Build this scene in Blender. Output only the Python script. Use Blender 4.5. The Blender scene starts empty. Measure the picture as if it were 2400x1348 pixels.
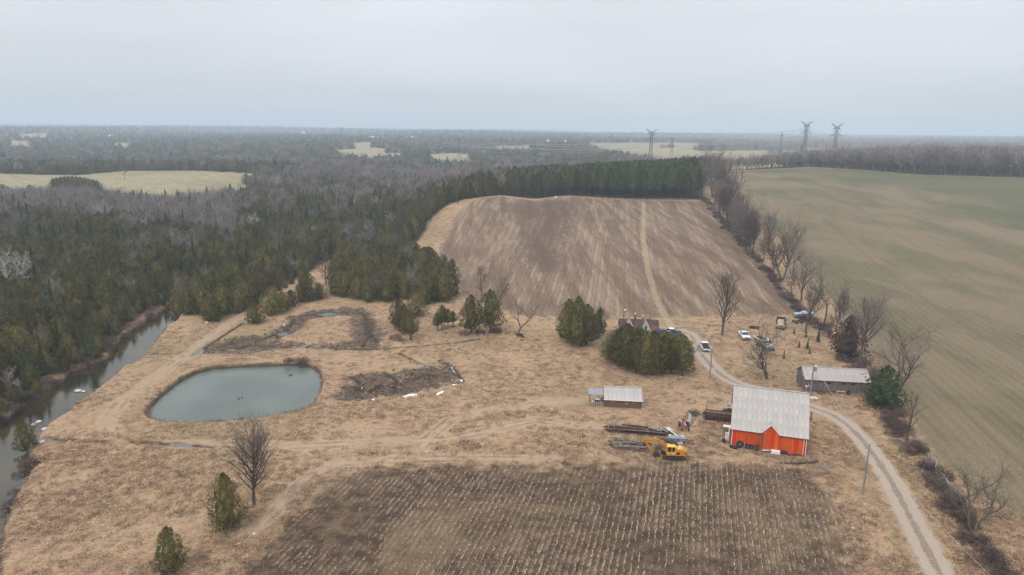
import bpy, math, random
import numpy as np
from math import sin, cos, tan, atan2, radians, degrees, pi, sqrt, exp
from mathutils import Vector, Matrix

random.seed(7)
rng = np.random.default_rng(7)
scene = bpy.context.scene
COL = scene.collection

# ------------------------------------------------------------------ camera
FPX, CX, CY = 1600.0, 1200.0, 674.0          # focal length and centre in the photograph's pixels
CAM_H = 52.0
PITCH = math.atan((CY - 306.0) / FPX)
ROLL = radians(0.74)
cf = np.array([0, cos(PITCH), -sin(PITCH)])
cu0 = np.array([0, sin(PITCH), cos(PITCH)])
cr0 = np.array([1.0, 0, 0])
cr = cr0 * cos(ROLL) + cu0 * sin(ROLL)
cu = -cr0 * sin(ROLL) + cu0 * cos(ROLL)
CAM = np.array([0.0, 0.0, CAM_H])
cd = bpy.data.cameras.new('camera')
cam = bpy.data.objects.new('camera', cd)
COL.objects.link(cam)
cd.sensor_width = 36.0
cd.lens = 36.0 * FPX / 2400.0
cd.clip_start = 1.0
cd.clip_end = 60000.0
M = Matrix.Identity(4)
for i in range(3):
    M[i][0], M[i][1], M[i][2], M[i][3] = cr[i], cu[i], -cf[i], CAM[i]
cam.matrix_world = M
scene.camera = cam

# ------------------------------------------------------------------ light
SUN_EL, SUN_AZ = radians(52), radians(215)    # azimuth clockwise from +Y: behind the camera, to its left
SUN_STRENGTH = 1.5
SUN_ANGLE = 16
HAZE_DENSITY = 0.00026
EXPOSURE = 0.2
world = bpy.data.worlds.new('World')
scene.world = world
world.use_nodes = True
wn, wl = world.node_tree.nodes, world.node_tree.links
wn.clear()
w_out = wn.new('ShaderNodeOutputWorld')
w_bg = wn.new('ShaderNodeBackground')
w_sky = wn.new('ShaderNodeTexSky')
w_sky.sky_type = 'NISHITA'
w_sky.sun_disc = False
w_sky.sun_elevation = SUN_EL
w_sky.sun_rotation = SUN_AZ
w_sky.dust_density = 4.0
w_bg.inputs['Strength'].default_value = 0.1
w_tc = wn.new('ShaderNodeTexCoord')
w_sep = wn.new('ShaderNodeSeparateXYZ')
wl.new(w_tc.outputs['Generated'], w_sep.inputs[0])
# overcast layer: soft cloud deck, brighter towards the zenith as an overcast sky is
w_add = wn.new('ShaderNodeMath'); w_add.operation = 'MULTIPLY_ADD'
wl.new(w_sep.outputs['Z'], w_add.inputs[0]); w_add.inputs[1].default_value = 1.15; w_add.inputs[2].default_value = 0.80
w_map = wn.new('ShaderNodeMapping'); w_map.inputs['Scale'].default_value = (1.2, 1.2, 7.0)
wl.new(w_tc.outputs['Generated'], w_map.inputs[0])
w_no = wn.new('ShaderNodeTexNoise'); w_no.inputs['Scale'].default_value = 1.3; w_no.inputs['Detail'].default_value = 4.0
w_no.inputs['Roughness'].default_value = 0.45
wl.new(w_map.outputs[0], w_no.inputs['Vector'])
w_mr = wn.new('ShaderNodeMapRange'); w_mr.inputs['From Min'].default_value = 0.3; w_mr.inputs['From Max'].default_value = 0.7
w_mr.inputs['To Min'].default_value = 0.86; w_mr.inputs['To Max'].default_value = 1.07
wl.new(w_no.outputs[0], w_mr.inputs['Value'])
w_mul = wn.new('ShaderNodeMath'); w_mul.operation = 'MULTIPLY'
wl.new(w_add.outputs[0], w_mul.inputs[0]); wl.new(w_mr.outputs[0], w_mul.inputs[1])
w_tint = wn.new('ShaderNodeVectorMath'); w_tint.operation = 'SCALE'
w_tint.inputs[0].default_value = (6.95, 7.25, 7.7)
wl.new(w_mul.outputs[0], w_tint.inputs['Scale'])
w_mix = wn.new('ShaderNodeMix'); w_mix.data_type = 'RGBA'; w_mix.inputs['Factor'].default_value = 0.96
wl.new(w_sky.outputs[0], w_mix.inputs['A']); wl.new(w_tint.outputs[0], w_mix.inputs['B'])
wl.new(w_mix.outputs['Result'], w_bg.inputs['Color'])
wl.new(w_bg.outputs[0], w_out.inputs['Surface'])

sd_ = bpy.data.lights.new('sun', 'SUN')
sd_.energy = SUN_STRENGTH; sd_.angle = radians(SUN_ANGLE); sd_.color = (1.0, 0.93, 0.84)
sun = bpy.data.objects.new('sun', sd_); COL.objects.link(sun)
to_sun = Vector((sin(SUN_AZ) * cos(SUN_EL), cos(SUN_AZ) * cos(SUN_EL), sin(SUN_EL)))
sun.rotation_euler = to_sun.to_track_quat('Z', 'Y').to_euler()
sun.location = (0, -100, 200)

vs = scene.view_settings
vs.view_transform = 'Standard'; vs.look = 'None'; vs.gamma = 1.0; vs.exposure = EXPOSURE
vs.use_curve_mapping = False
scene.render.film_transparent = False
cy = scene.cycles
cy.max_bounces = 6; cy.diffuse_bounces = 3; cy.glossy_bounces = 3; cy.transmission_bounces = 4
cy.volume_bounces = 2; cy.transparent_max_bounces = 6
cy.use_denoising = True
cy.denoiser = 'OPENIMAGEDENOISE'
cy.denoising_input_passes = 'RGB_ALBEDO_NORMAL'
cy.denoising_prefilter = 'NONE'

# ------------------------------------------------------------------ projection helpers
def ray(px, py):
    d = cf + (px - CX) / FPX * cr + (CY - py) / FPX * cu
    return d
def project(P):
    P = np.atleast_2d(np.asarray(P, float)) - CAM
    w = P @ cf
    w = np.where(w < 0.1, 0.1, w)
    return np.stack([CX + FPX * (P @ cr) / w, CY - FPX * (P @ cu) / w], 1)
def at_y(px, py, Y):
    d = ray(px, py); t = Y / d[1]
    return CAM + d * t

# ------------------------------------------------------------------ numpy noise
def _hash(ix, iy, s):
    h = (ix.astype(np.int64) * 374761393 + iy.astype(np.int64) * 668265263 + s * 1442695041) & 0xFFFFFFFF
    h = ((h ^ (h >> 13)) * 1274126177) & 0xFFFFFFFF
    return ((h ^ (h >> 16)) & 0xFFFF) / 65535.0
def vnoise(x, y, cell, seed=0):
    x = np.asarray(x, float) / cell; y = np.asarray(y, float) / cell
    ix, iy = np.floor(x), np.floor(y)
    fx, fy = x - ix, y - iy
    fx = fx * fx * (3 - 2 * fx); fy = fy * fy * (3 - 2 * fy)
    a = _hash(ix, iy, seed); b = _hash(ix + 1, iy, seed); c = _hash(ix, iy + 1, seed); d = _hash(ix + 1, iy + 1, seed)
    return (a + (b - a) * fx) * (1 - fy) + (c + (d - c) * fx) * fy - 0.5
def fbm(x, y, cell, seed=0, octv=3):
    t = 0; a = 1.0
    for o in range(octv):
        t = t + a * vnoise(x, y, cell, seed + o * 17); cell *= 0.48; a *= 0.55
    return t

# ------------------------------------------------------------------ terrain height: thin-plate surface through surveyed points
_cp = []
def cpz(px, Y, z):
    _cp.append((Y * (px - 1200) / 1560.0, Y, z))
def cpr(px, py, Y):
    p = at_y(px, py, Y); _cp.append(tuple(p))
for Y in (30, 70, 120, 170):
    for px in (-1200, -300, 600, 1200, 1800, 2400, 3300):
        cpz(px, Y, 0.0)
for px in (-1200, -300, 200, 600): 
    cpz(px, 250, 0.0); cpz(px, 350, 0.0); cpz(px, 450, 0.0)
cpz(900, 250, 0.0)
cpr(1500, 742, 192); cpr(1300, 742, 190); cpr(1700, 740, 192)
cpr(1500, 600, 262); cpr(1250, 600, 262); cpr(1700, 600, 262)
cpr(1500, 520, 325); cpr(1250, 520, 322)
cpr(1500, 467, 400); cpr(1330, 458, 386); cpr(1250, 466, 402); cpr(1170, 458, 376); cpr(1060, 482, 345); cpr(980, 572, 300)
cpr(1640, 466, 405)
cpz(900, 400, 2.0); cpz(1000, 440, 9.0); cpz(1150, 450, 15.5)
cpz(1500, 440, 17.0); cpz(1300, 450, 16.0)
cpz(1500, 520, 13.5); cpz(1300, 520, 12.0); cpz(1640, 520, 16.5)
cpz(1400, 700, 4.0); cpz(1200, 650, 3.0)
for px, py, Y in ((1700, 403, 630), (1900, 386, 640), (2150, 407, 570), (2400, 414, 550), (1790, 396, 640)):
    cpr(px, py, Y)
cpz(2900, 550, 21)
for px in (1950, 2200, 2500, 3000):
    cpz(px, 250, 1.5); cpz(px, 330, 6.5); cpz(px, 430, 13.5)
cpz(1900, 520, 18.5)
for px in (1700, 1900, 2150, 2400, 2900):
    cpz(px, 760, 15); cpz(px, 1000, 10)
cpr(0, 405, 640); cpr(300, 449, 548); cpr(550, 404, 680); cpr(300, 401, 700); cpr(0, 447, 560); cpr(500, 450, 565)
cpz(-600, 640, 8); cpz(0, 800, 3); cpz(400, 820, 3); cpz(700, 600, 0); cpz(1000, 700, 0); cpz(800, 900, 2)
cpz(0, 1200, 2); cpz(500, 1200, 3)
cpr(1050, 371, 1190); cpr(845, 353, 1400); cpr(1470, 345, 1550); cpr(1600, 366, 1120); cpr(1720, 366, 1150); cpr(2000, 346, 2000)
cpr(2130, 350, 1900); cpr(1950, 356, 1500)
cpz(-300, 2400, 26); cpz(300, 2600, 22); cpz(700, 2300, 24); cpz(1100, 2300, 22)
cpr(300, 305, 3300); cpr(180, 304, 3300); cpr(20, 308, 3600); cpr(480, 314, 3200); cpr(620, 316, 3000); cpr(1020, 308, 3400); cpr(880, 316, 3200); cpr(1250, 315, 3300); cpr(1500, 324, 3200); cpr(1800, 330, 3200)
cpr(2300, 338, 3000)
for px in (-1000, -300, 400, 1100, 1800, 2500, 3300):
    cpz(px, 5500, 44); cpz(px, 14000, 56)
_cp = np.array(_cp)
def _uv(x, y):
    r = np.sqrt(x * x + (y + 60.0) ** 2)
    return np.arctan2(x, y + 60.0) * 1.6, np.log(np.maximum(r, 20.0))
_cu, _cv = _uv(_cp[:, 0], _cp[:, 1])
def _phi(d2):
    return 0.5 * d2 * np.log(d2 + 1e-12)
_n = len(_cp)
_A = np.zeros((_n + 3, _n + 3))
_A[:_n, :_n] = _phi((_cu[:, None] - _cu[None]) ** 2 + (_cv[:, None] - _cv[None]) ** 2) + np.eye(_n) * 2e-4
_A[:_n, _n] = 1; _A[:_n, _n + 1] = _cu; _A[:_n, _n + 2] = _cv
_A[_n:, :_n] = _A[:_n, _n:].T
_w = np.linalg.solve(_A, np.concatenate([_cp[:, 2], np.zeros(3)]))
def h_base(x, y):
    x = np.atleast_1d(np.asarray(x, float)); y = np.atleast_1d(np.asarray(y, float))
    u, v = _uv(x, y)
    out = _w[_n] + _w[_n + 1] * u + _w[_n + 2] * v
    for i in range(_n):
        out = out + _w[i] * _phi((u - _cu[i]) ** 2 + (v - _cv[i]) ** 2)
    r = np.sqrt(x * x + y * y)
    near = np.clip((r - 175) / 80, 0, 1)
    out = out * (0.12 + 0.88 * near) if False else out
    amp = np.clip((r - 150) / 400, 0.0, 1.0)
    out = out + 0.25 * vnoise(x, y, 23, 3) + 0.9 * amp * vnoise(x, y, 90, 5)
    far = np.clip((r - 1500) / 2500, 0, 1)
    return out + far * 24 * fbm(x, y, 1100, 9, 2)
_T = np.concatenate([np.linspace(40, 800, 800), np.geomspace(802, 15000, 500)])
def G(px, py, hf=None):
    """first point where the line of sight through a photograph pixel meets the land"""
    d = ray(px, py)
    P = CAM[None] + d[None] * (_T / d[1])[:, None]
    hh = (hf or h_base)(P[:, 0], P[:, 1])
    below = np.where(P[:, 2] < hh)[0]
    if len(below) == 0:
        k = len(_T) - 1
        return np.array([P[k, 0], P[k, 1], hh[k]])
    k = below[0]
    if k == 0:
        return np.array([P[0, 0], P[0, 1], hh[0]])
    a = P[k - 1, 2] - hh[k - 1]; b = hh[k] - P[k, 2]
    t = a / (a + b)
    q = P[k - 1] * (1 - t) + P[k] * t
    return np.array([q[0], q[1], (hf or h_base)(q[0], q[1])[0]])
def poly_w(pts, closed=True, sub=3):
    out = []
    n = len(pts)
    for i in range(n if closed else n - 1):
        a, b = pts[i], pts[(i + 1) % n]
        L = math.hypot(a[0] - b[0], a[1] - b[1])
        s = max(1, min(sub, int(L / 12)))
        for k in range(s):
            t = k / s
            out.append(G(a[0] + (b[0] - a[0]) * t, a[1] + (b[1] - a[1]) * t)[:2])
    if not closed:
        out.append(G(*pts[-1])[:2])
    return np.array(out)
def seg_dist(x, y, poly, closed):
    d2 = np.full(x.shape, 1e18)
    n = len(poly)
    for i in range(n if closed else n - 1):
        ax, ay = poly[i]; bx, by = poly[(i + 1) % n]
        ex, ey = bx - ax, by - ay
        L2 = ex * ex + ey * ey + 1e-12
        t = np.clip(((x - ax) * ex + (y - ay) * ey) / L2, 0, 1)
        d2 = np.minimum(d2, (x - ax - t * ex) ** 2 + (y - ay - t * ey) ** 2)
    return np.sqrt(d2)
def inside(x, y, poly):
    c = np.zeros(x.shape, bool)
    n = len(poly)
    for i in range(n):
        ax, ay = poly[i]; bx, by = poly[(i + 1) % n]
        if ay == by: continue
        m = ((ay > y) != (by > y)) & (x < (bx - ax) * (y - ay) / (by - ay) + ax)
        c ^= m
    return c
def sdist(x, y, poly):
    x = np.atleast_1d(np.asarray(x, float)); y = np.atleast_1d(np.asarray(y, float))
    d = seg_dist(x, y, poly, True)
    return np.where(inside(x, y, poly), d, -d)

# ------------------------------------------------------------------ the map (surveyed from the photograph)
POND = poly_w([(352, 950), (346, 965), (356, 976), (400, 984), (480, 986), (560, 981), (640, 970), (700, 959), (730, 944), (746, 918), (752, 890), (749, 870), (735, 857), (715, 851), (640, 851), (560, 854), (500, 858), (460, 868), (430, 882), (400, 905), (375, 925)])
RIVER = poly_w([(480, 666), (462, 684), (440, 700), (426, 718), (414, 742), (385, 765), (357, 800), (332, 835), (285, 857), (240, 897), (190, 932), (150, 962), (112, 986), (85, 1010), (68, 1035), (62, 1062), (82, 1072), (112, 1073), (78, 1083), (62, 1100), (42, 1140), (20, 1180), (0, 1230), (-12, 1350), (-60, 1500),
                (-900, 1500), (-500, 1230), (-200, 1080), (-60, 1005), (0, 985), (40, 955), (75, 938), (112, 922), (125, 902), (160, 872), (207, 850), (255, 832), (272, 800), (300, 776), (345, 745), (378, 726), (400, 706), (408, 692), (440, 678), (470, 662)])
FRONT = poly_w([(560, 1348), (620, 1280), (690, 1200), (740, 1142), (800, 1107), (900, 1092), (1100, 1089), (1300, 1092), (1500, 1084), (1700, 1090), (1880, 1090), (1925, 1110), (1960, 1170), (1990, 1250), (2015, 1348), (2040, 1480), (440, 1480)])
FARF = poly_w([(1088, 692), (1150, 715), (1215, 740), (1300, 744), (1420, 744), (1565, 743), (1700, 740), (1850, 738), (1858, 720), (1835, 680), (1785, 612), (1738, 562), (1697, 512), (1662, 484), (1640, 472), (1560, 470), (1480, 469), (1400, 465), (1330, 461), (1250, 469), (1180, 461), (1130, 464), (1095, 478), (1070, 500), (1060, 540), (1040, 570), (1030, 590), (1040, 620), (1065, 650)])
GREEN = poly_w([(2400, 1212), (2270, 1158), (2175, 1045), (2118, 960), (2062, 850), (1985, 745), (1905, 650), (1815, 550), (1745, 475), (1695, 428), (1672, 404), (1760, 400), (1900, 393), (2000, 398), (2150, 411), (2400, 418), (3100, 432), (3100, 1500), (2700, 1330)])
OPEN = poly_w([(-900, 1500), (-500, 1230), (-200, 1080), (0, 975), (40, 945), (75, 925), (110, 912), (160, 862), (205, 842), (255, 822), (270, 792), (340, 738), (375, 718), (400, 697), (440, 670), (478, 657), (560, 672), (640, 674), (700, 652), (745, 628), (765, 612), (820, 605), (900, 600), (955, 580), (985, 562), (995, 535), (1012, 508), (1040, 485), (1085, 468), (1130, 461), (1180, 458), (1250, 466), (1330, 459), (1400, 463), (1480, 467), (1560, 468), (1640, 468), (1655, 430), (1665, 402), (1760, 399), (1900, 392), (2000, 397), (2150, 410), (2400, 417), (3100, 430), (3100, 1500), (2400, 1600), (0, 1600)])
MUD1 = poly_w([(465, 828), (500, 800), (560, 790), (620, 785), (655, 770), (680, 742), (740, 728), (800, 720), (850, 722), (875, 735), (890, 765), (905, 780), (890, 800), (905, 818), (860, 822), (800, 820), (700, 812), (560, 830)])
ISLE = poly_w([(640, 795), (700, 775), (730, 745), (790, 738), (820, 740), (825, 770), (815, 800), (740, 805)])
MUD2 = poly_w([(780, 940), (800, 915), (812, 885), (860, 875), (960, 865), (1005, 862), (1040, 845), (1060, 855), (1078, 885), (1050, 900), (990, 915), (930, 928), (850, 938)])
PALE = poly_w([(-500, 425), (0, 407), (100, 410), (180, 411), (290, 401), (450, 400), (598, 407), (592, 440), (578, 462), (500, 480), (400, 488), (250, 486), (200, 480), (60, 472), (0, 470), (-500, 490)])
FARFIELDS = [poly_w(p) for p in (
    [(785, 352), (880, 346), (908, 350), (900, 370), (870, 376), (800, 372)],
    [(818, 345), (835, 335), (872, 333), (868, 350), (850, 354)],
    [(1000, 363), (1060, 359), (1102, 362), (1098, 388), (1030, 390)],
    [(1400, 348), (1600, 345), (1660, 360), (1690, 392), (1560, 394), (1480, 368), (1400, 362)],
    [(1640, 354), (1798, 353), (1800, 392), (1700, 392)],
    [(1380, 335), (1640, 335), (1640, 349), (1380, 349)],
    [(1880, 348), (2000, 348), (1990, 376), (1900, 376)],
    [(2000, 348), (2085, 348), (2080, 362), (2000, 362)],
    [(50, 314), (110, 313), (110, 325), (50, 325)],
    [(25, 329), (70, 333), (62, 350), (24, 350)],
    [(905, 360), (945, 359), (935, 374), (905, 374)],
    [(1160, 343), (1240, 342), (1240, 356), (1160, 356)],
    [(2180, 351), (2240, 351), (2240, 362), (2180, 362)],
    [(270, 336), (300, 335), (300, 346), (270, 346)])]
def quad(px0, px1, Y0, Y1):
    return np.array([((p - 1200) / 1560.0 * Y, Y) for p, Y in ((px0, Y0), (px1, Y0), (px1, Y1), (px0, Y1))])
FARFIELDS += [quad(1662, 1800, 672, 1290), quad(1800, 2090, 745, 1480)]
ROAD = poly_w([(2290, 1480), (2205, 1348), (2150, 1245), (2102, 1152), (2062, 1085), (2020, 1030), (1985, 995), (1950, 972), (1900, 954), (1840, 932), (1780, 914), (1738, 902), (1712, 892), (1687, 876), (1662, 852), (1642, 828), (1630, 803), (1618, 784), (1596, 776)], closed=False)
TRACKS = [poly_w(p, closed=False) for p in (
    [(1380, 936), (1250, 948), (1120, 966), (1055, 985), (1015, 1018), (985, 1052)],
    [(745, 640), (700, 662), (620, 695), (540, 755), (455, 820), (380, 872), (290, 935), (250, 985), (262, 1010)],
    [(590, 1250), (660, 1180), (720, 1120), (800, 1085), (1000, 1075), (1300, 1078)],
    [(1395, 1000), (1250, 985), (1050, 1030), (700, 1046), (400, 1040)])]
FTRACK = poly_w([(1508, 474), (1508, 560), (1520, 640), (1540, 700), (1562, 745), (1580, 775)], closed=False)
HEDGE = poly_w([(1645, 464), (1700, 525), (1760, 595), (1830, 675), (1885, 745), (1965, 795), (2020, 860), (2070, 940), (2120, 1030), (2180, 1110), (2245, 1200), (2300, 1285), (2350, 1360), (2420, 1470)], closed=False)
DITCHES = [poly_w(p, closed=False) for p in (
    [(88, 1022), (160, 1028), (250, 1032)], [(310, 1032), (400, 1038), (500, 1044)],
    [(700, 738), (770, 727), (845, 728), (872, 748), (868, 778), (850, 806)], [(520, 812), (600, 803), (690, 812), (780, 814), (870, 812)], [(690, 745), (665, 775), (610, 792), (540, 800)], [(855, 735), (862, 770), (885, 800)],
    [(800, 905), (860, 915), (920, 895), (990, 880), (1050, 872)], [(820, 880), (850, 895), (835, 925)], [(900, 870), (930, 885), (925, 915)],
    [(935, 826), (985, 850), (1010, 857)], [(905, 815), (1000, 808), (1080, 800), (1130, 792)],
    [(1050, 850), (1070, 870), (1085, 892), (1062, 898)], [(345, 828), (405, 827)], [(450, 832), (475, 815), (515, 790), (570, 755)])]
DARKF = poly_w([(1390, 468), (1230, 470), (1180, 480), (1240, 520), (1200, 560), (1200, 600), (1260, 640), (1330, 640), (1320, 590), (1340, 530), (1370, 490)])

def h_land(x, y, full=False):
    z = h_base(x, y)
    x = np.atleast_1d(np.asarray(x, float)); y = np.atleast_1d(np.asarray(y, float))
    near = (y < 330)
    if near.any():
        xn, yn = x[near], y[near]
        dz = np.zeros(xn.shape)
        flat = np.zeros(xn.shape)
        sr = sdist(xn, yn, RIVER) + 1.1 * vnoise(xn, yn, 3.1, 31) + 0.5 * vnoise(xn, yn, 0.9, 32)
        sp = sdist(xn, yn, POND) + 0.35 * vnoise(xn, yn, 1.8, 33)
        zz = z[near].copy()
        k = np.clip((sr + 1.1) / 1.7, 0, 1); k = k * k * (3 - 2 * k)
        zz = zz * (1 - k) + (-1.55) * k
        k = np.clip((sp + 0.7) / 1.3, 0, 1); k = k * k * (3 - 2 * k)
        zz = zz * (1 - k) + (-1.3) * k
        m1 = np.clip(sdist(xn, yn, MUD1) / 2.0, 0, 1) * (1 - np.clip(sdist(xn, yn, ISLE) / 1.5 + 0.5, 0, 1))
        zz = zz - m1 * 0.55 + m1 * 0.75 * fbm(xn, yn, 2.6, 41, 3)
        m2 = np.clip(sdist(xn, yn, MUD2) / 2.0 + 0.3, 0, 1)
        zz = zz + m2 * 1.3 * fbm(xn, yn, 3.2, 44, 3)
        for dt in DITCHES:
            q = np.clip(1 - seg_dist(xn, yn, dt, False) / 1.1, 0, 1)
            zz = zz - 0.55 * q * q * (3 - 2 * q)
        z = z.copy(); z[near] = zz
    return z

# ------------------------------------------------------------------ node helper
class NT:
    def __init__(s, name):
        s.mat = bpy.data.materials.new(name); s.mat.use_nodes = True
        s.t = s.mat.node_tree; s.t.nodes.clear()
        s.out = s.t.nodes.new('ShaderNodeOutputMaterial')
    def n(s, kind, **kw):
        nd = s.t.nodes.new('ShaderNode' + kind)
        for k, v in kw.items(): setattr(nd, k, v)
        return nd
    def put(s, sock, v):
        if isinstance(v, bpy.types.NodeSocket): s.t.links.new(v, sock)
        elif isinstance(v, (tuple, list)) and len(v) == 3 and sock.type == 'RGBA': sock.default_value = (*v, 1)
        else: sock.default_value = v
    def m(s, op, a, b=0.0, c=None, clamp=False):
        nd = s.n('Math', operation=op, use_clamp=clamp)
        s.put(nd.inputs[0], a); s.put(nd.inputs[1], b)
        if c is not None: s.put(nd.inputs[2], c)
        return nd.outputs[0]
    def mix(s, f, a, b, blend='MIX'):
        nd = s.n('Mix', data_type='RGBA', blend_type=blend)
        s.put(nd.inputs['Factor'], f); s.put(nd.inputs['A'], a); s.put(nd.inputs['B'], b)
        return nd.outputs['Result']
    def noise(s, vec, scale, detail=3.0, rough=0.55, dist=0.0):
        nd = s.n('TexNoise'); s.put(nd.inputs['Vector'], vec)
        nd.inputs['Scale'].default_value = scale; nd.inputs['Detail'].default_value = detail
        nd.inputs['Roughness'].default_value = rough; nd.inputs['Distortion'].default_value = dist
        return nd.outputs[0]
    def step(s, v, a, b):
        nd = s.n('MapRange', interpolation_type='SMOOTHSTEP'); s.put(nd.inputs['Value'], v)
        nd.inputs['From Min'].default_value = a; nd.inputs['From Max'].default_value = b
        return nd.outputs[0]
    def attr(s, name):
        nd = s.n('Attribute', attribute_name=name); return nd.outputs['Fac']
    def mapping(s, vec, scale=(1, 1, 1), rot=(0, 0, 0)):
        nd = s.n('Mapping'); s.put(nd.inputs['Vector'], vec)
        nd.inputs['Scale'].default_value = scale; nd.inputs['Rotation'].default_value = rot
        return nd.outputs[0]
    def bump(s, hgt, strength=0.5, dist=0.1):
        nd = s.n('Bump'); s.put(nd.inputs['Height'], hgt)
        nd.inputs['Strength'].default_value = strength; nd.inputs['Distance'].default_value = dist
        return nd.outputs[0]
    def bsdf(s, col, rough=0.85, metal=0.0, spec=0.3, normal=None, emit=None):
        nd = s.n('BsdfPrincipled'); s.put(nd.inputs['Base Color'], col); s.put(nd.inputs['Roughness'], rough)
        s.put(nd.inputs['Metallic'], metal); s.put(nd.inputs['Specular IOR Level'], spec)
        if normal is not None: s.put(nd.inputs['Normal'], normal)
        s.t.links.new(nd.outputs[0], s.out.inputs['Surface'])
        return nd

# ------------------------------------------------------------------ ground material: what grows or lies where, with its own grain
def ground_material():
    s = NT('land')
    pos = s.n('NewGeometry').outputs['Position']
    flat = s.mapping(pos, (1, 1, 0.3))
    nL = s.noise(flat, 0.022, 3, 0.5)
    nM = s.noise(flat, 0.12, 4, 0.6)
    nS = s.noise(flat, 0.55, 4, 0.65)
    nF = s.noise(s.mapping(pos, (0.8, 1.5, 1)), 2.4, 4, 0.75)
    nG = s.noise(s.mapping(pos, (1, 1.6, 1)), 6.5, 3, 0.8)
    nE = s.m('SUBTRACT', s.noise(flat, 0.35, 4, 0.65), 0.5)
    nX = s.noise(flat, 0.012, 5, 0.6)
    # dry meadow grass
    t = s.m('ADD', s.m('MULTIPLY', nM, 0.5), s.m('MULTIPLY', nS, 0.5))
    g = s.mix(s.step(t, 0.34, 0.62), (0.225, 0.140, 0.084), (0.44, 0.295, 0.180))
    g = s.mix(s.m('MULTIPLY', s.step(nL, 0.5, 0.66), 0.5), g, (0.21, 0.165, 0.085))
    fine = s.m('ADD', s.m('MULTIPLY', nF, 0.55), s.m('MULTIPLY', nG, 0.45))
    g = s.mix(s.step(fine, 0.5, 0.66), g, (0.53, 0.395, 0.27))
    g = s.mix(s.m('MULTIPLY', s.step(fine, 0.5, 0.34), 0.85), g, (0.095, 0.062, 0.042))
    # russet weedy patches, soaked dark patches
    wet = s.step(s.m('ADD', nM, s.m('MULTIPLY', s.m('SUBTRACT', nS, 0.5), 0.55)), 0.585, 0.70)
    g = s.mix(s.m('MULTIPLY', wet, 0.6), g, (0.10, 0.068, 0.048))
    # front corn stubble: dark soil, straw along the rows
    def rows(az, pitch, wob=0.5):
        c, sn = cos(az), sin(az)
        sep = s.n('SeparateXYZ'); s.put(sep.inputs[0], pos)
        across = s.m('SUBTRACT', s.m('MULTIPLY', sep.outputs[0], c), s.m('MULTIPLY', sep.outputs[1], sn))
        across = s.m('ADD', across, s.m('MULTIPLY', s.m('SUBTRACT', s.noise(pos, 0.05, 1), 0.5), wob))
        return s.m('MULTIPLY_ADD', s.m('SINE', s.m('MULTIPLY', across, 2 * pi / pitch)), 0.5, 0.5), across
    rf, _ = rows(radians(14.9), 0.82)
    rvec = s.mapping(pos, (4.2, 0.9, 1), (0, 0, radians(14.9)))
    rn = s.noise(rvec, 1.6, 4, 0.8)
    fs = s.mix(s.step(nS, 0.4, 0.62), (0.060, 0.037, 0.023), (0.122, 0.077, 0.049))
    fs = s.mix(s.m('MULTIPLY', s.step(nM, 0.5, 0.66), 0.5), fs, (0.17, 0.115, 0.07))
    straw = s.m('MULTIPLY', s.step(s.m('ADD', s.m('MULTIPLY', s.m('MULTIPLY', rf, 0.05), s.step(nL, 0.4, 0.6)), s.m('ADD', s.m('MULTIPLY', rn, 0.5), s.m('MULTIPLY', nG, 0.5))), 0.53, 0.64), s.m('MULTIPLY_ADD', nL, 0.7, 0.5))
    line = s.m('MULTIPLY', s.step(rf, 0.70, 0.97), s.step(s.m('ADD', s.m('MULTIPLY', nS, 0.5), s.m('MULTIPLY', rn, 0.5)), 0.46, 0.56))
    fs = s.mix(s.m('MULTIPLY', straw, 0.75), fs, (0.40, 0.30, 0.215))
    patch = s.step(s.m('ADD', s.m('MULTIPLY', s.noise(s.mapping(pos, (1.2, 0.8, 1)), 0.045, 4, 0.6, 0.8), 0.75), s.m('MULTIPLY', nM, 0.25)), 0.45, 0.60)
    line = s.m('MULTIPLY', line, patch)
    fs = s.mix(s.m('MULTIPLY', line, 0.5), fs, (0.42, 0.32, 0.23))
    weed = s.step(s.noise(s.mapping(pos, (1.0, 0.7, 1)), 0.038, 5, 0.65, 1.0), 0.50, 0.62)
    fs = s.mix(s.m('MULTIPLY', weed, s.m('MULTIPLY_ADD', s.step(fine, 0.42, 0.6), 0.45, 0.2)), fs, (0.27, 0.195, 0.115))
    fs = s.mix(s.m('MULTIPLY', s.step(nG, 0.47, 0.3), 0.7), fs, (0.035, 0.024, 0.018))
    # far corn stubble
    rr, across = rows(radians(8.9), 1.5, 1.0)
    nB = s.noise(s.mapping(pos, (2.6, 0.30, 1), (0, 0, radians(8.9))), 0.075, 6, 0.72)
    ff = s.mix(s.step(nB, 0.40, 0.62), (0.138, 0.089, 0.059), (0.198, 0.132, 0.088))
    strawf = s.step(s.m('ADD', s.m('MULTIPLY', rr, 0.025), s.m('ADD', s.m('MULTIPLY', fine, 0.78), s.m('MULTIPLY', nB, 0.22))), 0.49, 0.66)
    dk = s.step(s.m('ADD', s.attr('s_dark'), s.m('MULTIPLY', nE, 26.0)), -5.0, 9.0)
    ff = s.mix(s.m('MULTIPLY', strawf, s.m('MULTIPLY_ADD', dk, -0.72, 0.78)), ff, (0.46, 0.36, 0.27))
    r3, _a = rows(radians(8.9), 3.05, 0.8)
    ln3 = s.m('MULTIPLY', s.step(r3, 0.6, 0.98), s.step(s.m('ADD', nB, s.m('MULTIPLY', nS, 0.3)), 0.62, 0.74))
    ff = s.mix(s.m('MULTIPLY', ln3, 0.3), ff, (0.44, 0.33, 0.235))
    ff = s.mix(s.m('MULTIPLY', dk, 0.55), ff, (0.10, 0.068, 0.053))
    ff = s.mix(s.m('MULTIPLY', s.step(fine, 0.47, 0.33), 0.8), ff, (0.055, 0.038, 0.032))
    # green winter grain with bare straw
    rg, acr = rows(radians(11.7), 2.3, 1.0)
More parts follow.
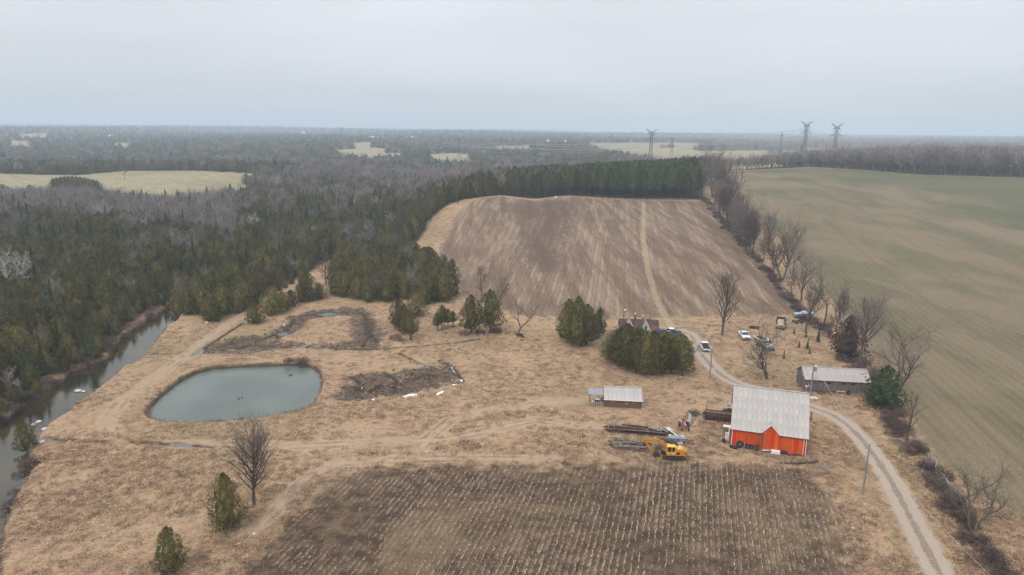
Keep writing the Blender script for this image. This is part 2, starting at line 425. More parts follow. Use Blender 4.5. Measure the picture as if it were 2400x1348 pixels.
    ng = s.noise(s.mapping(pos, (1, 0.35, 1), (0, 0, radians(11.7))), 0.045, 5, 0.62)
    gr = s.mix(s.step(ng, 0.36, 0.55), (0.115, 0.098, 0.050), (0.188, 0.140, 0.085))
    gr = s.mix(s.m('MULTIPLY', s.step(nX, 0.50, 0.62), 0.55), gr, (0.084, 0.083, 0.036))
    sepg = s.n('SeparateXYZ'); s.put(sepg.inputs[0], pos)
    lush = s.step(s.m('ADD', s.m('ADD', s.m('MULTIPLY', sepg.outputs[0], 0.9), s.m('MULTIPLY', sepg.outputs[1], 0.22)), s.m('MULTIPLY', s.m('SUBTRACT', nX, 0.5), 260.0)), 290.0, 390.0)
    gr = s.mix(s.m('MULTIPLY', lush, 0.72), gr, (0.056, 0.074, 0.028))
    gr = s.mix(s.step(s.m('ADD', s.m('MULTIPLY', rg, 0.035), fine), 0.50, 0.68), gr, (0.29, 0.24, 0.165))
    gr = s.mix(s.m('MULTIPLY', s.step(s.m('ADD', fine, s.m('MULTIPLY', rg, 0.04)), 0.50, 0.36), 0.65), gr, (0.07, 0.064, 0.033))
    tram = s.m('SINE', s.m('MULTIPLY', acr, 2 * pi / 27.0))
    gr = s.mix(s.m('MULTIPLY', s.step(tram, 0.985, 1.0), 0.5), gr, (0.12, 0.10, 0.06))
    # pale pasture
    pa = s.mix(s.step(nM, 0.35, 0.65), (0.24, 0.205, 0.125), (0.33, 0.27, 0.165))
    pa = s.mix(s.m('MULTIPLY', s.step(nX, 0.5, 0.66), 0.6), pa, (0.20, 0.185, 0.10))
    # mud
    nMud = s.noise(s.mapping(pos, (0.7, 2.0, 1)), 0.75, 6, 0.75, 1.6)
    mu = s.mix(s.step(nMud, 0.40, 0.60), (0.020, 0.014, 0.010), (0.16, 0.108, 0.074))
    mu = s.mix(s.m('MULTIPLY', s.step(fine, 0.54, 0.66), 0.7), mu, (0.34, 0.29, 0.24))
    # gravel
    nV = s.noise(pos, 9.0, 4, 0.7)
    gv = s.mix(s.step(nV, 0.3, 0.7), (0.27, 0.215, 0.17), (0.44, 0.365, 0.295))
    # forest floor
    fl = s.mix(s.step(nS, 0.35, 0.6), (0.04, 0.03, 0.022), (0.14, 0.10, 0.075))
    # assemble
    def edge(name, w, amp):
        return s.step(s.m('ADD', s.attr(name), s.m('MULTIPLY', nE, amp)), -w, w)
    c = g
    e = s.m('MULTIPLY', s.step(s.m('ADD', s.attr('s_track'), s.m('MULTIPLY', nE, 3.0)), 2.4, 1.2), 1.0)
    c = s.mix(s.m('MULTIPLY', s.m('MULTIPLY', e, s.step(nF, 0.75, 0.45)), 0.6), c, (0.43, 0.315, 0.22))
    tl = s.m('ABSOLUTE', s.m('SUBTRACT', s.attr('s_track'), 0.85))
    c = s.mix(s.m('MULTIPLY', s.step(s.m('ADD', tl, s.m('MULTIPLY', nE, 1.5)), 0.42, 0.1), s.m('MULTIPLY', s.step(nM, 0.42, 0.6), 0.45)), c, (0.12, 0.082, 0.058))
    c = s.mix(edge('s_pale', 2.0, 6.0), c, pa)
    c = s.mix(edge('s_green', 0.9, 5.0), c, gr)
    # headland of the far field is darker turned soil
    c = s.mix(edge('s_far', 1.5, 9.0), c, ff)
    yy = s.m('MULTIPLY', s.step(s.m('ADD', s.attr('s_ftrack'), s.m('MULTIPLY', nE, 2.2)), 1.5, 0.6), s.step(nF, 0.62, 0.42))
    c = s.mix(s.m('MULTIPLY', yy, 0.85), c, (0.38, 0.31, 0.19))
    c = s.mix(edge('s_front', 2.6, 15.0), c, fs)
    md = s.m('MULTIPLY', edge('s_mud', 1.2, 10.0), s.step(s.m('ADD', nMud, s.m('MULTIPLY', nM, 0.9)), 1.20, 1.0))
    c = s.mix(s.m('MULTIPLY', md, 0.95), c, mu)
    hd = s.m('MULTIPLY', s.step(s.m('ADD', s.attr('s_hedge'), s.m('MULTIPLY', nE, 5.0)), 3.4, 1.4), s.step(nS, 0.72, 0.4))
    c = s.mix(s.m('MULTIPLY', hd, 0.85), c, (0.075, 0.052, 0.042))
    dd = s.step(s.m('ADD', s.attr('s_ditch'), s.m('MULTIPLY', nE, 0.8)), 0.75, 0.3)
    c = s.mix(s.m('MULTIPLY', dd, 0.85), c, (0.045, 0.035, 0.026))
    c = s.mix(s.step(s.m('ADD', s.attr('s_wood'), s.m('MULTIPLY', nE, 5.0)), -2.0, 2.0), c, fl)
    # banks
    c = s.mix(s.m('MULTIPLY', s.step(s.m('ADD', s.attr('s_water'), s.m('MULTIPLY', nE, 0.8)), -1.0, -0.1), 0.9), c, (0.05, 0.037, 0.026))
    c = s.mix(s.step(s.attr('s_river'), 0.6, 1.6), c, (0.055, 0.038, 0.014))
    # worn yard soil
    yd = s.m('MULTIPLY', s.step(s.m('ADD', s.attr('s_yard'), s.m('MULTIPLY', nE, 9.0)), 5.5, 1.5), s.step(nS, 0.62, 0.42))
    c = s.mix(s.m('MULTIPLY', yd, 0.7), c, (0.095, 0.07, 0.052))
    # drive: two worn wheel tracks of pale gravel, grassy crown and verges
    rd = s.attr('s_road')
    onr = s.step(s.m('ADD', rd, s.m('MULTIPLY', nE, 0.9)), 2.15, 1.5)
    c = s.mix(onr, c, gv)
    crown = s.m('MULTIPLY', s.step(s.m('ADD', rd, s.m('MULTIPLY', nE, 1.1)), 0.62, 0.25), s.step(nF, 0.72, 0.45))
    c = s.mix(s.m('MULTIPLY', crown, 0.85), c, (0.19, 0.14, 0.095))
    greenv = s.m('MULTIPLY', s.step(s.m('ABSOLUTE', s.m('SUBTRACT', rd, 3.2)), 1.4, 0.2), s.step(nM, 0.45, 0.6))
    c = s.mix(s.m('MULTIPLY', greenv, 0.45), c, (0.16, 0.15, 0.07))
    hgt = s.m('ADD', s.m('MULTIPLY', nF, 0.6), s.m('ADD', s.m('MULTIPLY', nG, 0.3), s.m('MULTIPLY', nS, 0.9)))
    hgt = s.m('MULTIPLY', hgt, s.m('SUBTRACT', 1.0, s.m('MULTIPLY', onr, 0.7)))
    wetm = s.m('MULTIPLY', md, s.step(nMud, 0.50, 0.40))
    s.bsdf(c, s.m('MULTIPLY_ADD', wetm, -0.45, 0.95), spec=s.m('MULTIPLY_ADD', wetm, 0.2, 0.12), normal=s.bump(hgt, 0.75, 0.35))
    return s.mat
LAND = ground_material()

# ------------------------------------------------------------------ ground sheet
def build_ground():
    AP = 60.0
    rs = np.concatenate([np.geomspace(95, 330, 390), np.geomspace(331.5, 900, 170), np.geomspace(908, 17000, 170)])
    th = np.linspace(radians(-43), radians(43), 520)
    R, TH = np.meshgrid(rs, th, indexing='ij')
    X = R * np.sin(TH); Y = R * np.cos(TH) - AP
    x, y = X.ravel(), Y.ravel()
    z = h_land(x, y)
    cl = lambda v, a=-40, b=40: np.clip(v, a, b).astype(np.float32)
    A = {}
    A['s_front'] = cl(sdist(x, y, FRONT)); A['s_far'] = cl(sdist(x, y, FARF)); A['s_green'] = cl(sdist(x, y, GREEN))
    op = sdist(x, y, OPEN); pale = sdist(x, y, PALE)
    for f in FARFIELDS: pale = np.maximum(pale, sdist(x, y, f) )
    A['s_pale'] = cl(pale)
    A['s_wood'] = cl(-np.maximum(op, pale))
    riv = sdist(x, y, RIVER); pond = sdist(x, y, POND)
    A['s_river'] = cl(riv); A['s_water'] = cl(np.maximum(riv, pond))
    m1 = np.minimum(sdist(x, y, MUD1), -sdist(x, y, ISLE)); m2 = sdist(x, y, MUD2)
    A['s_mud'] = cl(np.maximum(m1, m2))
    A['s_dark'] = cl(sdist(x, y, DARKF))
    road = seg_dist(x, y, ROAD, False); A['s_road'] = cl(road)
    A['s_track'] = cl(np.min([seg_dist(x, y, t, False) for t in TRACKS], axis=0))
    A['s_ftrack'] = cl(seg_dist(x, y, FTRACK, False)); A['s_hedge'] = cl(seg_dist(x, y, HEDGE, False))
    A['s_ditch'] = cl(np.min([seg_dist(x, y, t, False) for t in DITCHES], axis=0))
    yards = poly_w([(1690, 1000), (1660, 1040), (1600, 1075), (1480, 1050)], closed=False)
    y2 = poly_w([(1700, 1055), (1900, 1068)], closed=False)
    A['s_yard'] = cl(np.minimum(seg_dist(x, y, yards, False), seg_dist(x, y, y2, False) + 2.5))
    nr, nt = R.shape
    idx = np.arange(nr * nt).reshape(nr, nt)
    q = np.stack([idx[:-1, :-1], idx[:-1, 1:], idx[1:, 1:], idx[1:, :-1]], -1).reshape(-1, 4)
    zone = np.zeros(nr * nt, int)                       # meadow
    zone[A['s_wood'] > 0] = 1
    zone[A['s_pale'] > 0] = 2
    zone[A['s_green'] > 0] = 3
    zone[A['s_far'] > 0] = 4
    zone[A['s_front'] > 0] = 5
    zone[A['s_mud'] > 0] = 6
    zone[A['s_road'] < 1.9] = 7
    zone[riv > 0] = 8
    zone[pond > 0] = 9
    fz = zone[q].max(1)
    names = ['meadow', 'forest_floor', 'pasture', 'grain_field', 'stubble_field', 'stubble_field.001', 'mud_flat', 'gravel_road', 'riverbed', 'pond_bed']
    me0 = None
    co = np.stack([x, y, z], 1).astype(np.float32)
    # shared smooth normals so the zones meet without seams
    V = co.reshape(nr, nt, 3)
    dr = np.gradient(V, axis=0); dt = np.gradient(V, axis=1)
    nrm = np.cross(dt, dr).reshape(-1, 3); nrm *= np.sign(nrm[:, 2:3]); nrm /= np.linalg.norm(nrm, axis=1, keepdims=True)
    for k, nm in enumerate(names):
        fq = q[fz == k]
        if len(fq) == 0: continue
        used = np.unique(fq); remap = np.full(nr * nt, -1); remap[used] = np.arange(len(used))
        me = bpy.data.meshes.new(nm)
        me.vertices.add(len(used)); me.vertices.foreach_set('co', co[used].ravel())
        me.loops.add(len(fq) * 4); me.loops.foreach_set('vertex_index', remap[fq].ravel().astype(np.int32))
        me.polygons.add(len(fq)); me.polygons.foreach_set('loop_start', np.arange(0, len(fq) * 4, 4, dtype=np.int32))
        me.polygons.foreach_set('loop_total', np.full(len(fq), 4, np.int32))
        me.polygons.foreach_set('use_smooth', np.ones(len(fq), bool))
        me.update(calc_edges=True)
        for an, av in A.items():
            at = me.attributes.new(an, 'FLOAT', 'POINT'); at.data.foreach_set('value', av[used])
        me.normals_split_custom_set_from_vertices(nrm[used])
        me.materials.append(LAND)
        o = bpy.data.objects.new(nm, me); COL.objects.link(o); o['kind'] = 'structure'
build_ground()

# ------------------------------------------------------------------ water
def water_mat(name, deep, rough, wscale, wstr, spec=0.5, milk=None):
    s = NT(name)
    pos = s.n('NewGeometry').outputs['Position']
    n1 = s.noise(s.mapping(pos, (1, 2.2, 1)), wscale, 3, 0.6)
    n2 = s.noise(pos, 0.08, 2, 0.5)
    col = s.mix(s.step(n2, 0.3, 0.7), deep, milk or deep)
    b = s.bsdf(col, rough, spec=spec, normal=s.bump(n1, wstr, 0.05))
    b.inputs['IOR'].default_value = 1.33
    return s.mat
def flat_poly(name, poly, z, mat, grow=0.8, kind='structure'):
    c = poly.mean(0)
    # push the outline out under the banks
    P = []
    n = len(poly)
    area = 0.5 * sum(poly[i][0] * poly[(i + 1) % n][1] - poly[(i + 1) % n][0] * poly[i][1] for i in range(n))
    sg = 1 if area > 0 else -1
    for i in range(n):
        t = poly[(i + 1) % n] - poly[i - 1]; t = t / (np.linalg.norm(t) + 1e-9)
        P.append((poly[i][0] + sg * t[1] * grow, poly[i][1] - sg * t[0] * grow, z))
    if sg < 0: P = P[::-1]
    import bmesh
    bm = bmesh.new(); f = bm.faces.new([bm.verts.new(p) for p in P])
    bmesh.ops.triangulate(bm, faces=[f])
    me = bpy.data.meshes.new(name); bm.to_mesh(me); bm.free(); me.materials.append(mat)
    o = bpy.data.objects.new(name, me); COL.objects.link(o); o['kind'] = kind
    return o
M_POND = water_mat('pond_water', (0.085, 0.104, 0.090), 0.08, 2.6, 0.55, 0.5, (0.12, 0.14, 0.122))
M_RIVER = water_mat('river_water', (0.022, 0.020, 0.012), 0.03, 1.1, 0.28, 0.8, (0.060, 0.044, 0.016))
flat_poly('pond', POND, -0.72, M_POND, 1.2)
flat_poly('river', RIVER, -0.92, M_RIVER, 1.6)
for nm_i, pts in enumerate(([(955, 838), (985, 845), (1012, 854), (1006, 862), (980, 858)], [(457, 833), (450, 826), (468, 815), (476, 818), (470, 828)],
                [(684, 811), (700, 807.5), (722, 807.5), (712, 811)], [(655, 779), (665, 776), (672, 785), (660, 786)], [(95, 1026), (120, 1028), (100, 1031)], [(742, 735), (770, 732), (790, 734), (760, 738)],
                [(395, 1039), (440, 1041), (460, 1044), (400, 1042)])):
    P = poly_w(pts, sub=1)
    flat_poly('puddle' if nm_i == 0 else 'puddle.%03d' % nm_i, P, -0.30 + float(h_base(*P.mean(0))[0]), M_POND, 0.7)

# ------------------------------------------------------------------ air
def haze():
    s = NT('haze')
    v = s.n('VolumePrincipled')
    v.inputs['Color'].default_value = (0.74, 0.88, 1.0, 1)
    v.inputs['Density'].default_value = HAZE_DENSITY
    s.t.links.new(v.outputs[0], s.out.inputs['Volume'])
    x0, x1, y0, y1, z0, z1 = -17500, 17500, -300, 17600, -6, 150
    vs_ = [(x, y, z) for z in (z0, z1) for x, y in ((x0, y0), (x1, y0), (x1, y1), (x0, y1))]
    fs = [(3, 2, 1, 0), (4, 5, 6, 7), (0, 1, 5, 4), (1, 2, 6, 5), (2, 3, 7, 6), (3, 0, 4, 7)]
    me = bpy.data.meshes.new('haze'); me.from_pydata(vs_, [], fs); me.materials.append(s.mat)
    o = bpy.data.objects.new('haze', me); COL.objects.link(o); o['kind'] = 'stuff'
    o['label'] = 'thin blue grey haze hanging over the countryside'; o['category'] = 'haze'
haze()

# ------------------------------------------------------------------ mesh builder and tagging
class MB:
    def __init__(s): s.v = []; s.f = []; s.mi = []
    def face(s, pts, m=0):
        b = len(s.v); s.v.extend([tuple(p) for p in pts]); s.f.append(tuple(range(b, b + len(pts)))); s.mi.append(m)
    def box(s, c, d, rz=0.0, m=0, top=(1, 1), rx=0.0, ry=0.0):
        """box centred at c with size d; top = scale of the upper face"""
        R = Matrix.Rotation(rz, 3, 'Z') @ Matrix.Rotation(ry, 3, 'Y') @ Matrix.Rotation(rx, 3, 'X')
        b = len(s.v)
        for z in (-1, 1):
            tx, ty = top if z > 0 else (1, 1)
            for x, y in ((-1, -1), (1, -1), (1, 1), (-1, 1)):
                p = R @ Vector((x * d[0] / 2 * tx, y * d[1] / 2 * ty, z * d[2] / 2))
                s.v.append((p.x + c[0], p.y + c[1], p.z + c[2]))
        for f in ((3, 2, 1, 0), (4, 5, 6, 7), (0, 1, 5, 4), (1, 2, 6, 5), (2, 3, 7, 6), (3, 0, 4, 7)):
            s.f.append(tuple(b + i for i in f)); s.mi.append(m)
        return s
    def tube(s, pts, r, n=6, m=0, cap=True):
        """tapered tube through points; r is a radius or one per point"""
        pts = [Vector(p) for p in pts]
        rr = r if isinstance(r, (list, tuple)) else [r] * len(pts)
        b = len(s.v)
        for i, p in enumerate(pts):
            d = (pts[min(i + 1, len(pts) - 1)] - pts[max(i - 1, 0)])
            if d.length < 1e-9: d = Vector((0, 0, 1))
            d.normalize()
            a = Vector((0, 0, 1)) if abs(d.z) < 0.9 else Vector((1, 0, 0))
            u = d.cross(a).normalized(); w = d.cross(u)
            for k in range(n):
                t = 2 * pi * k / n
                q = p + (u * cos(t) + w * sin(t)) * rr[i]
                s.v.append((q.x, q.y, q.z))
        for i in range(len(pts) - 1):
            for k in range(n):
                a0 = b + i * n + k; a1 = b + i * n + (k + 1) % n
                s.f.append((a0, a1, a1 + n, a0 + n)); s.mi.append(m)
        if cap and n > 3:
            s.f.append(tuple(b + k for k in range(n - 1, -1, -1))); s.mi.append(m)
            e = b + (len(pts) - 1) * n
            s.f.append(tuple(e + k for k in range(n))); s.mi.append(m)
        return s
    def prism(s, prof, y0, y1, m=0, axis='y'):
        """profile of (x, z) points pushed from y0 to y1"""
        n = len(prof); b = len(s.v)
        for yy in (y0, y1):
            for x, z in prof:
                s.v.append((x, yy, z) if axis == 'y' else (yy, x, z))
        s.f.append(tuple(b + i for i in range(n))); s.mi.append(m)
        s.f.append(tuple(b + n + i for i in range(n - 1, -1, -1))); s.mi.append(m)
        for i in range(n):
            j = (i + 1) % n
            s.f.append((b + i, b + n + i, b + n + j, b + j)); s.mi.append(m)
        return s
    def sphere(s, c, r, n=8, k=5, m=0):
        r = r if isinstance(r, (tuple, list)) else (r, r, r)
        b = len(s.v)
        for i in range(k + 1):
            ph = pi * i / k
            for j in range(n):
                t = 2 * pi * j / n
                s.v.append((c[0] + r[0] * sin(ph) * cos(t), c[1] + r[1] * sin(ph) * sin(t), c[2] + r[2] * cos(ph)))
        for i in range(k):
            for j in range(n):
                a = b + i * n + j; d = b + i * n + (j + 1) % n
                s.f.append((a, a + n, d + n, d)); s.mi.append(m)
        return s
    def mesh(s, name, mats, smooth=False):
        me = bpy.data.meshes.new(name); me.from_pydata(s.v, [], s.f)
        for m in (mats if isinstance(mats, (list, tuple)) else [mats]): me.materials.append(m)
        me.polygons.foreach_set('material_index', s.mi)
        if smooth: me.polygons.foreach_set('use_smooth', [True] * len(s.f))
        me.update(); return me
    def build(s, name, mats, parent=None, smooth=False, loc=None):
        o = bpy.data.objects.new(name, s.mesh(name, mats, smooth)); COL.objects.link(o)
        if parent is not None: o.parent = parent
        if loc is not None: o.location = loc
        return o
def tag(o, label, cat, group=None, kind=None):
    o['label'] = label; o['category'] = cat
    if group: o['group'] = group
    if kind: o['kind'] = kind
    return o
def thing(name, label, cat, loc=(0, 0, 0), rz=0.0, group=None, scale=None):
    o = bpy.data.objects.new(name, None); COL.objects.link(o)
    o.location = loc; o.rotation_euler = (0, 0, rz); o.empty_display_size = 0.5
    if scale is not None: o.scale = scale
    return tag(o, label, cat, group)
def inst(name, me, parent=None, loc=(0, 0, 0), rz=0.0, scale=(1, 1, 1)):
    o = bpy.data.objects.new(name, me); COL.objects.link(o); o.location = loc; o.rotation_euler = (0, 0, rz); o.scale = scale
    if parent is not None: o.parent = parent
    return o
def land(x, y): return float(h_land(x, y)[0])
def gpt(px, py):
    p = G(px, py); return np.array([p[0], p[1], land(p[0], p[1])])
def top_h(p, py):
    """height above p whose top shows at row py of the photograph"""
    lo, hi = 0.0, 120.0
    for _ in range(40):
        m = (lo + hi) / 2
        if project((p[0], p[1], p[2] + m))[0][1] > py: lo = m
        else: hi = m
    return lo
def wpx(p, w):
    """metres spanned by w photograph pixels at point p"""
    return w * float((np.asarray(p) - CAM) @ cf) / FPX

# ------------------------------------------------------------------ simple materials
def flat_mat(name, col, rough=0.7, metal=0.0, spec=0.3, var=0.25, scale=3.0, dirt=None, dscale=0.8, stretch=(1, 1, 1), bump=0.0):
    s = NT(name)
    tc = s.n('TexCoord').outputs['Object']
    v = s.mapping(tc, stretch)
    n1 = s.noise(v, scale, 4, 0.65)
    a = tuple(min(1, c * (1 + var)) for c in col); b = tuple(c * (1 - var) for c in col)
    c = s.mix(s.step(n1, 0.3, 0.7), b, a)
    if dirt is not None:
        c = s.mix(s.m('MULTIPLY', s.step(s.noise(v, dscale, 5, 0.7), 0.5, 0.62), 0.8), c, dirt)
    nrm = s.bump(n1, bump, 0.05) if bump else None
    s.bsdf(c, rough, metal, spec, nrm)
    return s.mat
def foliage_mat(name, c1, c2, tint, rough=0.8, scale=0.9):
    s = NT(name)
    pos = s.n('NewGeometry').outputs['Position']
    info = s.n('ObjectInfo').outputs['Random']
    n1 = s.noise(pos, scale, 3, 0.7); n2 = s.noise(pos, 4.0, 2, 0.6)
    c = s.mix(s.step(s.m('ADD', s.m('MULTIPLY', n1, 0.6), s.m('MULTIPLY', n2, 0.4)), 0.36, 0.64), c1, c2)
    c = s.mix(s.m('MULTIPLY', s.step(info, 0.35, 1.0), 0.65), c, tint)
    g = s.m('MULTIPLY_ADD', s.m('FRACT', s.m('MULTIPLY', info, 7.31)), 0.75, 0.62)
    c = s.mix(1.0, c, s.n('CombineColor').outputs[0], 'MULTIPLY') if False else c
    hsv = s.n('HueSaturation'); s.put(hsv.inputs['Color'], c); s.put(hsv.inputs['Value'], g)
    b = s.bsdf(hsv.outputs[0], rough, spec=0.15)
    return s.mat
M_CEDAR = foliage_mat('cedar_foliage', (0.050, 0.051, 0.015), (0.175, 0.155, 0.054), (0.16, 0.118, 0.044))
M_SPRUCE = foliage_mat('spruce_foliage', (0.028, 0.044, 0.018), (0.072, 0.096, 0.036), (0.052, 0.070, 0.034))
M_PINE = foliage_mat('pine_foliage', (0.042, 0.058, 0.020), (0.125, 0.15, 0.052), (0.09, 0.12, 0.05))
M_RED = foliage_mat('russet_foliage', (0.10, 0.03, 0.02), (0.16, 0.05, 0.03), (0.12, 0.05, 0.04))
M_YG = foliage_mat('sapling_foliage', (0.07, 0.075, 0.015), (0.16, 0.14, 0.03), (0.14, 0.11, 0.02))
M_DEADC = foliage_mat('browned_foliage', (0.06, 0.042, 0.03), (0.13, 0.09, 0.065), (0.10, 0.07, 0.05))
M_BARK = flat_mat('bark', (0.105, 0.082, 0.066), 0.9, var=0.4, scale=2.0, stretch=(1, 1, 0.25))
M_TWIG = foliage_mat('twigs', (0.150, 0.120, 0.108), (0.26, 0.215, 0.20), (0.36, 0.32, 0.31))
M_TWIGB = foliage_mat('dark_twigs', (0.095, 0.074, 0.064), (0.175, 0.138, 0.122), (0.19, 0.155, 0.14))
M_PALEBARK = flat_mat('pale_bark', (0.42, 0.39, 0.36), 0.8, var=0.25)
M_CEDARBARK = flat_mat('cedar_bark', (0.15, 0.12, 0.10), 0.9, var=0.35, stretch=(1, 1, 0.2))

# ------------------------------------------------------------------ trees
def diamonds(name, P, D, U, L, W, mats, mi=None, extra=None):
    """kite shaped sprays: centre P, long axis D, side axis U"""
    n = len(P)
    V = np.empty((n, 4, 3))
    V[:, 0] = P - D * L[:, None] * 0.5; V[:, 1] = P + U * W[:, None] * 0.5
    V[:, 2] = P + D * L[:, None] * 0.5; V[:, 3] = P - U * W[:, None] * 0.5
    v = V.reshape(-1, 3); f = np.arange(n * 4).reshape(n, 4)
    if extra is not None:
        ev, ef = extra
        v = np.concatenate([v, np.array(ev)]); 
    me = bpy.data.meshes.new(name)
    faces = [tuple(r) for r in f.tolist()]
    m = [0] * n
    if extra is not None:
        faces += [tuple(i + n * 4 for i in q) for q in ef]; m += [0] * len(ef)
    me.from_pydata(v.tolist(), [], faces)
    for q in (mats if isinstance(mats, list) else [mats]): me.materials.append(q)
    me.update()
    return me
def _unit(a): return a / (np.linalg.norm(a, axis=1, keepdims=True) + 1e-9)
def evergreen(name, seed, H, R, n, kind='cedar', base=0.06, mat=None, leaf=0.42):
    r = np.random.default_rng(seed)
    t = r.random(n) ** (1.15 if kind != 'pine' else 0.8)
    ang = r.random(n) * 2 * pi
    if kind == 'cedar':
        prof = np.minimum(1, 0.35 + (t / 0.22) ** 0.7) * (1 - t ** 3.4) ** 0.85
        lob = 1 + 0.20 * np.sin(ang * 3 + seed + t * 5) + 0.16 * np.sin(ang * 5 + t * 11 + seed * 2) + 0.12 * np.sin(t * 23 + ang * 2)
        up = 0.9
    elif kind == 'spruce':
        prof = (1 - t) ** 0.9 * (0.80 + 0.32 * (1 - (t * 11 + seed) % 1.0)) * np.minimum(1, (t / 0.05) ** 0.5)
        lob = 1 + 0.22 * np.sin(ang * 7 + np.floor(t * 11) * 2.1 + seed)
        up = -0.25
    else:
        prof = np.minimum(1, (t / 0.3) ** 0.7) * (1 - t) ** 0.55 * 1.15
        lob = 1 + 0.28 * np.sin(ang * 3 + seed + t * 9) + 0.15 * np.sin(ang * 6 + t * 17)
        up = 0.35
    rho = R * prof * lob * (0.62 + 0.42 * r.random(n) ** 0.5)
    z0 = H * base
    P = np.stack([rho * np.cos(ang), rho * np.sin(ang), z0 + t * (H - z0)], 1)
    P[:, 2] += r.normal(0, 0.12, n)
    out = np.stack([np.cos(ang), np.sin(ang), np.zeros(n)], 1)
    # boughs: sprays gather in clumps with darker hollows between them
    bl = np.sin(P[:, 0] * 3.1 + seed) * np.sin(P[:, 1] * 2.9 + seed * 2) * np.sin(P[:, 2] * 2.3 + seed * 3)
    P[:, :2] *= (1 + 0.32 * bl)[:, None]
    kp = (bl > -0.30) | (r.random(n) < 0.35)
    P, out, ang, t = P[kp], out[kp], ang[kp], t[kp]; n = len(P)
    D = _unit(out * 0.8 + np.array([0, 0, up]) + r.normal(0, 0.45, (n, 3)))
    U = _unit(np.cross(D, r.normal(0, 1, (n, 3))))
    sc = leaf * (0.6 + 0.9 * r.random(n)) * (1 - 0.3 * t)
    # solid heart so that no daylight shows through the middle
    ev, ef = [], []
    k, m = 9, 7
    for i in range(m + 1):
        tt = i / m
        if kind == 'cedar': pr = min(1, (tt / 0.16) ** 0.55 if tt > 0 else 0.3) * (1 - tt ** 3.4) ** 0.85
        elif kind == 'spruce': pr = (1 - tt) ** 0.9
        else: pr = min(1, (tt / 0.3) ** 0.7 if tt > 0 else 0.2) * (1 - tt) ** 0.55
        for j in range(k):
            a = 2 * pi * j / k
            q = R * max(pr, 0.02) * 0.50 * (1 + 0.25 * sin(a * 3 + i * 1.7 + seed))
            ev.append((q * cos(a), q * sin(a), z0 + 0.3 + tt * (H - z0) * 0.93))
    for i in range(m):
        for j in range(k):
            a = i * k + j; b = i * k + (j + 1) % k
            ef.append((a, b, b + k, a + k))
    ef.append(tuple(range(k - 1, -1, -1)))
    return diamonds(name, P, D, U, sc, sc * (0.55 if kind != 'spruce' else 0.42), mat, extra=(ev, ef))
def trunk_mesh(name, H, r0, mat, n=7, lean=0.0, seed=0, stems=1):
    q = MB(); R_ = random.Random(seed)
    for s_ in range(stems):
        a = R_.random() * 6.28; off = 0.0 if stems == 1 else r0 * 1.6
        x, y = off * cos(a), off * sin(a)
        pts, rr = [], []
        for i in range(6):
            t = i / 5
            pts.append((x + lean * t * H + R_.uniform(-.05, .05) * H * 0.12 * t + off * 2.5 * t * cos(a), y + R_.uniform(-.05, .05) * H * 0.12 * t + off * 2.5 * t * sin(a), t * H - (0.4 if i == 0 else 0)))
            rr.append(r0 * (1.35 if i == 0 else 1) * (1 - 0.85 * t))
        q.tube(pts, rr, n)
    return q.mesh(name, mat, True)
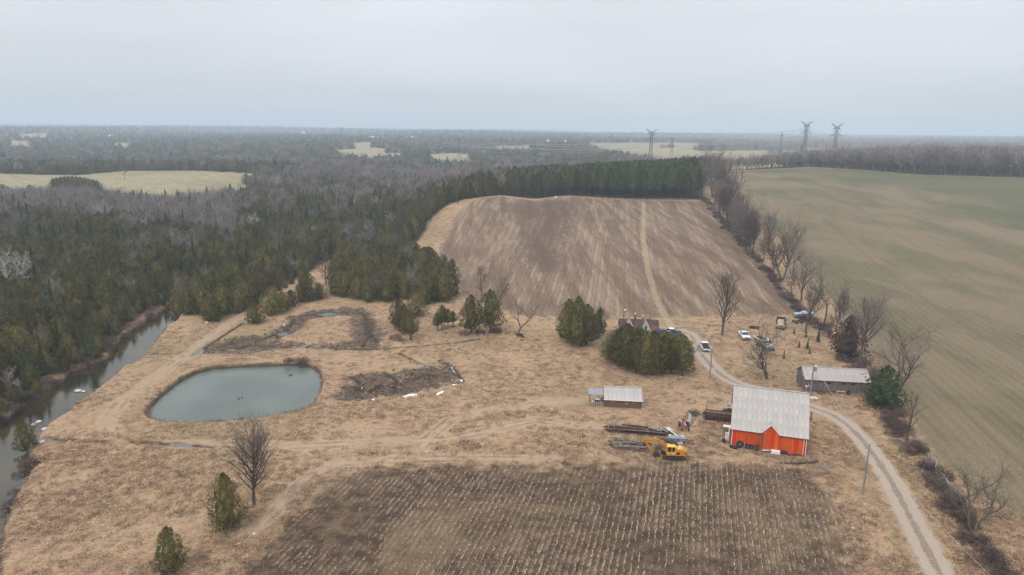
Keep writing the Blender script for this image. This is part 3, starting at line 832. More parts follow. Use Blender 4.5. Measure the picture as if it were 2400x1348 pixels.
def bare(seed, H, W, trunk=0.25, limbs=14, lean=0.0, gnarl=0.18, rise=0.5, stems=1, dens=1.0, r0=None, depth=3, twig=0.02, droop=0.0):
    """leafless tree: returns (trunk with limbs, crown of finer branches)"""
    R_ = random.Random(seed)
    T, C = MB(), MB()
    r0 = r0 or H * 0.022
    def grow(p, d, L, r, lev, q):
        n = 4 if lev < 2 else (3 if lev == 2 else 2)
        pts = [p.copy()]; rr = [r]
        dirs = []
        for i in range(n):
            d = (d + Vector((R_.gauss(0, gnarl), R_.gauss(0, gnarl), R_.gauss(0, gnarl) * 0.6 + rise * 0.12 - (droop if lev > 2 else 0))) ).normalized()
            p = p + d * (L / n)
            pts.append(p.copy()); dirs.append(d.copy()); rr.append(max(twig * 0.6, r * (1 - (0.75 if lev > 0 else 0.72) * (i + 1) / n)))
        sides = (7, 5, 4, 3, 3)[min(lev, 4)]
        (T if lev < 2 else C).tube(pts, rr, sides, cap=False)
        if lev >= depth: return
        kids = {0: limbs, 1: int(7 * dens), 2: int(8 * dens), 3: int(4 * dens)}[lev]
        for k in range(kids):
            t = (trunk + (1 - trunk) * (k + R_.random()) / kids) if lev == 0 else (0.2 + 0.8 * (k + R_.random()) / kids)
            t = min(t, 0.999)
            i = int(t * n); f = t * n - i
            b = pts[i].lerp(pts[i + 1], f)
            rb = rr[i] + (rr[i + 1] - rr[i]) * f
            az = k * 2.4 + R_.uniform(-.5, .5)
            dd = dirs[i]
            a = Vector((0, 0, 1)) if abs(dd.z) < 0.9 else Vector((1, 0, 0))
            u = dd.cross(a).normalized(); w = dd.cross(u)
            side = u * cos(az) + w * sin(az)
            spread = (0.9 - 0.35 * t) if lev == 0 else 0.75
            nd = (dd * (1 - spread * 0.45) + side * spread * 0.85 + Vector((0, 0, rise * 0.45))).normalized()
            if lev == 0:
                tt = (t - trunk) / (1 - trunk)
                Lk = W * 0.5 * (0.75 + 0.5 * sin(pi * min(1, tt * 0.9 + 0.15))) * R_.uniform(0.8, 1.15) / max(0.45, sqrt(max(0.05, 1 - nd.z ** 2)) + 0.15) * (1.0 - 0.45 * tt)
            else:
                Lk = L * R_.uniform(0.38, 0.62) * (1 - 0.35 * t)
            grow(b, nd, Lk, max(twig, min(rb * 0.7, r * 0.42)), lev + 1, q)
    for s_ in range(stems):
        a = R_.random() * 6.28 + s_ * 2.5
        d = Vector((lean + (0.22 * cos(a) if stems > 1 else 0), (0.22 * sin(a) if stems > 1 else 0), 1)).normalized()
        grow(Vector((0.12 * cos(a) * (stems > 1), 0.12 * sin(a) * (stems > 1), -0.3)), d, H * (0.93 if stems == 1 else 0.9 - 0.08 * s_), r0, 0, T)
    return T, C
def bmerge(T, C, name, mats):
    m = MB(); m.v = T.v + C.v; b = len(T.v)
    m.f = T.f + [tuple(i + b for i in f) for f in C.f]; m.mi = [0] * len(T.f) + [1] * len(C.f)
    return m.mesh(name, mats)

# library of meshes shared by the trees
CED = [evergreen('cedar_crown', 10 + i, 10, 2.25 + 0.25 * (i % 3), 2700, 'cedar', 0.04, M_CEDAR) for i in range(5)]
CEDH = [evergreen('cedar_crown', 30 + i, 10, 2.3, 6800, 'cedar', 0.09, M_CEDAR, 0.27) for i in range(4)]   # open-grown, stems showing
SPR = [evergreen('spruce_crown', 50 + i, 12, 1.55 + 0.35 * (i % 3), 1700, 'spruce', 0.03, M_SPRUCE) for i in range(4)]
PIN = [evergreen('pine_crown', 60 + i, 17, 2.5, 1500, 'pine', 0.30, M_PINE, 0.62) for i in range(3)]
TRK = [trunk_mesh('trunk', 8.0, 0.20, M_CEDARBARK, seed=i, stems=1 + i % 2) for i in range(3)]
BAR = []
for i in range(6):
    T_, C_ = bare(100 + i, 12, 6.5 + (i % 3), 0.30, 12, rise=0.55 + 0.1 * (i % 2), dens=0.9, twig=0.030, gnarl=0.16)
    BAR.append(bmerge(T_, C_, 'bare_tree', [M_BARK, M_TWIG]))
PALE_T, PALE_C = bare(140, 12, 9, 0.3, 11, rise=0.5, dens=0.8, twig=0.04, gnarl=0.22, stems=2)

# ------------------------------------------------------------------ forest: where every tree of the woods stands
W2 = poly_w([(415, 745), (420, 705), (450, 690), (480, 672), (560, 662), (640, 672), (628, 690), (600, 720), (545, 738), (500, 752), (470, 738)])
W3 = poly_w([(778, 680), (785, 640), (800, 610), (870, 592), (960, 598), (1010, 625), (1050, 650), (1072, 690), (1030, 712), (985, 720), (930, 706), (880, 712), (800, 700)])
def forest_points():
    out = []
    # polar jittered grid; spacing grows with distance
    D = 95.0
    while D < 6500:
        s = max(3.5, D * 0.0078) if D < 900 else D * 0.0125
        nA = int(radians(88) * D / s)
        a = (np.arange(nA) + rng.random(nA)) / nA * radians(88) - radians(44)
        d = D + rng.uniform(-0.5, 0.5, nA) * s
        out.append(np.stack([d * np.sin(a), d * np.cos(a) , np.full(nA, s)], 1))
        D += s
    return np.concatenate(out)
FP = forest_points()
_x, _y, _s = FP.T
_op = sdist(_x, _y, OPEN); _pl = sdist(_x, _y, PALE)
for f in FARFIELDS: _pl = np.maximum(_pl, sdist(_x, _y, f))
_in = (np.maximum(_op, _pl) < -1.2)
_in |= (_op < 5.5) & (_x < -55) & (_y < 235) & (sdist(_x, _y, RIVER) < -0.8)
_in |= inside(_x, _y, W2) | inside(_x, _y, W3)
FP = FP[_in]
_x, _y, _s = FP.T
FZ = h_land(_x, _y)
FPX_ = 1200 + 1560 * _x / _y
FD = np.hypot(_x, _y)
n0 = fbm(_x, _y, 70, 71, 3); n1 = fbm(_x, _y, 26, 75, 2); n2 = rng.random(len(_x))
inW = inside(_x, _y, W2) | inside(_x, _y, W3)
pine = ((FPX_ > 1120) & (FPX_ < 1640) & (_y > 380) & (_y < 540)) | ((FPX_ > 960) & (FPX_ < 1150) & (_y > 365) & (_y < 430))
barez = (FPX_ < 560) & (_y > 335 + 190 * n0) & (_y < 545)
rightband = FPX_ > 1650
K = np.zeros(len(_x), int)                       # 0 cedar 1 spruce 2 bare 3 pine
pb = 0.03 + 0.45 * np.clip(n0 - 0.05, 0, 1) + 0.30 * np.clip((_y - 330) / 300, 0, 1.0)
pb = np.where(barez, 0.72, pb)
pb = np.where(_y > 560, 0.28 + 0.6 * n0, pb)
ps = 0.08 + 0.3 * np.clip(n1, 0, 1)
K = np.where(n2 < pb, 2, np.where(n2 < pb + ps, 1, 0))
K = np.where(pine, np.where(n2 < np.clip(0.25 + (FPX_ - 1060) / 300, 0.35, 0.9), 3, np.where(n2 < 0.8, 0, 2)), K)
K = np.where(inW, np.where(n2 < 0.04, 2, 0), K)
K = np.where(rightband, np.where(n2 < 0.97, 2, 1), K)
FH = 8.2 + 2.2 * rng.random(len(_x)) + 4.0 * np.clip(n0, -0.4, 0.6)
FH = np.where(K == 1, FH * (1.0 + 0.5 * rng.random(len(_x))), FH)
FH = np.where(K == 2, FH * 1.08, FH)
FH = np.where(K == 3, 9.0 + 7.0 * np.clip((FPX_ - 1060) / 520, 0, 1) + 3.5 * rng.random(len(_x)), FH)
FH = np.where(inW, 7.2 + 2.4 * rng.random(len(_x)), FH)
FH = np.where(rightband & (K == 2), 9.0 + 6.5 * np.clip((FPX_ - 1830) / 300, 0, 1) + 3 * rng.random(len(_x)), FH)
FH = np.where((_y < 300) & (K != 2), FH * 0.95, FH)
# trees shrink towards the river bank
_wd = -sdist(_x, _y, OPEN)
FH = np.where((_y < 260) & ~inW, FH * np.clip(0.45 + _wd / 20, 0.42, 1.0), FH)
BASEH = np.array([10.0, 12.0, 12.0, 17.0])
LIB = [CED, SPR, BAR, PIN]
pp = project(np.stack([_x, _y, FZ + FH * 0.6], 1))
vis = (pp[:, 0] > -15) & (pp[:, 0] < 2415) & (pp[:, 1] < 1400)
near_zone = FD < 900
wide = np.where(FD > 900, 1.9, np.maximum(1.0, _s / 4.2))
KINDN = ['cedar_tree', 'spruce_tree', 'bare_tree', 'pine_tree']
def where_label(x, y, px, k, h):
    what = ('olive cedar', 'dark pointed spruce', 'leafless grey tree', 'tall green pine')[k]
    size = 'short ' if h < BASEH[k] * 0.85 else ('tall ' if h > BASEH[k] * 1.05 and k != 3 else '')
    if k == 3: return '%s%s %s of the plantation, towards its %s' % (size, what, 'in the front row' if y < 410 else 'in the second rows' if y < 440 else 'deep in the middle' if y < 480 else 'at the back', 'left end' if px < 1230 else 'middle' if px < 1440 else 'right end')
    if px > 1650: return size + what + ' in the bare wood beyond the crest of the green field'
    if y > 545: return size + what + ' in the hazy woods beyond the pale pasture'
    if y < 155: return size + what + ' at the left picture edge on the far river bank'
    if y < 215: return size + what + (' leaning over the far river bank' if x > -104 else ' two rows back from the far river bank' if x > -112 else ' well back from the far river bank') + (' opposite the pond' if y < 180 else ' opposite the grassy spit')
    if y < 300: return size + what + (' deep in the woods left of the river bend' if px < 500 else ' at the woods edge above the river bend')
    if px < 520: return size + what + ' in the greyish woods in front of the pale pasture'
    if px < 900: return size + what + ' in the woods behind the riverside path'
    return size + what + ' in the woods beside the left end of the stubble field'
LABN = ['olive green cedar crowded among its neighbours in the riverside woods', 'dark pointed spruce rising among the crowded trees of the woods',
        'leafless grey hardwood standing among evergreens in the woods', 'tall green pine in the plantation behind the stubble field crest']
GRPN = ['cedars of the riverside woods', 'spruces scattered through the woods', 'leafless hardwoods of the woods', 'pines of the plantation']
CATN = ['cedar', 'spruce', 'bare tree', 'pine']
solo = np.zeros(len(_x), bool)
for k in range(4):
    score = np.where((K == k) & vis & near_zone, FH / FD, -1)
    quota = (255, 240, 230, 200)[k]
    top = np.argsort(-score)[:quota]; top = top[score[top] > 0]
    solo[top] = True
    for i in top:
        me = LIB[k][int(rng.integers(len(LIB[k])))]
        sc = FH[i] / BASEH[k]; wv = sc * rng.uniform(0.9, 1.2)
        if k == 1 and rng.random() < 0.5: wv *= 0.7
        o = inst(KINDN[k], me, None, (float(_x[i]), float(_y[i]), float(FZ[i]) - 0.15), rng.uniform(0, 6.28), (wv, wv, sc))
        g = GRPN[k]; lb = where_label(_x[i], _y[i], FPX_[i], k, FH[i])
        if inW[i]:
            g = 'cedars of the grove and river spit' if k == 0 else g
            lb = ('rounded olive cedar at the %s %s of the dense grove above the mud flat' % ('front' if _y[i] < 225 else 'back' if _y[i] > 255 else 'middle', 'left' if FPX_[i] < 880 else 'centre' if FPX_[i] < 970 else 'right')) if _x[i] > -80 else 'bushy cedar on the grassy spit east of the river bend'
            if k == 2: lb = 'leafless tree standing among the cedars of the grove'
        tag(o, lb, CATN[k], g)
def gn_scatter(name, label, cat, pts, scl, rot, which, protos, kind='stuff'):
    me = bpy.data.meshes.new(name)
    me.vertices.add(len(pts)); me.vertices.foreach_set('co', np.asarray(pts, np.float32).ravel())
    a = me.attributes.new('scl', 'FLOAT_VECTOR', 'POINT'); a.data.foreach_set('vector', np.asarray(scl, np.float32).ravel())
    a = me.attributes.new('rot', 'FLOAT_VECTOR', 'POINT'); a.data.foreach_set('vector', np.asarray(rot, np.float32).ravel())
    a = me.attributes.new('which', 'INT', 'POINT'); a.data.foreach_set('value', np.asarray(which, np.int32))
    o = bpy.data.objects.new(name, me); COL.objects.link(o)
    ng = bpy.data.node_groups.new(name, 'GeometryNodeTree')
    ng.interface.new_socket('Geometry', in_out='INPUT', socket_type='NodeSocketGeometry')
    ng.interface.new_socket('Geometry', in_out='OUTPUT', socket_type='NodeSocketGeometry')
    N, L = ng.nodes, ng.links
    gi, go = N.new('NodeGroupInput'), N.new('NodeGroupOutput')
    def na(nm, ty):
        q = N.new('GeometryNodeInputNamedAttribute'); q.data_type = ty; q.inputs['Name'].default_value = nm; return q.outputs[0]
    w, sc, ro = na('which', 'INT'), na('scl', 'FLOAT_VECTOR'), na('rot', 'FLOAT_VECTOR')
    jn = N.new('GeometryNodeJoinGeometry')
    for i, p in enumerate(protos):
        cmp = N.new('FunctionNodeCompare'); cmp.data_type = 'INT'; cmp.operation = 'EQUAL'
        L.new(w, cmp.inputs[2]); cmp.inputs[3].default_value = i
        oi = N.new('GeometryNodeObjectInfo'); oi.transform_space = 'ORIGINAL'; oi.inputs['Object'].default_value = p
        oi.inputs['As Instance'].default_value = True
        ip = N.new('GeometryNodeInstanceOnPoints')
        L.new(gi.outputs[0], ip.inputs['Points']); L.new(cmp.outputs[0], ip.inputs['Selection'])
        L.new(oi.outputs['Geometry'], ip.inputs['Instance']); L.new(ro, ip.inputs['Rotation']); L.new(sc, ip.inputs['Scale'])
        L.new(ip.outputs[0], jn.inputs[0])
    L.new(jn.outputs[0], go.inputs[0])
    md = o.modifiers.new('scatter', 'NODES'); md.node_group = ng
    return tag(o, label, cat, None, kind)
PROTO = []
for k in range(4):
    pr = {}
    for o in COL.objects:
        if o.name.split('.')[0] == KINDN[k] and o.data.name not in pr: pr[o.data.name] = o
    PROTO.append(list(pr.values()))
for k in range(4):
    m = (K == k) & ~solo & (((pp[:, 0] > -900) & (pp[:, 0] < 3300)) | (FD > 300))
    ii = np.where(m)[0]
    if len(ii) == 0: continue
    sc = FH[ii] / BASEH[k]; w = sc * wide[ii] * rng.uniform(0.85, 1.25, len(ii))
    gn_scatter(('cedar_woods', 'spruce_woods', 'hardwoods', 'pine_woods')[k],
               ('mass of olive cedars covering the valley beyond the river', 'dark spruces filling the woods out to the horizon', 'grey leafless woods spreading to the hazy horizon', 'dense dark green pines behind the stubble field crest')[k],
               'woods', np.stack([_x[ii], _y[ii], FZ[ii] - 0.2], 1), np.stack([w, w, sc], 1), np.stack([0 * sc, 0 * sc, rng.uniform(0, 6.28, len(ii))], 1), rng.integers(0, len(PROTO[k]), len(ii)), PROTO[k])
print('forest', len(_x), [(K == k).sum() for k in range(4)])

# ------------------------------------------------------------------ trees that stand by themselves
def T_part(root, tr, cr, H, w=None, rz=0.0, trunk_mat=None):
    w = w or H
    a = bpy.data.objects.new('trunk', tr); COL.objects.link(a); a.parent = root
    b = bpy.data.objects.new('crown', cr); COL.objects.link(b); b.parent = root
    return a, b
def cedar(px, py, top, wp, label, group=None, mesh=None, stems=1, tr=None, k=[0], mat=None, cat='cedar', name='cedar_tree', base=0.0):
    p = gpt(px, py); H = top_h(p, top); W = wpx(p, wp)
    k[0] += 1
    root = thing(name, label, cat, (p[0], p[1], p[2] - 0.1), random.uniform(0, 6.28), group)
    t = inst('trunk', TRK[k[0] % 3], root, (0, 0, 0), 0, (H / 10,) * 3)
    me = mesh or CEDH[k[0] % 4]
    if mat is not None:
        me = me.copy(); me.materials[0] = mat
    c = inst('crown', me, root, (0, 0, base * H), 0, (W / 5.2, W / 5.2, H / 10 * (1 - base)))
    return root
HERO = {}
def heromesh(key, *a, **k):
    if key not in HERO:
        T_, C_ = bare(*a, **k)
        HERO[key] = (T_.mesh('trunk', M_BARK, True), C_.mesh('crown', M_TWIG), k.get('H') or a[1], a[2])
    return HERO[key]
def baretree(px, py, top, wp, label, style, seed, group=None, rz=None, cat='bare tree', **kw):
    p = gpt(px, py); H = top_h(p, top); W = wpx(p, wp)
    st = dict(vase=dict(trunk=0.2, limbs=26, rise=0.62, gnarl=0.09, dens=1.1, twig=0.016),
              elm=dict(trunk=0.24, limbs=20, rise=0.6, gnarl=0.13, dens=1.15, twig=0.02),
              bold=dict(trunk=0.38, limbs=8, rise=0.35, gnarl=0.22, dens=1.0, twig=0.022, r0=0.27),
              apple=dict(trunk=0.22, limbs=9, rise=0.25, gnarl=0.26, dens=1.0, twig=0.02, stems=2, r0=0.25),
              gaunt=dict(trunk=0.35, limbs=6, rise=0.4, gnarl=0.26, dens=0.55, twig=0.022, stems=2, r0=0.2),
              hedge=dict(trunk=0.16, limbs=18, rise=0.6, gnarl=0.15, dens=1.05, twig=0.028))[style]
    st = dict(st); st.update(kw)
    T_, C_ = bare(seed, H, W * (1.3 if style in ('vase', 'apple') else 1.0), **st)
    root = thing('bare_tree', label, cat, (p[0], p[1], p[2]), rz if rz is not None else 0.0, group)
    T_.build('trunk', M_BARK, root, True); C_.build('crown', M_TWIGB, root)
    return root
baretree(595, 1183, 1003, 92, 'tall leafless tree with fan crown beside the lone foreground cedar', 'vase', 1, trunk=0.22, limbs=34)
baretree(1692, 786, 655, 72, 'narrow leafless tree on the lawn beside the gravel drive and pickup', 'vase', 2)
baretree(1798, 890, 800, 82, 'low spreading apple tree in front of the dump truck', 'apple', 3, cat='apple tree')
baretree(1887, 780, 672, 92, 'forked leafless tree standing in front of the blue boat', 'elm', 4, limbs=12)
baretree(1930, 762, 642, 88, 'dark leafless tree with bold crooked limbs beside the red rusty trailer', 'bold', 5)
baretree(1957, 778, 690, 62, 'slender leafless tree between the crooked tree and the elm', 'elm', 6)
baretree(2012, 862, 720, 112, 'big round crowned elm behind the grey shed', 'elm', 7, limbs=26, trunk=0.32)
baretree(2098, 935, 790, 118, 'gnarled leafless tree behind the big dark cedar', 'apple', 8, rise=0.35)
baretree(2125, 1040, 918, 44, 'thin leafless tree on the fence row below the dark cedar', 'vase', 9, dens=0.6, limbs=16)
baretree(2282, 1252, 1112, 112, 'two stemmed leafless tree at the bottom of the fence row', 'gaunt', 10, dens=0.95, limbs=11)
baretree(1834, 656, 556, 96, 'wide leafless maple on the fence row with several stout stems', 'elm', 11, stems=2, limbs=18)
baretree(1878, 705, 610, 84, 'dense leafless tree on the fence row behind the crooked tree', 'hedge', 12)
baretree(1800, 592, 508, 42, 'small pale leafless tree by itself on the green field edge', 'vase', 13)
baretree(1768, 572, 503, 36, 'narrow dark leafless tree on the fence row', 'hedge', 14)
baretree(1211, 783, 688, 56, 'gaunt forked tree nearly without twigs at the meadow edge', 'gaunt', 15)
baretree(1132, 708, 632, 46, 'leafless tree behind the pair of cedars, left of two', 'elm', 16, limbs=12)
baretree(1166, 722, 654, 48, 'leafless tree behind the pair of cedars, right of two', 'elm', 17, limbs=12)
baretree(1034, 640, 590, 22, 'small leafless tree at the back of the cedar grove', 'hedge', 18)
baretree(764, 668, 594, 30, 'bare larch standing in the gap at the head of the path', 'hedge', 19, rise=0.1, gnarl=0.06, cat='larch')
baretree(1010, 520, 452, 36, 'grey leafless tree at the left edge of the stubble field', 'elm', 20, limbs=12)
baretree(1074, 478, 422, 38, 'leafless tree on the crest at the left of the stubble field', 'bold', 21)
baretree(292, 421, 398, 22, 'lone leafless tree in the pale pasture', 'bold', 22, limbs=7)
baretree(935, 555, 494, 42, 'pale leafless tree among the cedars left of the stubble field', 'elm', 23, limbs=12)
# hedgerow running up to the pine plantation
R5 = random.Random(5)
for i in range(30):
    t = i / 29
    px = 1642 + 118 * t + R5.uniform(-8, 12) + (R5.uniform(0, 30) if t < 0.4 else 0); py = 440 + 150 * t + R5.uniform(-9, 9) + 10
    if py < 470: px = 1650 + R5.uniform(-5, 35)
    baretree(px, py, py - 88 + 10 * t - R5.uniform(-6, 14), R5.uniform(44, 66), 'leafless tree crowded in the hedgerow between stubble field and green field', 'hedge', 60 + i, 'trees of the upper hedgerow', limbs=15, dens=1.0, twig=0.04)
for i, (px, py, tp) in enumerate(((1755, 560, 488), (1742, 555, 480), (1790, 610, 555), (1812, 640, 585), (1855, 690, 640), (1908, 735, 690), (1862, 668, 600), (1900, 752, 698), (1975, 800, 755), (2030, 880, 838), (2060, 905, 862), (1940, 790, 748))):
    baretree(px, py, tp, 46, 'low leafless thicket tree along the fence row east of the yard', 'hedge', 120 + i, 'thicket trees of the fence row', limbs=13, dens=0.9, trunk=0.08)
# cedars
cedar(534, 1243, 1108, 78, 'lone dense cedar beside the tall leafless foreground tree')
cedar(402, 1345, 1232, 68, 'small foreground cedar with two stems at the bottom left')
cedar(62, 1047, 988, 46, 'small cedar overhanging the river bank', base=0.12)
cedar(2068, 955, 856, 84, 'big dark cedar at the end of the grey shed', mesh=CED[1], mat=M_SPRUCE)
cedar(1986, 838, 738, 62, 'browned half dead cedar between leafless trees', mat=M_DEADC, mesh=CED[2])
for i, (px, py, tp, w, lb) in enumerate(((1330, 800, 700, 58, 'leftmost cedar of the tall clump west of the farmhouse'), (1352, 812, 694, 66, 'tallest cedar of the clump west of the farmhouse'), (1374, 806, 712, 58, 'right cedar of the clump west of the farmhouse'), (1352, 792, 704, 56, 'rear cedar of the clump west of the farmhouse'),
        (1404, 785, 720, 34, 'slim cedar right of the tall clump'), (1392, 788, 734, 30, 'short slim cedar against the tall clump'))):
    cedar(px, py, tp, w, lb, 'cedars west of the farmhouse')
big = [(1440, 850), (1452, 858), (1470, 868), (1490, 874), (1512, 880), (1530, 880), (1552, 876), (1575, 874), (1598, 880), (1445, 828), (1470, 838), (1500, 845), (1530, 848), (1560, 845), (1590, 850), (1465, 815), (1495, 818), (1528, 822), (1560, 825), (1590, 828)]
tops = [776, 768, 765, 772, 780, 786, 784, 790, 786, 772, 758, 768, 776, 778, 780, 757, 768, 776, 776, 786]
for i, ((px, py), tp) in enumerate(zip(big, tops)):
    cedar(px, py, tp, 58 if i % 3 else 66, 'cedar in the large dark clump hiding the farmhouse front' if i > 8 else ('leftmost', 'second', 'third', 'fourth', 'fifth', 'sixth', 'seventh', 'eighth', 'rightmost')[i] + ' cedar along the front of the clump before the farmhouse', 'clump of cedars before the farmhouse', base=0.06 if i < 9 else 0)
cedar(1104, 782, 690, 56, 'left cedar of the pair in the meadow by the ditch', base=0.06)
cedar(1148, 781, 678, 66, 'right cedar of the pair in the meadow by the ditch', base=0.1)
for i, (px, py, tp, w) in enumerate(((1024, 776, 732, 22), (1036, 774, 714, 26), (1050, 770, 722, 24), (1062, 765, 728, 20), (1042, 768, 720, 22))):
    cedar(px, py, tp, w, 'little cedar with bare stem in the row of young cedars', 'row of young cedars', base=0.25)
for i, (px, py, tp, w, lb) in enumerate(((598, 757, 708, 44, 'squat round cedar beside the mud flat'), (640, 738, 670, 46, 'left cedar of the cluster beside the riverside path'), (662, 728, 682, 40, 'middle cedar of the cluster beside the riverside path'), (682, 718, 678, 34, 'right cedar of the cluster beside the riverside path'),
        (722, 705, 634, 46, 'tall cedar of the trio above the mud flat'), (706, 708, 660, 38, 'left cedar of the trio above the mud flat'), (748, 700, 662, 34, 'right cedar of the trio above the mud flat'), (788, 690, 650, 34, 'small cedar at the foot of the grove'),
        (498, 752, 686, 50, 'full cedar at the tip of the river spit'), (935, 768, 698, 46, 'left cedar at the end of the grove'), (962, 796, 728, 40, 'low cedar with bare stem at the end of the grove'), (948, 782, 712, 40, 'middle cedar at the end of the grove'), (975, 742, 682, 42, 'upper cedar at the end of the grove'), (1040, 705, 634, 56, 'dark broad cedar at the right end of the grove'),
        (216, 845 - 5, 765, 50, 'dark spruce on the far bank of the river'))):
    if i == 14:
        cedar(px, py, tp, w, lb, mesh=SPR[1], cat='spruce', name='spruce_tree')
    else:
        cedar(px, py, tp, w, lb, None, mesh=CED[i % 5] if i not in (9, 10, 11) else None, base=0.0 if i not in (10,) else 0.15)
# pasture trees
for i, (px, py, tp, w, lb) in enumerate(((72, 459, 433, 24, 'round cedar standing alone in the pale pasture'), (10, 470, 432, 40, 'broad cedar at the left edge of the pale pasture'))):
    cedar(px, py, tp, w, lb, mesh=CED[i])
for i in range(12):
    cedar(128 + i * 9.2, 455 - i * 0.3, 418 - 6 * sin(i * 0.35), 26, 'cedar in the long clump in the pale pasture', 'cedar clump in the pale pasture', mesh=CED[i % 5])
for i, (px, py) in enumerate(((588, 437), (600, 440), (578, 432))):
    cedar(px, py, py - 26, 20, 'cedar at the right end of the pale pasture', 'cedars at the right end of the pale pasture', mesh=CED[i % 5])
# young spruces in the yard
for px, py, tp, w, mt, lb in ((1861, 783, 770, 10, M_SPRUCE, 'smallest spruce sapling left of the yard trees'), (1889, 791, 776, 11, M_SPRUCE, 'spruce sapling under the forked tree'), (1917, 802, 776, 18, M_SPRUCE, 'bushiest young spruce of the yard'), (1872, 815, 800, 11, M_SPRUCE, 'bright green spruce sapling left of the pair'),
                     (1892, 818, 798, 15, M_SPRUCE, 'dark young spruce in the middle of the saplings'), (1897, 829, 815, 11, M_YG, 'yellowish sapling below the dark young spruce'), (1896, 797, 790, 6, M_RED, 'tiny brown dying sapling in the yard'), (1837, 841, 823, 13, M_YG, 'yellow green sapling standing alone in the yard'), (599, 804, 797, 5, M_SPRUCE, 'tiny sapling on the mud flat')):
    cedar(px, py, tp, w, lb, 'young spruces in the yard' if px > 1700 else None, mesh=SPR[0], mat=mt, cat='sapling', name='spruce_sapling')
for px, py, tp, lb in ((38, 848, 800, 'rust red dead cedar low on the left river bank'), (22, 875, 850, 'second rust red dead cedar nearest the left edge')):
    cedar(px, py, tp, 18, lb, mesh=SPR[2], mat=M_RED, cat='dead cedar')
for px, py, tp, w, sd_i, lb in ((22, 700, 596, 56, 0, 'white barked birch at the left edge of the woods'), (238, 540, 500, 40, 1, 'pale bleached birch in the grey woods'), (600, 560, 515, 36, 2, 'pale birch among the cedars above the river')):
    p = gpt(px, py); H = top_h(p, tp)
    root = thing('birch_tree', lb, 'birch', tuple(p), 0)
    T_, C_ = bare(200 + sd_i, H, wpx(p, w) * 1.1, 0.3, 12, rise=0.45, dens=0.85, twig=0.035, gnarl=0.2, stems=2)
    T_.build('trunk', M_PALEBARK, root, True); C_.build('crown', M_PALEBARK, root)

# ------------------------------------------------------------------ brambles, tufts, corn stubs, reeds
def kites(seed, n, R, Hh, L, W, up, mat, name, flat=False):
    r = np.random.default_rng(seed)
    a = r.random(n) * 6.283; rr = R * np.sqrt(r.random(n))
    P = np.stack([rr * np.cos(a), rr * np.sin(a), Hh * r.random(n) * (1 - 0.5 * (rr / R) ** 2) + 0.02], 1)
    D = _unit(np.stack([np.cos(a), np.sin(a), np.zeros(n)], 1) * 0.6 + r.normal(0, 0.5, (n, 3)) + np.array([0, 0, up]))
    U = _unit(np.cross(D, r.normal(0, 1, (n, 3))))
    s = 0.6 + 0.8 * r.random(n)
    return diamonds(name, P, D, U, L * s, W * s, mat)
M_BRAM = foliage_mat('bramble_canes', (0.070, 0.050, 0.042), (0.15, 0.108, 0.09), (0.15, 0.095, 0.08))
M_STRAW = foliage_mat('straw', (0.33, 0.225, 0.14), (0.56, 0.41, 0.27), (0.32, 0.205, 0.125))
M_CORN = foliage_mat('corn_stalks', (0.33, 0.25, 0.175), (0.58, 0.46, 0.34), (0.46, 0.34, 0.24))
M_REED = foliage_mat('reeds', (0.17, 0.10, 0.08), (0.34, 0.23, 0.18), (0.30, 0.18, 0.15))
M_WEED = foliage_mat('weeds', (0.095, 0.060, 0.045), (0.18, 0.115, 0.085), (0.16, 0.08, 0.065))
def cornrow(seed):
    r = np.random.default_rng(seed); n = 9
    P = np.stack([r.normal(0, 0.05, n), r.uniform(-0.42, 0.42, n), 0.03 + 0.12 * r.random(n)], 1)
    D = _unit(np.stack([r.normal(0, 0.35, n), np.ones(n), r.normal(0.15, 0.35, n)], 1)); U = _unit(np.cross(D, r.normal(0, 1, (n, 3))))
    s_ = 0.6 + 0.8 * r.random(n)
    return diamonds('corn', P, D, U, 0.34 * s_, 0.05 * s_, M_CORN)
stuffmesh = {
 'bramble': [kites(300 + i, 420, 1.5, 1.5, 0.75, 0.05, 0.5, M_BRAM, 'bramble') for i in range(3)],
 'tuft': [kites(310 + i, 26, 0.55, 0.22, 0.42, 0.05, 0.55, M_STRAW, 'tuft') for i in range(3)] + [kites(315, 22, 0.6, 0.3, 0.4, 0.05, 0.8, M_WEED, 'weed')],
 'corn': [cornrow(320 + i) for i in range(3)],
 'reed': [kites(330 + i, 34, 0.8, 0.5, 1.1, 0.04, 2.2, M_REED, 'reed') for i in range(2)],
}
def scatter(name, label, cat, key, xy, smin, smax, zoff=0.0, wts=None, face=None):
    xy = np.asarray(xy); z = h_land(xy[:, 0], xy[:, 1]) + zoff
    n = len(xy)
    protos = []
    ms = stuffmesh[key]
    for i, me in enumerate(ms):            # one real plant of each shape, the rest follow its mesh
        o = inst(cat.replace(' ', '_'), me, None, (xy[i][0], xy[i][1], z[i]), 0.3 * i, (1, 1, 1))
        tag(o, label, cat, label[:48], 'stuff'); protos.append(o)
    s = rng.uniform(smin, smax, n)
    which = rng.choice(len(ms), n, p=wts)
    gn_scatter(name, label, cat, np.stack([xy[:, 0], xy[:, 1], z], 1), np.stack([s, s, s * rng.uniform(0.8, 1.2, n)], 1), np.stack([s * 0, s * 0, rng.uniform(0, 6.28, n) if face is None else face + rng.normal(0, 0.15, n)], 1), which, protos)
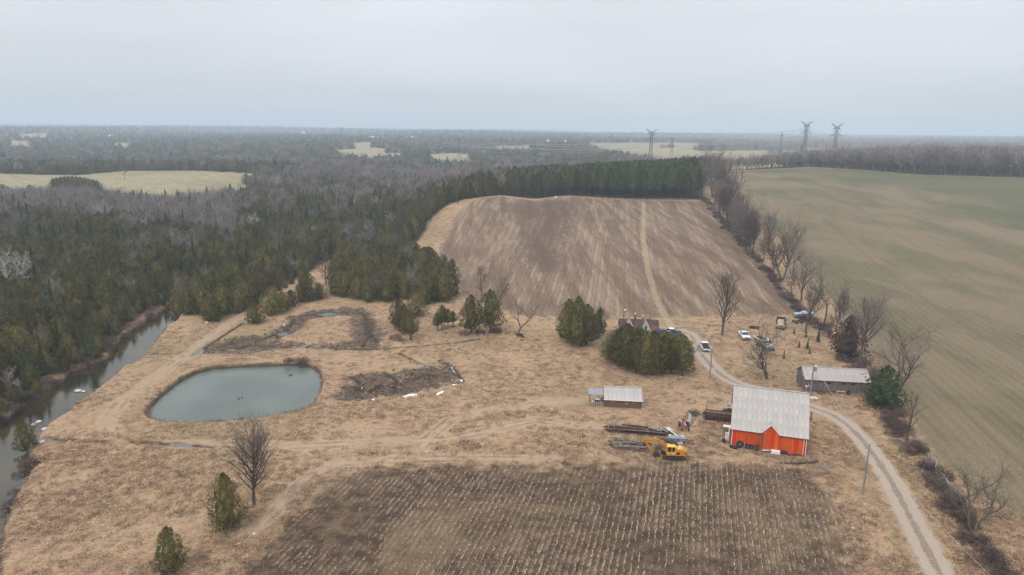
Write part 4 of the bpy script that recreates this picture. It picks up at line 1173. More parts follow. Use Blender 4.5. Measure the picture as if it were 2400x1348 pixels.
# brambles follow the fence row
bx = []
for i in range(len(HEDGE) - 1):
    a, b = HEDGE[i], HEDGE[i + 1]; L = np.linalg.norm(b - a)
    for k in range(int(L * (1.5 if a[1] < 175 else 0.9))):
        q = a + (b - a) * rng.random() + rng.normal(0, 0.95, 2)
        if fbm(q[0], q[1], 6, 5, 2) > -0.20: bx.append(q)
for _ in range(105):
    i = int(rng.integers(60, 112)); a, b = RIVER[i % len(RIVER)], RIVER[(i + 1) % len(RIVER)]; q = a + (b - a) * rng.random() + rng.normal(0, 0.9, 2) + np.array([-1.2, 0.5])
    if 60 < q[1] < 235: bx.append(q)
for px, py in ((1168, 780), (1162, 776), (1156, 779), (1128, 782), (1090, 785), (940, 800), (925, 795), (60, 1090), (70, 1080), (52, 1100), (62, 1075), (25, 1185), (38, 1150), (700, 849), (712, 850), (690, 847), (675, 848), (722, 853), (1945, 765), (1930, 770), (1955, 790), (1985, 850), (1965, 845), (1985, 870), (2010, 875)):
    bx.append(gpt(px, py)[:2] + rng.normal(0, 0.3, 2))
scatter('brambles', 'tangled leafless brambles along the fence row and ditches', 'brambles', 'bramble', bx, 0.5, 1.1)
# dry tufts over the meadow
def pick(n, cond, px0=-60, px1=2460, py0=560, py1=1390, power=1.0):
    P = []
    px = rng.uniform(px0, px1, n); py = rng.uniform(py0, py1, n)
    h = CAM_H
    d = cf[None] + ((px - CX) / FPX)[:, None] * cr[None] + ((CY - py) / FPX)[:, None] * cu[None]
    t = -h / d[:, 2]
    x, y = d[:, 0] * t, d[:, 1] * t
    k = cond(x, y)
    return np.stack([x[k], y[k]], 1)
def c_meadow(x, y):
    a = (sdist(x, y, OPEN) > 1) & (sdist(x, y, RIVER) < -0.3) & (sdist(x, y, POND) < -0.5) & (sdist(x, y, FRONT) < 0) & (sdist(x, y, FARF) < 0) & (sdist(x, y, GREEN) < 0)
    a &= seg_dist(x, y, ROAD, False) > 2.1
    a &= ((sdist(x, y, MUD1) < -0.5) | (sdist(x, y, ISLE) > 0)) & (sdist(x, y, MUD2) < -0.3)
    for t in DITCHES: a &= seg_dist(x, y, t, False) > 0.7
    a &= rng.random(len(x)) > 0.25 * (vnoise(x, y, 30, 8) > 0.05)
    for t in TRACKS: a &= (seg_dist(x, y, t, False) > 1.8) | (rng.random(len(x)) < 0.2)
    return a & (fbm(x, y, 14, 91, 3) > -0.35 + rng.random(len(x)) * 0.4)
mp = pick(62000, c_meadow)
scatter('grass_tufts', 'dry straw coloured tufts of grass and weeds in the meadow', 'grass', 'tuft', mp, 0.55, 1.25, 0.0, [0.30, 0.30, 0.30, 0.10])
# corn stubs stand in rows
az = radians(14.9); ex = np.array([cos(az), -sin(az)]); ey = np.array([sin(az), cos(az)])
U_, V_ = np.meshgrid(np.arange(-75, 75, 0.82), np.arange(45, 125, 0.30))
U_ = U_.ravel(); V_ = V_.ravel()
keep = rng.random(len(U_)) < 0.72
U_, V_ = U_[keep] + rng.normal(0, 0.05, keep.sum()), V_[keep] + rng.uniform(-.2, .2, keep.sum())
cx_, cy_ = U_ * ex[0] + V_ * ey[0], U_ * ex[1] + V_ * ey[1]
k = (sdist(cx_, cy_, FRONT) + 9 * vnoise(cx_, cy_, 6, 3) > 0.6) & (fbm(cx_, cy_, 22, 95, 3) > -0.12 + (rng.random(len(cx_)) - 0.5) * 0.7)
clx = []
for poly, nn in ((MUD1, 500), (MUD2, 320)):
    lo, hi = poly.min(0), poly.max(0); P = rng.uniform(lo, hi, (nn * 3, 2))
    kk = (sdist(P[:, 0], P[:, 1], poly) > -0.8) & ((sdist(P[:, 0], P[:, 1], ISLE) < -0.3) | (poly is MUD2)) & (fbm(P[:, 0], P[:, 1], 5, 13, 2) > -0.15)
    clx.append(P[kk][:nn])
M_CLOD = foliage_mat('earth_clods', (0.05, 0.036, 0.027), (0.17, 0.12, 0.085), (0.30, 0.22, 0.155))
def clod(seed):
    q = random.Random(seed); m = MB(); m.sphere((0, 0, 0.15), (0.42, 0.3, 0.24), 6, 4)
    m.v = [(x * q.uniform(.7, 1.25), y * q.uniform(.7, 1.25), z * q.uniform(.7, 1.2)) for x, y, z in m.v]
    return m.mesh('clod', M_CLOD)
stuffmesh['clod'] = [clod(i) for i in range(4)]
scatter('clods', 'dark wet clods of dug earth on the mud flats', 'earth clods', 'clod', np.concatenate(clx), 0.2, 0.9, -0.03)
scatter('corn_stubble', 'pale broken corn stalks left in rows on dark soil', 'corn stubble', 'corn', np.stack([cx_[k], cy_[k]], 1), 0.5, 1.0, face=-az)
# reeds at the pond rim
rx = []
for i in range(len(POND)):
    a, b = POND[i], POND[(i + 1) % len(POND)]; L = np.linalg.norm(b - a)
    nn = int(L * (2.6 if a[1] < 122 or (i < 3) else 0.7))
    for _ in range(nn):
        rx.append(a + (b - a) * rng.random() + rng.normal(0, 0.28, 2))
scatter('reeds', 'thin reddish reeds around the rim of the pond', 'reeds', 'reed', rx, 0.35, 0.75, 0.1)

# ------------------------------------------------------------------ building materials
def metal_roof_mat(name, col, rust=0.25):
    s = NT(name)
    tc = s.n('TexCoord').outputs['Object']
    n1 = s.noise(s.mapping(tc, (1.2, 0.25, 1)), 0.9, 5, 0.7); n2 = s.noise(tc, 7.0, 3, 0.7)
    info = s.n('ObjectInfo').outputs['Random']
    c = s.mix(s.step(n1, 0.3, 0.7), tuple(v * 0.86 for v in col), tuple(min(1, v * 1.08) for v in col))
    c = s.mix(s.m('MULTIPLY', s.step(n2, 0.55, 0.75), rust), c, (0.20, 0.15, 0.12))
    h = s.n('HueSaturation'); s.put(h.inputs['Color'], c); s.put(h.inputs['Value'], s.m('MULTIPLY_ADD', info, 0.10, 0.95))
    wv = s.n('TexWave'); s.put(wv.inputs['Vector'], tc); wv.inputs['Scale'].default_value = 2.2
    s.bsdf(h.outputs[0], 0.7, 0.0, 0.2, s.bump(wv.outputs[0], 0.3, 0.03))
    return s.mat
M_ROOF = metal_roof_mat('galvanised_roof', (0.435, 0.405, 0.385), 0.3)
M_ROOF2 = metal_roof_mat('old_galvanised_roof', (0.40, 0.355, 0.335), 0.55)
M_REDP = []
for i, c in enumerate(((0.60, 0.072, 0.007), (0.62, 0.10, 0.015), (0.56, 0.045, 0.006))):
    M_REDP.append(flat_mat('red_paint_%s' % ('plain', 'faded', 'fresh')[i], c, 0.55, var=0.10, scale=1.2, stretch=(1, 1, 0.3), dirt=(0.36, 0.07, 0.025), dscale=0.35))
M_WHITE = flat_mat('white_paint', (0.74, 0.73, 0.71), 0.55, var=0.08)
M_CONC = flat_mat('concrete', (0.34, 0.32, 0.29), 0.9, var=0.2)
M_DARK = flat_mat('black_rubber', (0.022, 0.022, 0.024), 0.75, var=0.3)
M_GLASS = flat_mat('dark_glass', (0.02, 0.028, 0.032), 0.08, var=0.1, spec=0.6)
M_STEEL = flat_mat('grey_steel', (0.30, 0.31, 0.33), 0.45, 0.5, var=0.2)
M_RUST = flat_mat('rusty_iron', (0.085, 0.048, 0.036), 0.9, var=0.5, scale=5, dirt=(0.03, 0.02, 0.018))
M_RUSTP = flat_mat('pinkish_rust', (0.27, 0.16, 0.125), 0.85, var=0.3, scale=4)
M_WOODG = flat_mat('weathered_boards', (0.165, 0.145, 0.135), 0.9, var=0.38, scale=2.2, stretch=(4, 4, 0.35), dirt=(0.06, 0.05, 0.046), dscale=1.3)
M_WOODD = flat_mat('dark_timber', (0.06, 0.042, 0.034), 0.9, var=0.4, scale=3)
M_TIMB = flat_mat('grey_timber', (0.30, 0.265, 0.235), 0.9, var=0.35, scale=3, stretch=(0.5, 3, 3))
M_LOGB = flat_mat('rough_log_bark', (0.20, 0.165, 0.135), 0.95, var=0.5, scale=3, dirt=(0.07, 0.05, 0.04), dscale=1.5)
M_PALEW = flat_mat('pale_wood', (0.52, 0.44, 0.34), 0.85, var=0.2)
M_SNOW = flat_mat('snow', (0.86, 0.88, 0.92), 0.6, var=0.03)
M_STONE = flat_mat('field_stone', (0.27, 0.25, 0.23), 0.9, var=0.35, scale=2.5)
M_PSTONE = flat_mat('pale_stone', (0.55, 0.53, 0.50), 0.9, var=0.2)
M_TRACK0 = flat_mat('dull_rim', (0.10, 0.095, 0.09), 0.8)
M_YEL = flat_mat('yellow_paint', (0.50, 0.225, 0.020), 0.45, var=0.14, scale=2.0, dirt=(0.25, 0.10, 0.025), dscale=2.6)
M_YELP = flat_mat('worn_yellow_paint', (0.78, 0.46, 0.09), 0.5, var=0.15, dirt=(0.38, 0.14, 0.025), dscale=2.0)
M_TRACK = flat_mat('track_steel', (0.045, 0.038, 0.034), 0.8, 0.2, var=0.4, scale=6)
M_BLUE = flat_mat('blue_paint', (0.10, 0.25, 0.42), 0.45, var=0.2)
M_LBLUE = flat_mat('pale_blue_paint', (0.42, 0.55, 0.66), 0.5, var=0.2, dirt=(0.16, 0.2, 0.24))
M_REDD = flat_mat('dull_red_paint', (0.42, 0.06, 0.045), 0.6, var=0.2)
M_GREENC = flat_mat('pale_green_paint', (0.38, 0.46, 0.40), 0.5, var=0.2, dirt=(0.2, 0.2, 0.18))
M_TAN = flat_mat('tan_paint', (0.42, 0.32, 0.24), 0.6, var=0.2, dirt=(0.16, 0.10, 0.07))
M_CARW = flat_mat('white_car_paint', (0.80, 0.81, 0.83), 0.25, var=0.03, spec=0.5)
M_LAMP = flat_mat('lamp_glass', (0.7, 0.7, 0.72), 0.1, var=0.05, spec=0.6)
M_TAIL = flat_mat('red_lamp_glass', (0.35, 0.02, 0.02), 0.15, var=0.05)
def brick_mat():
    s = NT('brown_brick')
    tc = s.n('TexCoord').outputs['Object']
    sp = s.n('SeparateXYZ'); s.put(sp.inputs[0], tc)
    cb = s.n('CombineXYZ'); s.put(cb.inputs[0], s.m('ADD', sp.outputs[0], sp.outputs[1])); s.put(cb.inputs[1], sp.outputs[2])
    b = s.n('TexBrick'); s.put(b.inputs['Vector'], cb.outputs[0]); b.inputs['Scale'].default_value = 4.2
    b.inputs['Color1'].default_value = (0.155, 0.075, 0.055, 1); b.inputs['Color2'].default_value = (0.115, 0.062, 0.05, 1)
    b.inputs['Mortar'].default_value = (0.17, 0.13, 0.115, 1); b.inputs['Mortar Size'].default_value = 0.02
    c = s.mix(s.m('MULTIPLY', s.step(s.noise(tc, 1.1, 4, 0.6), 0.4, 0.65), 0.5), b.outputs['Color'], (0.19, 0.08, 0.05))
    s.bsdf(c, 0.9, spec=0.15)
    return s.mat
M_BRICK = brick_mat()
M_SHIN = flat_mat('brown_shingles', (0.075, 0.050, 0.046), 0.95, var=0.35, scale=2.0, dirt=(0.20, 0.095, 0.055), dscale=0.55)
M_SHIN2 = flat_mat('russet_shingles', (0.30, 0.17, 0.115), 0.95, var=0.25, scale=3.0)
M_CLAP = flat_mat('pale_blue_boards', (0.50, 0.56, 0.60), 0.7, var=0.12)

def frame_of(P0, P1):
    d = P1[:2] - P0[:2]; L = float(np.linalg.norm(d))
    return L, atan2(d[1], d[0])
def loc2w(P0, rz, x, y, z):
    return np.array([P0[0] + x * cos(rz) - y * sin(rz), P0[1] + x * sin(rz) + y * cos(rz), P0[2] + z])
def fit_half_depth(P0, rz, wh, pitch, x, py):
    best = None
    for hd in np.arange(1.0, 12, 0.05):
        q = project(loc2w(P0, rz, x, hd, wh + hd * pitch))[0]
        e = abs(q[1] - py)
        if best is None or e < best[0]: best = (e, hd)
    return best[1]
def wall_shell(L, Dp, wh, rh, th=0.15):
    """four walls with gable ends, ridge along x; returns a builder of the gable ends and back only"""
    m = MB()
    # left and right gables as slabs
    for x0 in (0.0, L - th):
        prof = [(0, 0), (Dp, 0), (Dp, wh), (Dp / 2, wh + rh), (0, wh)]
        b = len(m.v)
        for xx in (x0, x0 + th):
            for y, z in prof: m.v.append((xx, y, z))
        n = 5
        m.f.append(tuple(b + i for i in range(n - 1, -1, -1))); m.mi.append(0)
        m.f.append(tuple(b + n + i for i in range(n))); m.mi.append(0)
        for i in range(n):
            j = (i + 1) % n
            m.f.append((b + i, b + j, b + n + j, b + n + i)); m.mi.append(0)
    m.box((L / 2, Dp - th / 2, wh / 2), (L - 2 * th - 0.006, th, wh))
    return m
def roof_sheets(root, L, Dp, wh, pitch, ov_e, ov_g, nrow, ncol, mat, name='roof_sheet', gap=0.012, skip=None):
    """overlapping sheets laid in rows on both slopes"""
    ang = math.atan(pitch); hd = Dp / 2
    run = hd + ov_e; sl = run / cos(ang)
    w = (L + 2 * ov_g) / ncol; h = sl / nrow
    me = None
    for side in (0, 1):
        for r in range(nrow):
            for c in range(ncol):
                if me is None:
                    q = MB(); q.box((0, 0, 0), (w - gap, h + 0.06, 0.03))
                    for k in range(3):
                        q.box((-w / 2 + w * (k + 0.5) / 3, 0, 0.022), (0.03, h + 0.06, 0.016))
                    me = q.mesh(name, mat)
                dist = (r + 0.5) * h                        # from eave up the slope
                yy = -ov_e + dist * cos(ang); zz = wh - ov_e * pitch + dist * sin(ang) + 0.05 - r * 0.004 + (0.012 if c % 2 else 0)
                x = -ov_g + (c + 0.5) * w
                if side == 0 and skip and skip(x, yy): continue
                o = bpy.data.objects.new(name, me); COL.objects.link(o); o.parent = root
                tilt = ang - 0.006
                if side == 0:
                    o.location = (x, yy, zz); o.rotation_euler = (tilt, 0, 0)
                else:
                    o.location = (x, Dp - yy, zz); o.rotation_euler = (-tilt, 0, 0)
    m = MB(); m.box((L / 2, hd, wh + hd * pitch + 0.09), (L + 2 * ov_g, 0.3, 0.05)); m.build('ridge_cap', mat, root)

# ------------------------------------------------------------------ red barn
P0, P1 = gpt(1713, 1044), gpt(1882, 1056)
L, RZ = frame_of(P0, P1)
RZ = radians(-17.5)
WH = top_h(P0, 999.5) * 0.98
PIT = 1.0
HD = fit_half_depth(P0, RZ, WH, PIT, 0.0, 903)
print('barn', L, degrees(RZ) if 'degrees' in globals() else RZ, WH, HD, project(loc2w(P0, RZ, 0, HD, WH + HD * PIT))[0], project(loc2w(P0, RZ, L, HD, WH + HD * PIT))[0])
barn = thing('barn', 'bright orange red barn with grey metal roof and small pointed front gable', 'barn', tuple(P0), RZ)
BARN_P, BARN_RZ, BARN_L, BARN_D = P0, RZ, L, 2 * HD
Dp = 2 * HD
sh = wall_shell(L, Dp, WH, HD * PIT); sh.build('wall', M_REDP[2], barn)
npan = 19; pw = L / npan; gx0, gx1 = L * 0.408, L * 0.622; gxm = (gx0 + gx1) / 2; gh = (gx1 - gx0) * 0.52
rb = random.Random(3)
MB().box((L / 2, 0.12, WH / 2), (L - 0.32, 0.08, WH)).build('back_board', M_WOODD, barn)
for i in range(npan):
    x0, x1 = i * pw + 0.012, (i + 1) * pw - 0.012
    def ztop(x): return WH + max(0.0, gh * (1 - abs(x - gxm) / ((gx1 - gx0) / 2)))
    m = MB(); prof = [(x0, 0.16 if i < 12 else 0.05), (x1, 0.16 if i < 12 else 0.05), (x1, ztop(x1))]
    if x0 < gxm < x1: prof.append((gxm, ztop(gxm)))
    prof.append((x0, ztop(x0)))
    pr = rb.uniform(0, 0.012)
    m.prism(prof, (-0.42 if gx0 - 0.02 < (x0 + x1) / 2 < gx1 + 0.02 else 0.0) - pr, 0.07)
    mt = M_REDP[1] if i in (13, 17, 14) else M_REDP[2] if i in (0, 10, 16, 18) else M_REDP[rb.choice([0, 0, 1])]
    o = m.build('wall_panel', mt, barn)
MB().box((L * 0.30, 0.0, 0.075), (L * 0.6, 0.12, 0.15)).build('foundation', M_CONC, barn)
for x in (0.03, L - 0.04, L - 0.42): MB().box((x, -0.05, WH / 2), (0.09, 0.06, WH)).build('corner_trim', M_WHITE, barn)
roof_sheets(barn, L, Dp, WH, PIT, 0.32, 0.28, 4, 15, M_ROOF)
# gable over the middle of the front
gl = gh / PIT                        # how far back its ridge runs into the roof
def wing(sign, mat):
    m = MB(); f = -0.56
    xe = gxm + sign * ((gx1 - gx0) / 2 + 0.16); ze = WH + 0.02 - 0.12
    a = (gxm, f, WH + gh + 0.16); b = (xe, f, ze); d = (gxm, gl + 0.12, WH + gh + 0.17)
    up = 0.0
    P = [a, b, (xe, 0.1, ze + 0.26), d]
    if sign < 0: P = P[::-1]
    m.face(P); m.face([(p[0], p[1], p[2] - 0.05) for p in P[::-1]])
    for i in range(4):
        p, q = P[i], P[(i + 1) % 4]
        m.face([p, (p[0], p[1], p[2] - 0.05), (q[0], q[1], q[2] - 0.05), q])
    return m
for sg in (-1, 1): wing(sg, M_ROOF).build('gable_roof', M_ROOF, barn)
for sg in (-1, 1):
    m = MB(); e = gxm + sg * ((gx1 - gx0) / 2 + 0.14)
    m.tube([(gxm, -0.58, WH + gh + 0.10), (e, -0.58, WH - 0.13)], 0.055, 4); m.build('bargeboard', M_WHITE, barn)
m = MB(); m.tube([(gx0 - 0.05, -0.12, WH - 0.15), (gx0 - 0.1, -0.14, WH * 0.42)], 0.06, 6); m.build('downpipe', M_STEEL, barn)
m = MB(); m.tube([(-0.28, -0.34, WH - 0.28), (gx0 - 0.2, -0.36, WH - 0.28)], 0.055, 5); m.tube([(gx1 + 0.2, -0.36, WH - 0.28), (L + 0.28, -0.34, WH - 0.28)], 0.055, 5); m.build('gutter', M_STEEL, barn)
def bw(x, y, z=0.0): q = loc2w(BARN_P, BARN_RZ, x, y, 0); return (float(q[0]), float(q[1]), land(q[0], q[1]) + z)
def tyre(name, label, loc, rz, r=0.5, w=0.3, flat=False, group=None, tilt=0.0):
    m = MB(); n = 16
    prof = [(r * 0.55, -w * 0.35), (r * 0.9, -w * 0.5), (r, -w * 0.25), (r, w * 0.25), (r * 0.9, w * 0.5), (r * 0.55, w * 0.35)]
    for i in range(n):
        a, b = 2 * pi * i / n, 2 * pi * (i + 1) / n
        for k in range(6):
            p, q = prof[k], prof[(k + 1) % 6]
            if flat: f = lambda pr, t: (pr[0] * cos(t), pr[0] * sin(t), pr[1] + w / 2)
            else: f = lambda pr, t: (pr[0] * cos(t), pr[1], pr[0] * sin(t) + r)
            m.face([f(p, a), f(q, a), f(q, b), f(p, b)])
    root = thing(name, label, 'tyre', loc, rz, group); root.rotation_euler[0] = tilt
    m.build('tread', M_DARK, root, True)
    h = MB()
    if flat: h.tube([(0, 0, w * 0.3), (0, 0, w * 0.5)], r * 0.5, 10)
    else: h.tube([(0, -w * 0.2, r), (0, w * 0.2, r)], r * 0.52, 10)
    h.build('rim', M_TRACK0, root)
    return root
tyre('tyre', 'flat lying black tyre with pale rim at the left corner of the barn', bw(0.6, -0.9), 0.2, 0.5, 0.32, True)
tyre('tyre', 'second tyre lying flat against the barn foundation', bw(0.15, -0.75), 0.2, 0.42, 0.28, True)
tyre('tyre', 'tall black tyre leaning upright on the barn wall', bw(1.45, -0.45), 0.1, 0.62, 0.34, tilt=-0.12)
tyre('tyre', 'left of the pair of low tyres under the barn wall', bw(2.65, -0.45), 0.1, 0.42, 0.34, tilt=-0.15)
tyre('tyre', 'right of the pair of low tyres under the barn wall', bw(3.3, -0.45), 0.1, 0.42, 0.34, tilt=-0.15)
def crate_like(name, label, cat, loc, rz, dims, mat, kind='box'):
    """a battered open bin: floor, four sides and a rim"""
    w, d, h = dims; root = thing(name, label, cat, loc, rz)
    m = MB(); m.box((0, 0, 0.04), (w, d, 0.08)); m.build('base', mat, root)
    m = MB()
    for sx in (-1, 1): m.box((sx * (w / 2 - 0.03), 0, h / 2 + 0.04), (0.06, d - 0.13, h - 0.08))
    for sy in (-1, 1): m.box((0, sy * (d / 2 - 0.03), h / 2 + 0.04), (w, 0.06, h - 0.08))
    m.build('side', mat, root)
    return root
crate_like('oil_drum_rack', 'rusty iron bin standing against the barn wall', 'bin', bw(4.15, -0.5), RZ, (0.65, 0.6, 0.95), M_RUST)
m = MB(); m.tube([(0, 0, 0.25), (2.6, 0.1, 0.3)], 0.12, 8); m.tube([(0.1, 0.25, 0.2), (2.5, 0.35, 0.22)], 0.10, 8)
tag(m.build('pipe_bundle', M_LBLUE, None, True, bw(5.0, -0.85)), 'long bluish grey pipes lying along the barn foot', 'pipe')
m = MB(); m.box((0, 0, 0.24), (1.35, 0.7, 0.42), m=0, top=(0.96, 0.9)); m.box((0, 0, 0.47), (1.4, 0.75, 0.05)); 
r_ = thing('chest', 'white box shaped chest lying at the foot of the barn', 'chest', bw(7.1, -0.75), RZ)
MB().box((0, 0, 0.22), (1.35, 0.7, 0.44), top=(0.97, 0.93)).build('body', M_WHITE, r_); MB().box((0, 0, 0.475), (1.4, 0.75, 0.06)).build('lid', M_CARW, r_)
m = MB(); m.sphere((0, 0, 0.25), (0.55, 0.4, 0.32), 9, 5); m.sphere((0.5, 0.1, 0.15), (0.5, 0.3, 0.2), 8, 4)
tag(m.build('tarpaulin', M_DARK, None, True, bw(8.3, -0.45)), 'crumpled black tarpaulin heap beside the white chest', 'tarpaulin')
m = MB()
for k in range(5): m.box((1.2, -0.1 - 0.12 * k, 0.06 + 0.05 * (k % 2)), (2.9, 0.11, 0.08), rz=0.02 * (k - 2))
tag(m.build('plank_pile', M_WOODD, None, False, bw(9.0, -0.35)), 'dark low planks lying along the right foot of the barn', 'planks')
m = MB(); m.tube([(0, -0.1, 0), (0.3, 0.3, 1.3)], 0.035, 5)
tag(m.build('pole', M_TIMB, None, False, bw(2.05, -0.5)), 'thin pole leaning between tyres on the barn wall', 'pole')
m = MB(); m.tube([(0, 0, -0.2), (0, 0, 1.75)], 0.11, 7); m.tube([(-0.5, 0, 0.35), (0.4, 0, 0.35)], 0.05, 5)
q = gpt(1900, 986); tag(m.build('gate_post', M_WOODD, None, False, tuple(q)), 'dark wooden post right of the barn by the drive', 'post')
# things along the barn's left flank
def wq(px, py): q = gpt(px, py); return (float(q[0]), float(q[1]), float(q[2]))
root = thing('ladder', 'white step ladder lying by the left barn corner', 'ladder', wq(1704, 1032), RZ + 0.05)
for sx in (-0.24, 0.24): MB().tube([(sx, 0, 0.12), (sx, 1.9, 0.75)], 0.035, 5).build('rail', M_WHITE, root)
for k in range(6): MB().box((0, 0.1 + 0.33 * k, 0.16 + 0.105 * k), (0.48, 0.14, 0.03), rx=0.3).build('rung', M_WHITE, root)
root = thing('feed_trough', 'pale grey metal hopper beside the barn', 'hopper', wq(1703, 1012), RZ)
MB().box((0, 0, 0.75), (1.1, 0.85, 0.6), top=(1.1, 1.1)).build('bin', M_STEEL, root)
MB().box((0, 0, 1.07), (1.3, 1.0, 0.05)).build('lid', M_WHITE, root)
for sx in (-1, 1):
    for sy in (-1, 1): MB().tube([(sx * 0.45, sy * 0.33, 0), (sx * 0.45, sy * 0.33, 0.5)], 0.035, 5).build('leg', M_STEEL, root)
tyre('tyre', 'small wheel with pale rim lying below the white ladder', wq(1698, 1037), 0.9, 0.38, 0.3, tilt=-0.4)
m = MB(); m.tube([(0, 0, 0), (0, 0.05, 3.4)], 0.07, 6)
tag(m.build('drain_pipe', M_WHITE, None, True, bw(-0.45, 0.6)), 'white vertical pipe standing off the left barn corner', 'pipe')
# stepped stack of rusty beams
root = thing('beam_rack', 'long rack of rusty steel beams running up to the left side of the barn', 'beam rack', wq(1648, 983), RZ + 0.03)
rr = random.Random(9)
lenb = wpx(gpt(1648, 983), 66)
for lvl in range(3):
    for k in range(5):
        mt = (M_RUST, M_RUST, M_RUSTP if lvl == 2 and k in (0, 3) else M_WOODD)[rr.randrange(3)]
        MB().box((lenb / 2 + rr.uniform(-.2, .3) , -0.1 + k * 0.62 + rr.uniform(-.05, .05), 0.25 + lvl * 0.38), (lenb * rr.uniform(0.9, 1.02), 0.22, 0.2), rz=rr.uniform(-.02, .02)).build('beam', mt, root)
for x in (0.5, lenb - 0.6):
    for y in (-0.3, 2.8): MB().tube([(x, y, 0), (x, y, 1.7)], 0.07, 4).build('post', M_RUST, root)
for k in range(8):
    MB().box((lenb * 0.98 - 0.42 * (8 - k) * 0.5, 3.2 + 0.08 * k, 0.3 + 0.13 * k), (0.42 * (8 - k) * 0.5 + 1.0, 0.3, 0.14)).build('beam', M_RUST, root)
root = thing('pallet_stack', 'grey timber platform with clutter against the upper left barn wall', 'platform', wq(1706, 966), RZ)
for k in range(8): MB().box((0, -0.9 + 0.26 * k, 1.15), (1.7, 0.23, 0.05)).build('board', M_TIMB, root)
for sx in (-1, 1):
    for sy in (-1, 1): MB().box((sx * 0.7, sy * 0.85, 0.56), (0.14, 0.14, 1.12)).build('leg', M_WOODD, root)
MB().box((0.1, 0.2, 1.32), (0.6, 0.5, 0.28), top=(0.8, 0.8)).build('box', M_RUSTP, root)
# heap of grey branches and the pale log
def branch_heap(name, label, loc, n, R, L_, r_, mat, rz0=0.0, spread=0.6, seed=1, cat='brush pile', zmax=0.8, part='branch'):
    root = thing(name, label, cat, loc, rz0); q = random.Random(seed)
    for k in range(n):
        a = q.gauss(0, spread); l = L_ * q.uniform(0.55, 1.1); x, y = q.uniform(-R, R) * 0.6, q.uniform(-R, R) * 0.35
        z = q.uniform(0.08, zmax) * (1 - min(1, abs(y) / (R * 0.45)) * 0.7)
        d = Vector((cos(a), sin(a), q.uniform(-.05, .08)))
        c = Vector((x, y, z)); r0 = r_ * q.uniform(0.6, 1.2)
        pts = [c - d * l / 2, c - d * l * 0.15 + Vector((0, q.uniform(-.1, .1), q.uniform(-.03, .08))), c + d * l / 2]
        m = MB(); m.tube(pts, [r0, r0 * 0.85, r0 * 0.5], 6)
        if q.random() < 0.5:
            e = pts[1] + Vector((q.uniform(-.3, .5), q.uniform(-.5, .5), q.uniform(0.05, .4))); m.tube([pts[1], e], [r0 * 0.4, r0 * 0.15], 4)
        m.build(part, mat, root, True)
    return root
branch_heap('brush_pile', 'grey heap of cut branches at the head of the pale log', wq(1627, 972), 34, 2.0, 2.4, 0.06, M_BARK, 0.9, 1.2, 2, zmax=0.9)
m = MB(); m.tube([(0, 0, 0.42), (0.9, 2.6, 0.45), (1.2, 4.2, 0.5)], [0.46, 0.42, 0.36], 10)
tag(m.build('log', M_TIMB, None, True, wq(1614, 1000)), 'thick pale grey log lying beside the small tractor', 'log')
m = MB(); m.tube([(0, 0, 0.2), (1.2, 2.6, 0.3)], [0.10, 0.08], 6); m.tube([(0.3, -0.1, 0.15), (1.4, 2.2, 0.2)], [0.08, 0.06], 6)
tag(m.build('log_pair', M_PALEW, None, True, wq(1627, 1000)), 'two thin pale poles lying right of the thick log', 'poles')
branch_heap('log_pile', 'pile of rough grey logs left of the excavator boom', wq(1477, 1047), 46, 3.4, 3.8, 0.17, M_LOGB, RZ - 0.05, 0.12, 4, 'log pile', 1.3, 'log')
branch_heap('root_heap', 'tangle of roots between excavator stick and cab', wq(1545, 1052), 26, 1.2, 1.2, 0.05, M_BARK, 0.3, 1.3, 6, 'root heap', 0.7, 'root')
branch_heap('brush_pile', 'dark brush heap lying on the yard above the white pickup', wq(1768, 770), 26, 1.7, 2.0, 0.07, M_WOODD, -0.2, 0.6, 7)
branch_heap('brush_pile', 'dark upturned roots at the foot of the gaunt forked tree', wq(1221, 789), 20, 1.6, 1.8, 0.09, M_WOODD, -0.4, 0.7, 8)
branch_heap('driftwood_heap', 'pale driftwood tangle on the bank between river and pond', wq(292, 888), 16, 1.5, 1.8, 0.05, M_PALEW, 0.5, 1.0, 9, 'driftwood', 0.4)
branch_heap('driftwood_heap', 'two pale branches crossed on the river bank', wq(333, 851), 5, 0.6, 1.8, 0.06, M_PALEW, 1.4, 0.4, 10, 'driftwood', 0.3)
branch_heap('brush_pile', 'grey brush behind the elm and shed', wq(1998, 848), 34, 3.0, 2.6, 0.05, M_BARK, -0.3, 1.0, 11, zmax=1.0)
m = MB(); m.tube([(0, 0, 0.22), (2.5, -0.1, 0.26), (5.6, 0.25, 0.4)], [0.22, 0.2, 0.15], 9); m.tube([(0.9, 0, 0.3), (1.7, 0.5, 1.0)], [0.09, 0.05], 6)
tag(m.build('log', M_BARK, None, True, wq(1838, 1087)), 'long fallen trunk with a stub branch at the edge of the front field', 'log')
branch_heap('chip_heap', 'low grey heap of chips and twigs at the end of the fallen trunk', wq(1938, 1096), 40, 2.0, 0.7, 0.03, M_TIMB, 0.3, 1.5, 12, 'chip heap', 0.35)
